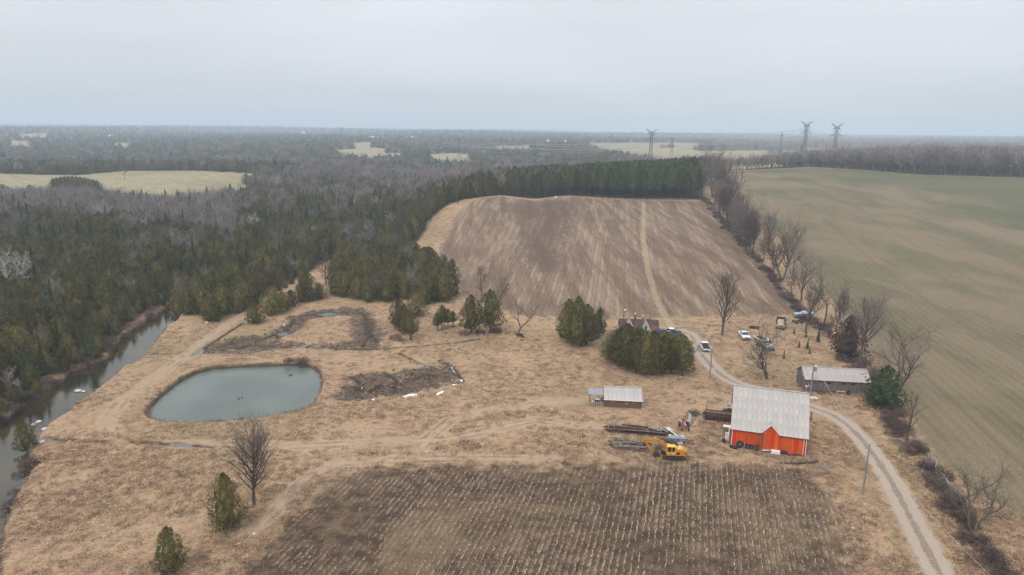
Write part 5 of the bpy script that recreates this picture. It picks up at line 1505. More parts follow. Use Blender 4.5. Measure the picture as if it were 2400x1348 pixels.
# long rack of scrap steel and timber
root = thing('scrap_rack', 'long low rack of rusty scrap beams and white boards', 'scrap rack', wq(1412, 1013), RZ * 0.5 - 0.02)
Ls = wpx(gpt(1490, 1012), 166)
rr = random.Random(21)
for k in range(44):
    l = rr.uniform(0.25, 0.6) * Ls; x = rr.uniform(l / 2, Ls - l / 2)
    MB().box((x, rr.uniform(0.1, 1.9), rr.uniform(0.12, 0.95)), (l, rr.uniform(0.15, 0.34), rr.uniform(0.08, 0.2)), rz=rr.uniform(-.03, .03)).build('beam', rr.choice([M_RUST, M_RUST, M_WOODD, M_WOODD, M_RUST]), root)
for x in (0.08, 0.16, 0.32, 0.55, 0.8): MB().box((Ls * x, 1.0, 0.92 if x > 0.1 else 1.15), (0.09, 2.2 if x > 0.1 else 3.0, 0.07)).build('cross_bar', M_RUSTP, root)
for y in (0.0, 2.0): MB().box((Ls * 0.45, y, 0.82), (Ls * 0.9, 0.08, 0.08)).build('side_rail', M_RUSTP, root)
for k in range(13):
    MB().box((Ls * (0.70 + 0.022 * k) + rr.uniform(-.1, .1), 1.2 + rr.uniform(-.2, .2), 0.95 + rr.uniform(0, .12)), (0.14, 1.9, 0.05), rz=0.45 + rr.uniform(-.25, .2)).build('board', rr.choice([M_WHITE, M_TIMB, M_WHITE, M_RUSTP, M_TIMB]), root)
MB().box((Ls * 0.975, 0.6, 0.75), (0.2, 2.6, 0.06), rz=0.5).build('board', M_WHITE, root)
MB().box((Ls * 0.62, 1.8, 0.95), (0.12, 2.6, 0.06), rz=1.1).build('board', M_PALEW, root)
for k in range(3): MB().box((Ls * (0.585 + 0.012 * k), 0.75, 0.93), (0.1, 1.3, 0.05), rz=0.75).build('board', M_RUSTP, root)

# ------------------------------------------------------------------ brick shed
P0, P1 = gpt(1415.5, 953.5), gpt(1503.5, 958)
L, RZ2 = frame_of(P0, P1)
WH = top_h(P0, 934.0); HD = fit_half_depth(P0, RZ2, WH, 0.62, 0, 905.5)
print('shed', L, RZ2, WH, HD)
shed = thing('brick_shed', 'low brown brick shed with light grey roof and three small windows', 'shed', tuple(P0), RZ2)
Dp = 2 * HD
wall_shell(L, Dp, WH, HD * 0.62).build('wall', M_BRICK, shed)
wins = [(0.18, 0.26, 0.62, 0.97), (0.565, 0.625, 0.45, 0.95), (0.76, 0.82, 0.62, 0.93)]
m = MB(); xs = [0.15 / L] + [v for w in wins for v in w[:2]] + [1 - 0.15 / L]
for i in range(0, len(xs), 2): m.box(((xs[i] + xs[i + 1]) / 2 * L, 0.075, WH / 2), ((xs[i + 1] - xs[i]) * L - 0.002, 0.15, WH))
for w in wins:
    m.box(((w[0] + w[1]) / 2 * L, 0.075, w[2] * WH / 2), ((w[1] - w[0]) * L - 0.002, 0.15, w[2] * WH))
    if w[3] < 0.99: m.box(((w[0] + w[1]) / 2 * L, 0.075, (w[3] + 1) / 2 * WH), ((w[1] - w[0]) * L - 0.002, 0.15, (1 - w[3]) * WH))
m.build('front_wall', M_BRICK, shed)
for w in wins:
    x0, x1, z0, z1 = w[0] * L, w[1] * L, w[2] * WH, w[3] * WH
    m = MB(); fr = 0.06
    m.box(((x0 + x1) / 2, 0.0, z0 + fr / 2), (x1 - x0, 0.1, fr)); m.box(((x0 + x1) / 2, 0.0, z1 - fr / 2), (x1 - x0, 0.1, fr))
    m.box((x0 + fr / 2, 0.0, (z0 + z1) / 2), (fr, 0.1, z1 - z0 - 2 * fr - .004)); m.box((x1 - fr / 2, 0.0, (z0 + z1) / 2), (fr, 0.1, z1 - z0 - 2 * fr - .004))
    win = m.build('window', M_PALEW, shed)
    MB().box(((x0 + x1) / 2, 0.05, (z0 + z1) / 2), (x1 - x0 - 2 * fr, 0.02, z1 - z0 - 2 * fr)).build('pane', M_GLASS, win)
roof_sheets(shed, L, Dp, WH, 0.62, 0.28, 0.10, 1, 9, M_ROOF)
MB().box((L / 2, -0.29, WH - 0.14), (L + 0.25, 0.06, 0.12)).build('gutter', M_WHITE, shed)
MB().box((L + 0.25, 1.2, 0.75), (0.45, 1.9, 1.5)).build('side_bin', M_CONC, shed)
# lean-to with wood heap
q0 = gpt(1381, 950); lw = wpx(q0, 36)
lean = thing('lean_to', 'open lean-to with dark corrugated roof at the left end of the brick shed', 'lean-to', tuple(q0), RZ2)
zt = top_h(q0, 925)
n = 6
for k in range(n): MB().box((lw * (k + 0.5) / n - 0.2, 1.5, zt + 0.1 + 0.0 * k), (lw / n - 0.01, 2.2, 0.04), rx=0.18).build('roof_sheet', M_STEEL, lean)
for x, y in ((0.1, 0.5), (0.1, 2.4), (lw - 0.3, 2.4)): MB().box((x, y, (zt + 0.05 * y) / 2 - 0.05), (0.11, 0.11, zt - 0.1 + 0.05 * y)).build('post', M_WOODD, lean)
rr = random.Random(31)
root = thing('pallet', 'grey pallets and planks standing under the lean-to', 'pallets', (float(q0[0]), float(q0[1]) - 0.1, float(q0[2])), RZ2)
for k in range(7): MB().box((0.2 + lw * 0.13 * k, 0.0, 0.42 + 0.04 * (k % 2)), (0.22, 0.06, 0.84), ry=rr.uniform(-.05, .05)).build('slat', M_TIMB, root)
for z in (0.2, 0.65): MB().box((lw * 0.45, 0.08, z), (lw * 0.9, 0.05, 0.12)).build('rail', M_TIMB, root)
root = thing('stove', 'black iron stove under the lean-to', 'stove', tuple(loc2w(q0, RZ2, lw * 0.52, 0.6, 0)), RZ2)
MB().box((0, 0, 0.65), (0.85, 0.7, 0.9), top=(0.9, 0.9)).build('body', M_DARK, root)
MB().box((0, 0, 1.14), (0.95, 0.8, 0.06)).build('top', M_LBLUE, root)
for sx in (-1, 1): MB().box((sx * 0.32, 0, 0.1), (0.08, 0.5, 0.2)).build('leg', M_DARK, root)
m = MB(); m.sphere((0, 0, 0.42), (0.28, 0.28, 0.42), 9, 6); tag(m.build('sack', M_WHITE, None, True, tuple(loc2w(q0, RZ2, lw * 0.22, 0.45, 0))), 'bulging white sack under the lean-to roof', 'sack')

# ------------------------------------------------------------------ grey board shed
P0, P1 = gpt(1885, 917), gpt(2036, 925)
L, RZ3 = frame_of(P0, P1)
RZ3 = RZ3
WH = top_h(P0, 887.5); HD = fit_half_depth(P0, RZ3, WH, 0.55, 0, 858.5)
print('grey', L, RZ3, WH, HD, project(loc2w(P0, RZ3, 0, 2 * HD, 0))[0])
gs = thing('board_shed', 'long weathered grey board shed with a pale metal roof', 'shed', tuple(P0), RZ3)
Dp = 2 * HD
wall_shell(L, Dp, WH, HD * 0.55).build('wall', M_WOODG, gs)
nb = 52; rr = random.Random(41); bwid = (L - 0.3) / nb
for i in range(nb):
    x = 0.15 + (i + 0.5) * bwid
    door = 0.42 < x / L < 0.56
    MB().box((x, 0.02 - rr.uniform(0, 0.02) - (0.06 if door else 0), WH * (0.5 if not door else 0.46) + 0.02), (bwid - 0.018, 0.035, WH - 0.04 - rr.uniform(0, 0.12) if not door else WH * 0.86)).build('board', M_WOODG, gs)
MB().box((L / 2, 0.09, WH / 2), (L - 0.3, 0.06, WH - 0.02)).build('lining', M_WOODD, gs)
MB().box((L * 0.5, -0.09, WH * 0.91), (L * 0.22, 0.05, 0.1)).build('door_track', M_WOODD, gs)
for i in range(14):
    y = Dp * (i + 0.5) / 14; zt_ = WH + 0.55 * (HD - abs(y - HD)) - 0.05
    MB().box((-0.025, y, zt_ / 2), (0.035, Dp / 14 - 0.02, zt_)).build('board', M_WOODG, gs)
for x in (0.37, 0.60, 0.74):
    MB().box((L * x, -0.01, WH * 0.74), (0.75, 0.06, 0.35)).build('window', M_GLASS, gs)
MB().tube([(-0.12, -0.1, WH - 0.05), (-0.12, HD * 0.98, WH * 0.98 + HD * 0.2)], 0.05, 4).build('bargeboard', M_PALEW, gs)
roof_sheets(gs, L, Dp, WH, 0.55, 0.3, 0.22, 2, 14, M_ROOF2)
# objects before the shed
branch_heap('brush_pile', 'reddish brown scrub and rods at the foot of the grey shed', wq(1935, 922), 40, 3.0, 1.2, 0.04, M_RUST, 0, 1.4, 14, zmax=0.6)
root = thing('saw_bench', 'narrow pale bench standing in front of the grey shed', 'bench', wq(1970, 924), RZ3)
MB().box((0, 0, 0.62), (1.7, 0.28, 0.07)).build('top', M_PALEW, root)
for sx in (-0.7, 0.7): MB().box((sx, 0, 0.3), (0.07, 0.24, 0.58)).build('leg', M_PALEW, root)
tyre('tyre', 'black tyre leaning beside the pale bench', wq(1989, 925), 0.5, 0.5, 0.3, tilt=-0.1)
root = thing('trough_frame', 'white rectangular frame lying on the ground below the big utility pole', 'frame', wq(1907, 934), RZ3)
for sx in (-0.55, 0.55): MB().box((sx, 0, 0.12), (0.12, 0.62, 0.22)).build('end', M_WHITE, root)
for sy in (-0.37, 0.37): MB().box((0, sy, 0.12), (1.22, 0.12, 0.22)).build('side', M_WHITE, root)
for px, py, h, lb in ((1889, 918, 1.0, 'left of two birdhouse posts beside the big utility pole'), (1894, 917, 1.1, 'right of two birdhouse posts beside the big utility pole')):
    root = thing('birdhouse', lb, 'birdhouse', wq(px, py), 0.1)
    MB().tube([(0, 0, 0), (0, 0, h)], 0.04, 5).build('post', M_PALEW, root)
    MB().box((0, 0, h + 0.12), (0.3, 0.25, 0.22)).build('house', M_WHITE, root); MB().box((0, 0, h + 0.27), (0.38, 0.33, 0.06), top=(0.6, 1)).build('roof', M_WHITE, root)
m = MB(); m.box((0, 0, 0.03), (0.1, 1.9, 0.05), rz=-0.25); tag(m.build('plank', M_PALEW, None, False, wq(1922, 932)), 'yellowish plank leaning on the grass near the white frame', 'plank')

# ------------------------------------------------------------------ farmhouse behind the cedars
pb_ = gpt(1452, 803); pe = gpt(1541, 806)
L, RZ4 = frame_of(pb_, pe)
WH = top_h(pe, 775); HD = fit_half_depth(pb_, RZ4, WH, 0.95, 0, 747)
print('house', L, WH, HD)
house = thing('farmhouse', 'old farmhouse with mottled brown roof and pale pointed dormer behind the cedar clump', 'farmhouse', tuple(pb_), RZ4)
Dp = 2 * HD
wall_shell(L, Dp, WH, HD * 0.95).build('wall', M_CLAP, house)
MB().box((L / 2, 0.08, WH / 2), (L - 0.3, 0.14, WH)).build('front_wall', M_CLAP, house)
ang = math.atan(0.95); sl = (HD + 0.3) / cos(ang)
for side in (0, 1):
    m = MB(); y = (HD - 0.3) / 2 if side == 0 else Dp - (HD - 0.3) / 2
    m.box((L / 2, y, WH + (HD - 0.3) / 2 * 0.95 + 0.06), (L + 0.5, sl, 0.08), rx=ang if side == 0 else -ang)
    m.build('roof', M_SHIN, house)
def dormer(xc, w, hb, name, face, roofm):
    """pointed gable rising out of the front slope: xc centre, w width, hb height above the eave"""
    z0 = WH - 0.1
    m = MB(); m.prism([(xc - w / 2, z0), (xc + w / 2, z0), (xc, z0 + hb)], -0.12, 0.06); g = m.build('dormer', face, house)
    back = hb / 0.95
    for sg in (-1, 1):
        m = MB(); a = (xc, -0.3, z0 + hb + 0.12); b = (xc + sg * (w / 2 + 0.15), -0.3, z0 - 0.1); d = (xc, back + 0.1, z0 + hb + 0.12); c = (xc + sg * (w / 2 + 0.15), 0.15, z0 + 0.1)
        P = [a, b, c, d] if sg > 0 else [d, c, b, a]
        m.face(P); m.face([(p[0], p[1], p[2] - 0.08) for p in P[::-1]])
        for i in range(4):
            p_, q_ = P[i], P[(i + 1) % 4]; m.face([p_, (p_[0], p_[1], p_[2] - 0.08), (q_[0], q_[1], q_[2] - 0.08), q_])
        m.build('dormer_roof', roofm, house)
        m = MB(); m.tube([(xc, -0.32, z0 + hb + 0.02), (xc + sg * (w / 2 + 0.1), -0.32, z0 - 0.05)], 0.08, 4); m.build('bargeboard', M_WHITE, house)
    MB().box((xc, -0.14, z0 + hb * 0.28), (w * 0.2, 0.05, hb * 0.38)).build('window', M_GLASS, house)
dormer(L * 0.67, 2.3, 2.55, 'dormer', M_CLAP, M_SHIN2)
dormer(L * 0.23, 2.6, 2.9, 'dormer', M_CLAP, M_SHIN2)
MB().prism([(L * 0.62, WH), (L * 0.96, WH), (L * 0.79, WH + HD * 0.95 + 0.55)], Dp * 0.6, Dp + 2.5).build('rear_roof', M_SHIN2, house)
MB().box((L * 0.79, Dp + 1.2, WH / 2), (L * 0.32, 2.4, WH)).build('rear_wall', M_CLAP, house)
zr = WH + HD * 0.95
c = MB().box((L * 0.40, HD, zr + 0.5), (0.5, 0.5, 1.5)).build('chimney', M_RUSTP, house); c.data.materials[0] = M_BRICK
MB().tube([(L * 0.40, HD, zr + 1.25), (L * 0.40, HD, zr + 1.7)], 0.16, 8).build('flue', M_WHITE, c)
c = MB().tube([(L * 0.60, HD, zr - 0.2), (L * 0.60, HD, zr + 0.85)], 0.11, 8).build('stove_pipe', M_DARK, house)
MB().tube([(L * 0.60, HD, zr + 0.85), (L * 0.60, HD, zr + 1.05)], 0.2, 8).build('cowl', M_WHITE, c)
qy = gpt(1460, 775); hy = top_h(qy, 726)
root = thing('yard_light', 'dark pole with a round white lamp behind the farmhouse roof', 'yard light', tuple(qy))
MB().tube([(0, 0, -0.3), (0, 0, hy)], [0.13, 0.09], 7).build('pole', M_WOODD, root)
MB().tube([(0, 0, hy - 0.2), (0.3, -0.3, hy)], 0.04, 5).build('bracket', M_STEEL, root)
MB().sphere((0.3, -0.3, hy), 0.28, 10, 7).build('lamp', M_WHITE, root, True)

# ------------------------------------------------------------------ vehicles (x forward, built at real size, z up)
def wheel(root, x, y, r=0.38, w=0.24, mat=None):
    m = MB(); m.tube([(x, y - w / 2, r), (x, y + w / 2, r)], r, 14); o = m.build('wheel', M_DARK, root)
    s_ = 1 if y > 0 else -1
    h = MB(); h.tube([(x, y + s_ * (w / 2 - 0.02), r), (x, y + s_ * (w / 2 + 0.015), r)], r * 0.58, 10); h.build('rim', mat or M_STEEL, o)
def pickup(px, py, rz, label, dark_bed=True, paint=M_CARW, cat='pickup truck', name='pickup_truck', cover=False, closed=False):
    root = thing(name, label, cat, wq(px, py), rz)
    Lb, Wb = 5.4, 1.95
    b = MB()
    # lower body with hood, in profile; bed left open
    b.prism([(-2.7, 0.55), (2.55, 0.5), (2.7, 0.75), (2.66, 1.02), (1.25, 1.12), (1.2, 1.14), (-0.62, 1.14), (-0.62, 0.9), (-2.7, 0.9)], -Wb / 2, Wb / 2)
    b.build('body', paint, root)
    for sy in (-1, 1): MB().box((-1.68, sy * (Wb / 2 - 0.09), 1.03), (2.02, 0.18, 0.25)).build('bed_side', paint, root)
    tg = MB().box((-2.65, 0, 1.03), (0.1, Wb - 0.37, 0.25)).build('tailgate', paint if not cover else M_DARK, root)
    MB().box((-1.64, 0, 0.92), (1.9, Wb - 0.38, 0.02)).build('bed_liner', M_DARK, root)
    c = MB()
    def ring(z, x0, x1, w): return [(x0, -w / 2, z), (x1, -w / 2, z), (x1, w / 2, z), (x0, w / 2, z)]
    lo, hi = ring(1.14, -0.62, 1.25, Wb - 0.06), ring(1.74, -0.42, 0.55, Wb - 0.42)
    g = MB(); g.face(lo[::-1])
    for i in range(4): g.face([lo[i], lo[(i + 1) % 4], hi[(i + 1) % 4], hi[i]])
    g.build('window', M_GLASS, root)
    c.box((0.065, 0, 1.77), (1.06, Wb - 0.40, 0.07), top=(0.94, 0.92))
    for sx, (xa, xb) in ((0, (-0.62, -0.42)), (1, (1.25, 0.55))):
        for sy in (-1, 1): c.tube([(xa, sy * (Wb / 2 - 0.04), 1.13), (xb, sy * (Wb / 2 - 0.21), 1.76)], 0.05, 4)
    for sy in (-1, 1): c.tube([(0.12, sy * (Wb / 2 - 0.03), 1.13), (0.05, sy * (Wb / 2 - 0.2), 1.76)], 0.045, 4)
    c.build('cab_roof', paint, root)
    for x in (-1.72, 1.75):
        for sy in (-1, 1): wheel(root, x, sy * (Wb / 2 - 0.1))
    MB().box((2.74, 0, 0.55), (0.14, Wb - 0.1, 0.2)).build('bumper', M_STEEL, root)
    MB().box((-2.76, 0, 0.52), (0.12, Wb - 0.1, 0.18)).build('bumper', M_STEEL, root)
    MB().box((2.7, 0, 0.84), (0.05, 1.0, 0.2)).build('grille', M_DARK, root)
    for sy in (-1, 1):
        MB().box((2.69, sy * 0.75, 0.86), (0.06, 0.3, 0.18)).build('headlight', M_LAMP, root)
        MB().box((-2.71, sy * 0.88, 0.9), (0.04, 0.14, 0.34)).build('tail_light', M_TAIL, root)
        MB().box((0.95, sy * (Wb / 2 + 0.1), 1.2), (0.12, 0.2, 0.16)).build('mirror', M_DARK, root)
    if cover: MB().box((-1.64, 0, 1.165), (1.95, Wb - 0.2, 0.03)).build('bed_cover', M_DARK, root)
    return root
pickup(1651, 818, radians(85), 'white pickup driving up the gravel drive with a dark covered bed', cover=True)
pickup(1744, 792, radians(-95), 'white pickup parked on the grass with its hood towards the camera')
M_CBLUE = flat_mat('dark_blue_car_paint', (0.07, 0.10, 0.125), 0.35, var=0.1)
def car(px, py, rz, label, paint, top=None):
    root = thing('parked_car', label, 'car', wq(px, py), rz)
    MB().prism([(-2.2, 0.4), (2.2, 0.4), (2.25, 0.7), (1.1, 0.92), (-1.5, 0.95), (-2.2, 0.88)], -0.88, 0.88).build('body', paint, root)
    g = MB(); lo = [(-1.5, -.83, .93), (1.15, -.83, .92), (1.15, .83, .92), (-1.5, .83, .93)]; hi = [(-1.05, -.66, 1.4), (0.35, -.66, 1.42), (0.35, .66, 1.42), (-1.05, .66, 1.4)]
    for i in range(4): g.face([lo[i], lo[(i + 1) % 4], hi[(i + 1) % 4], hi[i]])
    g.build('window', M_GLASS, root)
    MB().box((-0.35, 0, 1.43), (1.42, 1.34, 0.06), top=(0.92, 0.9)).build('roof', top or paint, root)
    for x in (-1.35, 1.4):
        for sy in (-1, 1): wheel(root, x, sy * 0.82, 0.32, 0.2)
    for sy in (-1, 1): MB().box((2.22, sy * 0.62, 0.66), (0.06, 0.3, 0.14)).build('headlight', M_LAMP, root)
    return root
car(1550, 783, radians(175), 'dark roofed pale blue car half hidden behind the cedar clump', M_CBLUE, M_CBLUE)
car(1570, 781, radians(150), 'white car parked between farmhouse and drive behind the cedars', M_CARW)
car(1583, 786, radians(130), 'dark blue car next to the white one behind the cedars', M_CBLUE)
def dump_truck(px, py, rz, label, rusty):
    root = thing('dump_truck', label, 'dump truck', wq(px, py), rz)
    body, box = (M_TAN, M_RUST) if rusty else (M_GREENC, M_TIMB)
    MB().box((-0.3, 0, 0.72), (6.0, 0.9, 0.25)).build('chassis', M_DARK, root)
    # open tipping box
    bx0, bx1, z0, z1, W = -3.3, 0.35, 0.95, 2.0, 2.3
    MB().box(((bx0 + bx1) / 2, 0, z0), (bx1 - bx0, W, 0.12)).build('box_floor', M_RUST, root)
    for sy in (-1, 1):
        MB().box(((bx0 + bx1) / 2, sy * (W / 2 - 0.05), (z0 + z1) / 2 + 0.06), (bx1 - bx0, 0.1, z1 - z0 - 0.12)).build('box_side', M_RUST if rusty else M_STEEL, root)
        MB().box(((bx0 + bx1) / 2, sy * (W / 2 - 0.05), z1 + 0.06), (bx1 - bx0, 0.16, 0.1)).build('rim', M_WHITE if not rusty else M_RUST, root)
        for k in range(6): MB().box((bx0 + 0.3 + 0.6 * k, sy * (W / 2 + 0.03), (z0 + z1) / 2 + 0.05), (0.08, 0.06, z1 - z0 - 0.15)).build('stake', M_TIMB if not rusty else M_RUST, root)
    MB().box((bx1 - 0.05, 0, (z0 + z1) / 2 + 0.12), (0.1, W - 0.21, z1 - z0 + 0.05)).build('headboard', M_PALEW if not rusty else M_RUST, root)
    MB().box((bx0 + 0.05, 0, (z0 + z1) / 2 + 0.05), (0.1, W - 0.21, z1 - z0 - 0.1)).build('tailgate', box if rusty else M_RUST, root)
    if not rusty: MB().box((bx1 - 0.05, 0, z1 + 0.13), (0.16, W - 0.3, 0.08)).build('rim', M_WHITE, root)
    # cab and bonnet
    MB().box((1.15, 0, 1.35), (1.25, 1.8, 0.8)).build('cab', body, root)
    lo = [(0.55, -.88, 1.76), (1.75, -.88, 1.76), (1.75, .88, 1.76), (0.55, .88, 1.76)]; hi = [(0.62, -.74, 2.22), (1.45, -.74, 2.22), (1.45, .74, 2.22), (0.62, .74, 2.22)]
    g = MB()
    for i in range(4): g.face([lo[i], lo[(i + 1) % 4], hi[(i + 1) % 4], hi[i]])
    g.build('window', M_GLASS, root)
    MB().box((1.02, 0, 2.26), (0.95, 1.56, 0.08), top=(0.9, 0.9)).build('cab_roof', body, root)
    MB().prism([(1.78, 0.95), (3.1, 0.9), (3.15, 1.35), (2.9, 1.55), (1.78, 1.72)], -0.62, 0.62).build('bonnet', body, root)
    for sy in (-1, 1):
        m = MB(); m.box((2.45, sy * 0.86, 1.1), (1.2, 0.42, 0.12), top=(0.8, 0.9)); m.build('fender', body, root)
        MB().tube([(3.05, sy * 0.8, 1.25), (3.2, sy * 0.8, 1.25)], 0.13, 8).build('headlight', M_LAMP, root)
    MB().box((3.25, 0, 0.72), (0.12, 2.1, 0.2)).build('bumper', M_STEEL, root)
    for x in (-2.1, 2.45):
        for sy in (-1, 1): wheel(root, x, sy * 0.95, 0.48, 0.34 if x < 0 else 0.26, M_WHITE if not rusty else M_RUST)
    return root
dump_truck(1791, 815, radians(-80), 'old dump truck with open box and pale green cab behind the apple tree', False)
dump_truck(1829, 766, radians(-112), 'rusty brown truck with empty box facing the camera at the top of the yard', True)
# blue boat on supports, rusty implements, tarpaulined heap
root = thing('boat', 'pale blue boat on a trailer behind the forked tree', 'boat', wq(1886, 745), radians(4))
Lb = 6.0
m = MB(); secs = [(-0.5, 0.9, 0.8), (-0.3, 1.0, 0.85), (0.1, 1.05, 0.85), (0.35, 0.8, 0.95), (0.5, 0.05, 1.1)]
for i in range(4):
    (xa, wa, ha), (xb, wb, hb) = secs[i], secs[i + 1]
    for sy in (-1, 1):
        A = [(xa * Lb, sy * wa, 0.6 + ha), (xb * Lb, sy * wb, 0.6 + hb), (xb * Lb, sy * wb * 0.55, 0.75), (xa * Lb, sy * wa * 0.6, 0.62)]
        m.face(A if sy < 0 else A[::-1])
    m.face([(xa * Lb, -wa * 0.6, 0.62), (xb * Lb, -wb * 0.55, 0.75), (xb * Lb, wb * 0.55, 0.75), (xa * Lb, wa * 0.6, 0.62)][::-1])
    m.face([(xa * Lb, -wa * 0.97, 0.52 + ha), (xb * Lb, -wb * 0.97, 0.52 + hb), (xb * Lb, wb * 0.97, 0.52 + hb), (xa * Lb, wa * 0.97, 0.52 + ha)])
m.face([(-3, -0.9, 1.4), (-3, 0.9, 1.4), (-3, 0.54, 0.62), (-3, -0.54, 0.62)])
m.build('hull', M_LBLUE, root)
MB().box((-0.2, 0, 1.72), (1.6, 1.5, 0.5), top=(0.7, 0.8)).build('cabin', M_CARW, root); MB().box((0.75, 0, 1.66), (0.35, 1.4, 0.32), ry=0.5).build('windscreen', M_GLASS, root)
for sy in (-1, 1): MB().box((-0.2, sy * 0.6, 0.45), (5.5, 0.1, 0.1)).build('trailer_rail', M_STEEL, root)
for sy in (-1, 1): wheel(root, -0.6, sy * 0.95, 0.33, 0.2)
m = MB(); m.box((-3.3, -0.2, 0.35), (0.9, 0.7, 0.7), top=(0.6, 0.6)); tag(m.build('barrel_crate', M_BLUE, None, False, wq(1869, 752)), 'small blue tub at the left end of the boat', 'tub')
def implement(px, py, rz, label, n, L_, W_, mat, seed, cat):
    root = thing('farm_implement', label, cat, wq(px, py), rz); q = random.Random(seed)
    for sy in (-1, 1): MB().box((0, sy * W_ / 2, 0.5), (L_, 0.12, 0.14)).build('frame', mat, root)
    for k in range(n): MB().box((-L_ / 2 + L_ * (k + 0.5) / n, 0, 0.5 + q.uniform(0, 0.12)), (0.12, W_, 0.08), rz=q.uniform(-.2, .2)).build('cross_bar', mat, root)
    for sx in (-0.35, 0.35):
        for sy in (-1, 1): wheel(root, sx * L_, sy * (W_ / 2 + 0.1), 0.36, 0.18, mat)
    MB().tube([(L_ / 2, 0, 0.5), (L_ / 2 + 0.9, 0, 0.35)], 0.06, 5).build('drawbar', mat, root)
implement(1869, 757, 0.2, 'dark rusty implement on the grass left of the forked tree', 6, 2.4, 1.2, M_RUST, 1, 'farm implement')
implement(1920, 769, -0.45, 'low trailer loaded with reddish boards beside the crooked tree', 9, 3.4, 1.7, M_RUSTP, 2, 'trailer')
implement(1905, 757, 0.6, 'small rusty harrow between the forked and the crooked tree', 5, 1.6, 1.3, M_RUST, 3, 'harrow')
root = thing('auger', 'red and white auger tipped on its wheel under the trees', 'auger', wq(1950, 792), radians(40))
MB().tube([(-1.6, 0, 0.35), (0.6, 0, 1.0)], 0.16, 7).build('tube', M_REDD, root); MB().tube([(0.6, 0, 1.0), (1.3, 0, 1.25)], 0.2, 7).build('hopper', M_WHITE, root)
for sy in (-1, 1): wheel(root, 0, sy * 0.5, 0.3, 0.12)
root = thing('skid_car', 'white and dark wreck partly hidden by the browned cedar', 'wreck', wq(1972, 822), radians(-60))
MB().prism([(-1.4, 0.3), (1.4, 0.3), (1.45, 0.7), (0.7, 0.85), (-1.4, 0.9)], -0.75, 0.75).build('body', M_DARK, root)
MB().box((0.1, -0.1, 1.05), (1.3, 1.0, 0.3), top=(0.7, 0.8), rz=0.2).build('cover', M_WHITE, root)
for x in (-0.9, 0.9):
    for sy in (-1, 1): wheel(root, x, sy * 0.7, 0.28, 0.18)
crate_like('storage_tub', 'bright blue bin at the foot of the browned cedar', 'bin', wq(1979, 838), 0.0, (1.3, 0.9, 0.8), M_BLUE)

# ------------------------------------------------------------------ excavator (x = towards the bucket)
e0 = gpt(1577, 1073)
ex_ = thing('excavator', 'old yellow tracked excavator with its bucket resting near the log pile', 'excavator', tuple(e0), radians(180 - 4))
def track(sy):
    root = MB(); w = 0.5; y0 = sy * 0.95
    prof = []
    for i in range(9): a = pi / 2 + pi * i / 8; prof.append((-1.45 + 0.38 * cos(a), 0.42 + 0.38 * sin(a)))
    for i in range(9): a = -pi / 2 + pi * i / 8; prof.append((1.45 + 0.38 * cos(a), 0.42 + 0.38 * sin(a)))
    root.prism(prof, y0 - w / 2, y0 + w / 2); o = root.build('track', M_TRACK, ex_)
    sh_ = MB(); per = []
    for i in range(len(prof)):
        a, b = Vector(prof[i]), Vector(prof[(i + 1) % len(prof)]); n = max(1, int((b - a).length / 0.22))
        for k in range(n): per.append((a.lerp(b, (k + 0.5) / n), atan2(b.y - a.y, b.x - a.x)))
    for p, a in per: sh_.box((p.x, y0, p.y), (0.10, w + 0.06, 0.09), ry=-a)
    sh_.build('track_shoe', M_RUST, o)
    rl = MB()
    for x in (-1.45, 1.45): rl.tube([(x, y0 - w / 2 - 0.02, 0.42), (x, y0 + w / 2 + 0.02, 0.42)], 0.27, 12)
    for k in range(6): rl.tube([(-0.95 + 0.38 * k, y0 - w / 2 - 0.01, 0.22), (-0.95 + 0.38 * k, y0 + w / 2 + 0.01, 0.22)], 0.11, 8)
    rl.build('roller', M_RUST, o)
for sy in (-1, 1): track(sy)
MB().box((0, 0, 0.6), (1.6, 1.5, 0.4)).build('undercarriage', M_TRACK, ex_)
MB().tube([(0, 0, 0.78), (0, 0, 0.98)], 0.6, 16).build('slew_ring', M_TRACK, ex_)
H0 = 1.0
hs = MB().box((-0.25, 0, H0 + 0.12), (3.0, 2.3, 0.24)).build('house', M_YEL, ex_)
# cab on the side nearest the camera
cy0 = 0.72
cb = MB()
for x in (1.15, 0.45, -0.12):
    for y in (cy0 - 0.38, cy0 + 0.38): cb.box((x, y, H0 + 0.95), (0.07, 0.07, 1.4))
cb.box((0.52, cy0, H0 + 0.42), (1.34, 0.83, 0.5)); cb.box((0.52, cy0, H0 + 1.68), (1.46, 0.92, 0.12), top=(0.93, 0.9))
cb.box((-0.10, cy0, H0 + 1.0), (0.06, 0.8, 1.3))
cb = cb.build('cab', M_YELP, ex_)
MB().box((0.53, cy0, H0 + 1.14), (1.22, 0.72, 0.92)).build('window', M_GLASS, cb)
MB().box((-0.45, 0.75, H0 + 0.5), (0.6, 0.75, 0.55)).build('side_box', M_YEL, ex_)
MB().box((-0.95, 0.05, H0 + 0.62), (1.3, 1.9, 0.72), top=(0.95, 0.93)).build('engine_hood', M_YEL, ex_)
MB().box((-0.9, 0.0, H0 + 1.02), (0.8, 1.2, 0.1)).build('hood_cover', M_YELP, ex_)
MB().box((-0.6, 1.12, H0 + 0.42), (0.5, 0.08, 0.4)).build('grille', M_DARK, ex_)
cwm = MB(); pr = [(-1.55, -1.15), (-1.75, -1.1), (-2.0, -0.75), (-2.08, 0), (-2.0, 0.75), (-1.75, 1.1), (-1.55, 1.15)]
b = len(cwm.v); n = len(pr)
for z in (H0 - 0.02, H0 + 0.8):
    for x, y in pr: cwm.v.append((x, y, z))
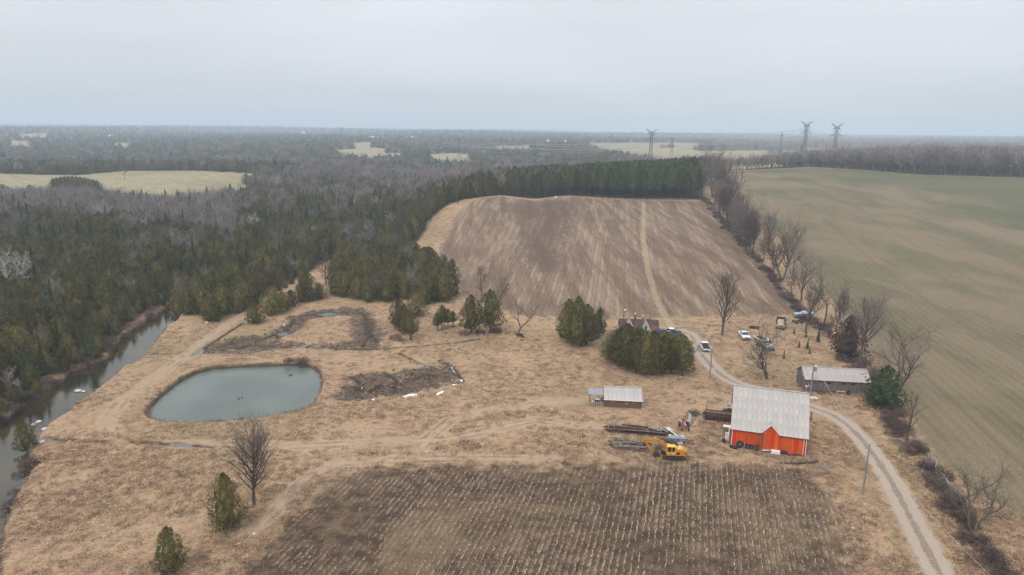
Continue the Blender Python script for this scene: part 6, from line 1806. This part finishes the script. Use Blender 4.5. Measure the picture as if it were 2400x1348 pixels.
cwm.f.append(tuple(range(n))); cwm.mi.append(0); cwm.f.append(tuple(range(2 * n - 1, n - 1, -1))); cwm.mi.append(0)
for i in range(n): cwm.f.append((i, i + n, (i + 1) % n + n, (i + 1) % n)); cwm.mi.append(0)
cwm.build('counterweight', M_YEL, ex_)
MB().tube([(-0.7, -0.5, H0 + 1.0), (-0.7, -0.5, H0 + 1.45)], 0.07, 8).build('exhaust', M_DARK, ex_)
for x in (0.2, -0.5): MB().tube([(x, -1.1, H0 + 0.25), (x, -1.1, H0 + 0.95)], 0.03, 5).build('handrail', M_TRACK, ex_)
MB().box((-0.3, -0.78, H0 + 0.45), (1.8, 0.6, 0.5)).build('tank', M_YEL, ex_)
by = -0.12
ex_.scale = (1, 1, 0.92)
def slab(name, pts, w, mat, par, bevel=0.0):
    m = MB(); m.prism(pts, by - w / 2, by + w / 2); return m.build(name, mat, par)
# boom: foot, raised elbow, long level nose
slab('boom', [(0.55, 1.15), (0.95, 1.1), (1.95, 2.55), (2.35, 2.82), (4.75, 3.08), (4.8, 3.28), (4.55, 3.36), (2.25, 3.24), (1.6, 3.0), (0.5, 1.5)], 0.36, M_YEL, ex_)
slab('stick', [(4.2, 3.55), (4.55, 3.62), (5.0, 3.3), (4.8, 2.85), (3.35, 0.62), (3.12, 0.66), (4.3, 2.8)], 0.27, M_YEL, ex_)
for y in (-0.34, 0.34):
    c = MB().tube([(1.25, by + y, 1.1), (1.75, by + y, 2.0)], 0.09, 8).build('boom_cylinder', M_YEL, ex_); MB().tube([(1.75, by + y, 2.0), (2.1, by + y, 2.75)], 0.05, 8).build('rod', M_STEEL, c)
c = MB().tube([(2.5, by, 3.3), (3.6, by, 3.55)], 0.09, 8).build('stick_cylinder', M_YEL, ex_); MB().tube([(3.6, by, 3.55), (4.4, by, 3.6)], 0.05, 8).build('rod', M_STEEL, c)
c = MB().tube([(4.55, by, 2.95), (3.9, by, 1.95)], 0.08, 8).build('bucket_cylinder', M_YEL, ex_); MB().tube([(3.9, by, 1.95), (3.4, by, 1.1)], 0.04, 8).build('rod', M_STEEL, c)
bk = MB(); prof = [(3.3, 0.75), (2.6, 0.95), (2.25, 0.7), (2.25, 0.25), (2.6, 0.0), (3.1, 0.02), (3.0, 0.12), (2.65, 0.12), (2.4, 0.32), (2.42, 0.65), (2.7, 0.8)]
bk.prism(prof, by - 0.42, by + 0.42)
for sy in (-0.42, 0.40): bk.prism([(3.3, 0.75), (2.6, 0.95), (2.25, 0.7), (2.25, 0.25), (2.6, 0.0), (3.1, 0.02)], by + sy, by + sy + 0.03)
bo = bk.build('bucket', M_RUST, ex_)
for k in range(5): MB().box((3.18, by - 0.36 + 0.18 * k, 0.02), (0.2, 0.07, 0.07)).build('tooth', M_STEEL, bo)
MB().box((3.55, by - 0.19, 2.98), (1.2, 0.012, 0.12)).build('lettering_band', M_RUSTP, ex_)

# silver tank trailer
root = thing('tank_trailer', 'grey boxy trailer with twin pipes and drawbar above the excavator', 'trailer', wq(1585, 1038), radians(-3.5))
MB().box((0, 0, 0.78), (2.9, 1.1, 0.5)).build('body', M_STEEL, root)
for y in (-0.5, -0.15, 0.2, 0.5): MB().tube([(-1.5, y, 1.08), (1.5, y, 1.08)], 0.12, 8).build('pipe', M_STEEL, root)
MB().box((0.9, 0.1, 1.28), (0.25, 0.25, 0.2)).build('cap', M_WHITE, root); MB().box((-1.1, 0.2, 1.28), (0.3, 0.25, 0.2)).build('cap', M_WHITE, root)
for sy in (-1, 1): wheel(root, -0.85, sy * 0.66, 0.36, 0.2, M_WHITE)
for sy in (-1, 1): MB().tube([(1.4, sy * 0.45, 0.55), (2.9, 0, 0.5)], 0.05, 5).build('drawbar', M_RUST, root)
MB().tube([(2.85, 0, 0), (2.85, 0, 0.75)], 0.05, 5).build('jack', M_RUST, root)
MB().box((-2.1, 0, 0.5), (1.3, 1.0, 0.06)).build('rear_deck', M_WOODD, root)
# two rusty engines behind the excavator cab
for px, py, lb in ((1580, 1047, 'dark rusty drum lump just behind the excavator cab'), (1592, 1048, 'grey wheeled scrap lump behind the excavator engine')):
    root = thing('scrap_engine', lb, 'scrap', wq(px, py), 0.4)
    MB().tube([(-0.5, 0, 0.5), (0.5, 0, 0.5)], 0.42, 10).build('drum', M_RUST if px < 1585 else M_STEEL, root)
    MB().box((0, 0, 0.2), (1.2, 0.6, 0.3)).build('bed', M_DARK, root); MB().tube([(0.2, 0, 0.8), (0.2, 0, 1.3)], 0.06, 5).build('pipe', M_STEEL, root)
# small tractor facing the camera
root = thing('tractor', 'small old grey tractor with red front facing the camera beside the log', 'tractor', wq(1603, 1004), radians(-93))
MB().box((0.5, 0, 0.95), (1.5, 0.52, 0.42), top=(0.97, 0.85)).build('hood', M_STEEL, root)
MB().box((1.28, 0, 0.85), (0.1, 0.55, 0.6)).build('grille', M_REDD, root)
MB().box((0.0, 0, 0.62), (2.2, 0.36, 0.3)).build('chassis', M_RUST, root)
for sy in (-1, 1):
    wheel(root, -0.75, sy * 0.72, 0.58, 0.3); wheel(root, 1.1, sy * 0.62, 0.32, 0.16)
    MB().box((-0.7, sy * 0.72, 1.2), (0.95, 0.34, 0.06), top=(0.8, 1)).build('fender', M_STEEL, root)
MB().box((-0.75, 0, 1.12), (0.4, 0.5, 0.1)).build('seat', M_REDD, root); MB().box((-0.95, 0, 1.34), (0.08, 0.5, 0.34)).build('backrest', M_REDD, root)
MB().tube([(-0.1, 0, 1.1), (-0.3, 0, 1.5)], 0.03, 5).build('steering_column', M_DARK, root); MB().tube([(-0.32, 0, 1.5), (-0.33, 0, 1.53)], 0.2, 10).build('steering_wheel', M_DARK, root)
MB().tube([(0.7, 0.1, 1.1), (0.7, 0.1, 1.6)], 0.04, 6).build('exhaust', M_DARK, root)

# ------------------------------------------------------------------ utility poles and wires
M_POLE = flat_mat('pole_wood', (0.24, 0.22, 0.21), 0.85, var=0.25, stretch=(1, 1, 0.1))
M_WIRE = flat_mat('wire_metal', (0.40, 0.41, 0.43), 0.6, 0.3, var=0.05)
POLES = []
def pole(px, py, top, label, arm=0.0, trans=False):
    q = gpt(px, py); h = top_h(q, top); root = thing('utility_pole', label, 'utility pole', tuple(q))
    MB().tube([(0, 0, -0.5), (0, 0, h)], [0.17, 0.11], 8).build('pole', M_POLE, root)
    if arm: MB().box((0, 0, h - 0.35), (arm, 0.12, 0.12)).build('crossarm', M_POLE, root)
    for x in ((-arm / 2 + 0.1, arm / 2 - 0.1) if arm else (0,)): MB().tube([(x, 0, h - 0.3), (x, 0, h + 0.05)], 0.05, 6).build('insulator', M_WHITE, root)
    if trans:
        t_ = MB().tube([(0.38, -0.1, h - 1.9), (0.38, -0.1, h - 0.9)], 0.27, 10).build('transformer', M_STEEL, root); MB().tube([(0.38, -0.1, h - 0.9), (0.38, -0.1, h - 0.78)], 0.29, 10).build('lid', M_WHITE, t_)
        MB().box((-0.1, -0.22, 1.6), (0.3, 0.16, 0.5)).build('meter_box', M_STEEL, root)
        MB().tube([(-0.15, -0.12, 0), (-0.15, -0.12, h * 0.6)], 0.05, 5).build('conduit', M_STEEL, root)
    POLES.append((q, h)); return root
pole(1663.5, 885, 820, 'slim utility pole beside the drive below the white pickup', 1.3)
pole(1899.5, 925, 849, 'tall grey utility pole with transformer between barn and board shed', 0, True)
pole(2022, 1158, 1040, 'bare utility pole on the grass left of the lower drive')
def wire(a, b, sag, name, label, r=0.018, n=12, group=None, mat=None):
    a, b = Vector(a), Vector(b); pts = []
    for i in range(n + 1):
        t = i / n; p = a.lerp(b, t); p.z -= sag * 4 * t * (1 - t); pts.append(p)
    m = MB(); m.tube(pts, r, 3, cap=False)
    return tag(m.build(name, mat or M_WIRE), label, 'wire', group)
tp = lambda i, dz=0.0, dx=0.0: (POLES[i][0][0] + dx, POLES[i][0][1], POLES[i][0][2] + POLES[i][1] + dz)
wire(tp(1, 0.0), tp(2, 0.0), 0.8, 'power_wire', 'upper wire between the transformer pole and the lower drive pole')
wire(tp(1, -1.0, 0.5), tp(2, -0.2, 0.1), 0.9, 'power_wire', 'lower wire between the transformer pole and the lower drive pole')
wire(tp(1, -0.1), tp(0, -0.2), 0.9, 'power_wire', 'wire from the transformer pole to the slim pole by the pickup')
q = gpt(2130, 1420); wire(tp(2, -0.05), (q[0] + 4, q[1] - 12, 8), 0.7, 'power_wire', 'wire leaving the lower drive pole towards the camera')

# ------------------------------------------------------------------ transmission towers
M_LATT = flat_mat('galvanised_lattice', (0.09, 0.10, 0.12), 0.7, 0.2, var=0.1)
def lattice_mesh(kind):
    m = MB(); H = 50.0; r = 0.17 if kind == 'near' else 0.26
    def wd(z): return 3.2 * (1 - z / 25) + 1.45 if z < 25 else 1.45
    lv = [0, 7, 13, 18, 22, 25.5, 29, 32, 35, 38, 41, 44, 46.2]
    C = [(-1, -1), (1, -1), (1, 1), (-1, 1)]
    for i in range(len(lv) - 1):
        a, b = lv[i], lv[i + 1]; wa, wb = wd(a), wd(b)
        for k in range(4):
            p, q = C[k], C[(k + 1) % 4]
            m.tube([(p[0] * wa, p[1] * wa, a), (p[0] * wb, p[1] * wb, b)], r, 3, cap=False)
            m.tube([(p[0] * wa, p[1] * wa, a), (q[0] * wb, q[1] * wb, b)], r * 0.6, 3, cap=False)
            m.tube([(q[0] * wa, q[1] * wa, a), (p[0] * wb, p[1] * wb, b)], r * 0.6, 3, cap=False)
            m.tube([(p[0] * wb, p[1] * wb, b), (q[0] * wb, q[1] * wb, b)], r * 0.6, 3, cap=False)
    # one mesh per arm: broad middle arm, small upper arm, low spread horn
    parts = []
    for z, x, h, bx, nm in ((36.5, 7.6, 2.6, 1.5, 'crossarm'), (44.2, 4.4, 1.3, 1.3, 'upper_arm'), (45.0, 7.4, 1.4, 1.3, 'horn')):
        for sx in (-1, 1):
            arms = MB(); zt = z if nm != 'horn' else 50.0
            for y in (-1.2, 1.2):
                arms.tube([(sx * bx, y, z), (sx * x, 0, zt)], r * 0.9, 3, cap=False); arms.tube([(sx * bx * (0.3 if nm == 'horn' else 1), y, z + h), (sx * x, 0, zt)], r * 0.9, 3, cap=False)
            arms.tube([(sx * (x + bx) / 2, 0, (z + zt) / 2 - 0.1), (sx * (x + bx) / 2, 0, (z + zt) / 2 + h / 2)], r * 0.7, 3, cap=False)
            if nm != 'horn': arms.tube([(sx * x, 0, z), (sx * x, 0, z - 3.2)], 0.13, 4)
            parts.append((nm, arms.mesh(nm, M_LATT)))
    return m.mesh('lattice', M_LATT), parts
LATT = lattice_mesh('near')
TOW = {}
def tower(key, px, top, Hm, pxheight, label, rz=0.0, sx=1.0):
    """tower of height Hm whose top stands at (px, top); its distance follows from how tall it looks"""
    d = FPX * Hm / pxheight
    q = at_y(px, top, d)
    g = land(q[0], q[1]); Hreal = q[2] - g
    root = thing('transmission_tower', label, 'transmission tower', (float(q[0]), float(q[1]), g - 0.3), rz)
    s = (Hreal + 0.3) / 50.0
    inst('lattice', LATT[0], root, (0, 0, 0), 0, (s * sx, s, s)); [inst(nm, me, root, (0, 0, 0), 0, (s * sx, s, s)) for nm, me in LATT[1]]
    TOW[key] = (root.location.copy(), s, rz)
tower('a', 1528, 302, 50, 96, 'tower with wide horns left of two above the right end of the pines')
tower('b', 1576, 322, 50, 72, 'shorter horned tower right of two above the pines')
tower('c', 1833, 310, 50, 82, 'narrow tower seen edge on, left of three beyond the green field', radians(68))
tower('d', 1892, 284, 50, 118, 'tallest horned tower on the skyline, middle of three beyond the green field', radians(12))
tower('e', 1963, 289, 50, 104, 'horned tower rightmost on the skyline beyond the green field', radians(12))
for i, (px, tpy, ph) in enumerate(((1253, 326, 62), (1178, 326, 52), (1077, 321, 58), (1008, 319, 44), (935, 318, 40), (886, 312, 34), (845, 304, 30), (800, 297, 34), (757, 300, 26), (720, 303, 22), (575, 303, 20), (504, 302, 22), (437, 298, 24), (395, 300, 24), (290, 297, 18), (112, 290, 18), (68, 288, 18), (30, 289, 16))):
    tower('t%d' % i, px, tpy, 50, ph * 1.25, ('nearest' if i == 0 else 'faint distant') + ' horned tower in the hazy line across the woods, number %s from the right' % ('one', 'two', 'three', 'four', 'five', 'six', 'seven', 'eight', 'nine', 'ten', 'eleven', 'twelve', 'thirteen', 'fourteen', 'fifteen', 'sixteen', 'seventeen', 'eighteen')[i])
def twire(k0, k1, x0, z0, sag, label, grp, r=0.11):
    (l0, s0, r0_), (l1, s1, r1_) = TOW[k0], TOW[k1]
    a = (l0.x + x0 * s0 * cos(r0_), l0.y + x0 * s0 * sin(r0_), l0.z + z0 * s0); b = (l1.x + x0 * s1 * cos(r1_), l1.y + x0 * s1 * sin(r1_), l1.z + z0 * s1)
    wire(a, b, sag, 'transmission_wire', label, r, 16, grp)
for k0, k1 in (('a', 't0'), ('b', 't1'), ('t0', 't2'), ('t1', 't3'), ('c', 'a'), ('d', 'b'), ('e', 'd'), ('t2', 't4'), ('t3', 't5'), ('d', 't2')):
    for x0, z0 in ((-7.5, 33), (7.5, 33), (-4.4, 41), (4.4, 41)):
        twire(k0, k1, x0, z0, 9, 'slack wire strung between hazy transmission towers', 'wires of the transmission lines')
# lines leaving to the right over the bare wood
for key, yend in (('e', 640), ('d', 560)):
    l0, s0, r0_ = TOW[key]
    for x0, z0 in ((-7.5, 33), (7.5, 33), (-4.4, 41), (4.4, 41)):
        a = (l0.x + x0 * s0, l0.y, l0.z + z0 * s0); b = (560 + x0, yend + x0, 21 + 26 + (z0 - 26) * 0.5)
        wire(a, b, 16, 'transmission_wire', 'pale wire crossing the bare wood to the right picture edge', 0.08, 16, 'wires over the bare wood')

# ------------------------------------------------------------------ far farm buildings
def far_house(px, py, Y, L_, W_, H_, rz, wall, roof, name, label, cat, silo=False):
    q = at_y(px, py, Y); g = land(q[0], q[1]); g = max(g, float(q[2]) - 1.0)
    root = thing(name, label, cat, (float(q[0]), float(q[1]), g), rz)
    m = MB(); hw = W_ / 2
    prof = [(-hw, -4), (hw, -4), (hw, H_), (0, H_ + hw * 0.7), (-hw, H_)]
    b = len(m.v)
    for x in (-L_ / 2, L_ / 2):
        for y, z in prof: m.v.append((x, y, z))
    m.f += [(4, 3, 2, 1, 0), (5, 6, 7, 8, 9)] + [(i, (i + 1) % 5, (i + 1) % 5 + 5, i + 5) for i in range(5)]; m.mi += [0] * 7
    m.build('wall', wall, root)
    for sy in (-1, 1):
        a = atan2(0.7, 1); MB().box((0, sy * hw / 2 * 1.04, H_ + hw * 0.35 + 0.15), (L_ + 0.6, hw / cos(a) + 0.3, 0.2), rx=-sy * a).build('roof', roof, root)
    for k in range(3): MB().box((-L_ * 0.3 + L_ * 0.3 * k, -hw - 0.03, H_ * 0.55), (1.0, 0.1, 1.1)).build('window', M_GLASS, root)
    if silo:
        t = thing('silo', 'pale silo standing between the far barns', 'silo', (float(q[0]) + 14, float(q[1]), g))
        MB().tube([(0, 0, -3), (0, 0, 13)], 3.2, 12).build('wall', M_CONC, t); MB().tube([(0, 0, 13), (0, 0, 15)], [3.3, 0.4], 12).build('dome', M_WHITE, t)
far_house(2116, 347, 1850, 14, 10, 6, 0.8, M_WHITE, M_WHITE, 'far_barn', 'white roofed gable barn with silo beyond the bare wood', 'barn', True)
far_house(2147, 347, 1850, 22, 12, 4, 0.0, M_CONC, M_WHITE, 'far_barn', 'long pale barn right of the silo in the far farm', 'barn')
far_house(2104, 350, 1850, 6, 5, 3, 0.2, M_CONC, M_WHITE, 'far_shed', 'tiny white shed left of the far gable barn', 'shed')
for px, py, Y, wl, rf, lb in ((1555, 345, 1500, M_REDD, M_RUSTP, 'red house between the two towers above the pines'), (1572, 343, 1520, M_RUST, M_REDD, 'dark red barn behind the shorter tower'), (955, 328, 2300, M_WHITE, M_CONC, 'white house among far trees right of the pale fields'), (965, 330, 2300, M_WHITE, M_WHITE, 'second white house among far trees'),
                          (870, 334, 2200, M_CONC, M_WHITE, 'long low white roofed barn above the far pale fields'), (884, 333, 2250, M_CONC, M_WHITE, 'short low white roofed barn above the far pale fields'), (808, 333, 2200, M_WHITE, M_CONC, 'small white house at the left of the far pale fields'), (711, 313, 2700, M_WHITE, M_WHITE, 'tiny white building on the far left ridge'), (40, 325, 2300, M_CONC, M_WHITE, 'tiny white roofed house far at the left edge'), (1283, 336, 1900, M_WHITE, M_WHITE, 'small bright house beyond the plantation'), (1322, 337, 1900, M_CONC, M_WHITE, 'bright roofed shed beyond the plantation'), (262, 337, 2200, M_CONC, M_WHITE, 'pale farm shed in the far left woods')):
    far_house(px, py, Y, 12 if 'long' not in lb else 26, 8, 4, 0.1, wl, rf, 'far_house' if 'house' in lb else 'far_shed', lb, 'house' if 'house' in lb else 'shed')

# ------------------------------------------------------------------ rail fence, stones, snow, geese
zz = [(2172, 1076), (2178, 1084), (2194, 1091), (2190, 1113), (2213, 1133), (2226, 1156), (2243, 1163), (2259, 1182), (2268, 1200)]
root = thing('rail_fence', 'weathered grey zigzag split rail fence among the brambles', 'fence', wq(*zz[0]))
o0 = np.array(root.location)
for i in range(len(zz) - 1):
    a, b = gpt(*zz[i]) - o0, gpt(*zz[i + 1]) - o0
    for k in range(4):
        z = 0.2 + 0.3 * k
        MB().tube([(a[0], a[1], a[2] + z), (b[0], b[1], b[2] + z + 0.1)], 0.07, 5).build('rail', M_TIMB, root)
    MB().tube([(a[0], a[1], a[2] - 0.2), (a[0], a[1], a[2] + 1.35)], 0.08, 5).build('post', M_WOODG, root)
q = gpt(2162, 1095); tag(MB().tube([(0, 0, -0.2), (0, 0, 1.4)], 0.09, 6).build('fence_post', M_WOODD, None, False, tuple(q)), 'single dark post standing left of the rail fence', 'post')
def rock_mesh(seed):
    q = random.Random(seed); m = MB(); m.sphere((0, 0, 0.25), (1, 0.75, 0.6), 8, 6)
    m.v = [(x * q.uniform(.85, 1.12), y * q.uniform(.85, 1.12), z * q.uniform(.85, 1.1)) for x, y, z in m.v]; return m
RK = [rock_mesh(i).mesh('stone', M_STONE, False) for i in range(3)]; RKP = [rock_mesh(i + 5).mesh('stone', M_PSTONE, False) for i in range(3)]
rocks = [(771, 950, 0.75, 0, 'dark boulder on the grass right of the pond'), (485, 757, 0.6, 1, 'largest pale boulder beside the spit cedar'), (496, 753, 0.45, 1, 'small pale boulder right of the largest one by the spit'), (475, 759, 0.4, 0, 'grey boulder left of the pale one by the spit'), (1129, 786, 0.7, 0, 'boulder under the pair of cedars'),
         (182, 907, 0.7, 1, 'flat pale rock breaking the river surface'), (195, 908, 0.5, 1, 'second flat rock in the river'), (240, 928, 0.55, 0, 'rock on the right river bank'), (175, 945, 0.45, 0, 'dark rock at the river edge above the small rapids'), (78, 985, 0.6, 0, 'stone in the river rapids'), (90, 978, 0.5, 1, 'pale stone in the river rapids'), (98, 1037, 0.6, 1, 'long pale boulder by the ditch mouth'), (92, 1005, 0.4, 0, 'stone at the ditch mouth'), (103, 1003, 0.5, 1, 'pale stone above the ditch mouth'), (122, 1005, 0.4, 0, 'grey stone above the ditch'), (104, 1079, 0.4, 1, 'pale stone at the inlet'), (2000, 1238, 0.3, 1, 'white stone at the right edge of the front field'), (596, 1251, 0.3, 1, 'white stone in the grass right of the lone cedar'),
         (2316, 1273, 0.35, 1, 'white stone in the fence row at the bottom right'), (1303, 463, 1.0, 1, 'white stone heap on the crest of the stubble field'), (1060, 892, 0.4, 0, 'clod stone in the dug ground'), (850, 907, 0.45, 1, 'pale stone in the lower dug ground'), (665, 762, 0.4, 1, 'pale stone on the mud flat')]
for i, (px, py, s, pale, lb) in enumerate(rocks):
    q = gpt(px, py); z = q[2]
    if 165 < px < 200 and py < 915 or px in (78, 90): z = -0.9
    o = inst('stone', (RKP if pale else RK)[i % 3], None, (q[0], q[1], z - 0.05), i * 1.3, (s, s, s * 0.8)); tag(o, lb, 'stone')
def snow_patch(pts, label, k):
    P = poly_w(pts, sub=2); c = P.mean(0); P = c + (P - c) * 0.78; rq = random.Random(k)
    m = MB(); ring = []
    n = len(P)
    for i in range(n):
        for t in (0, 0.5):
            p = P[i] * (1 - t) + P[(i + 1) % n] * t; p = p + np.array([rq.uniform(-.12, .12), rq.uniform(-.15, .15)])
            ring.append(p)
    mid = [(p * 0.6 + c * 0.4) for p in ring]
    zs = [land(*p) for p in ring]; zm = [land(*p) + 0.12 for p in mid]
    for i in range(len(ring)):
        j = (i + 1) % len(ring)
        m.face([(*ring[i], zs[i] - 0.03), (*ring[j], zs[j] - 0.03), (*mid[j], zm[j]), (*mid[i], zm[i])]); m.face([(*mid[i], zm[i]), (*mid[j], zm[j]), (*c, land(*c) + 0.16)])
    tag(m.build('snow_patch', M_SNOW, None, True), label, 'snow')
snow_patch([(936, 931), (955, 923), (985, 921), (982, 927), (958, 929), (945, 934)], 'largest leftover snow patch below the dug ground', 1)
snow_patch([(1016, 926), (1030, 919), (1044, 914), (1040, 921), (1025, 927)], 'small snow patch right of the largest one', 2)
snow_patch([(1051, 848), (1056, 851), (1067, 867), (1072, 877), (1069, 876), (1060, 862)], 'thin snow streak along the ditch edge', 3)
snow_patch([(1075, 884), (1083, 884), (1087, 890), (1079, 889)], 'snow patch at the lower end of the ditch edge', 4)
snow_patch([(1054, 899), (1072, 897), (1074, 901), (1058, 903)], 'flat snow patch below the ditch edge', 5)
snow_patch([(868, 936), (880, 934), (882, 937), (870, 939)], 'tiny snow patch at the left of the dug ground', 6)
M_GOOSE = flat_mat('goose_brown', (0.13, 0.095, 0.07), 0.8); 
def goose(px, py, rz, lb):
    d = ray(px, py); t = (-0.72 - CAM_H) / d[2]; q = CAM + d * t
    root = thing('goose', lb, 'goose', (q[0], q[1], -0.72), rz, 'geese on the pond', (0.8,) * 3)
    m = MB(); m.sphere((0, 0, 0.1), (0.38, 0.18, 0.17), 10, 7); m.sphere((-0.36, 0, 0.16), (0.14, 0.08, 0.06), 6, 4); m.build('body', M_GOOSE, root, True)
    m = MB(); m.tube([(0.26, 0, 0.14), (0.36, 0, 0.32), (0.38, 0, 0.48)], [0.08, 0.045, 0.04], 7); m.sphere((0.42, 0, 0.5), (0.09, 0.055, 0.055), 8, 5); m.tube([(0.48, 0, 0.5), (0.58, 0, 0.48)], [0.03, 0.01], 5); m.build('neck', M_DARK, root, True)
    MB().sphere((0.40, 0, 0.47), (0.05, 0.062, 0.035), 6, 4).build('cheek', M_WHITE, root)
goose(559, 935, 2.8, 'goose low on the water, left of the pair in mid pond'); goose(567, 932, 1.9, 'goose with raised neck, right of the pair in mid pond')
goose(679, 881, 3.0, 'left goose of the pair near the upper pond edge'); goose(683, 879, 0.5, 'right goose of the pair near the upper pond edge')
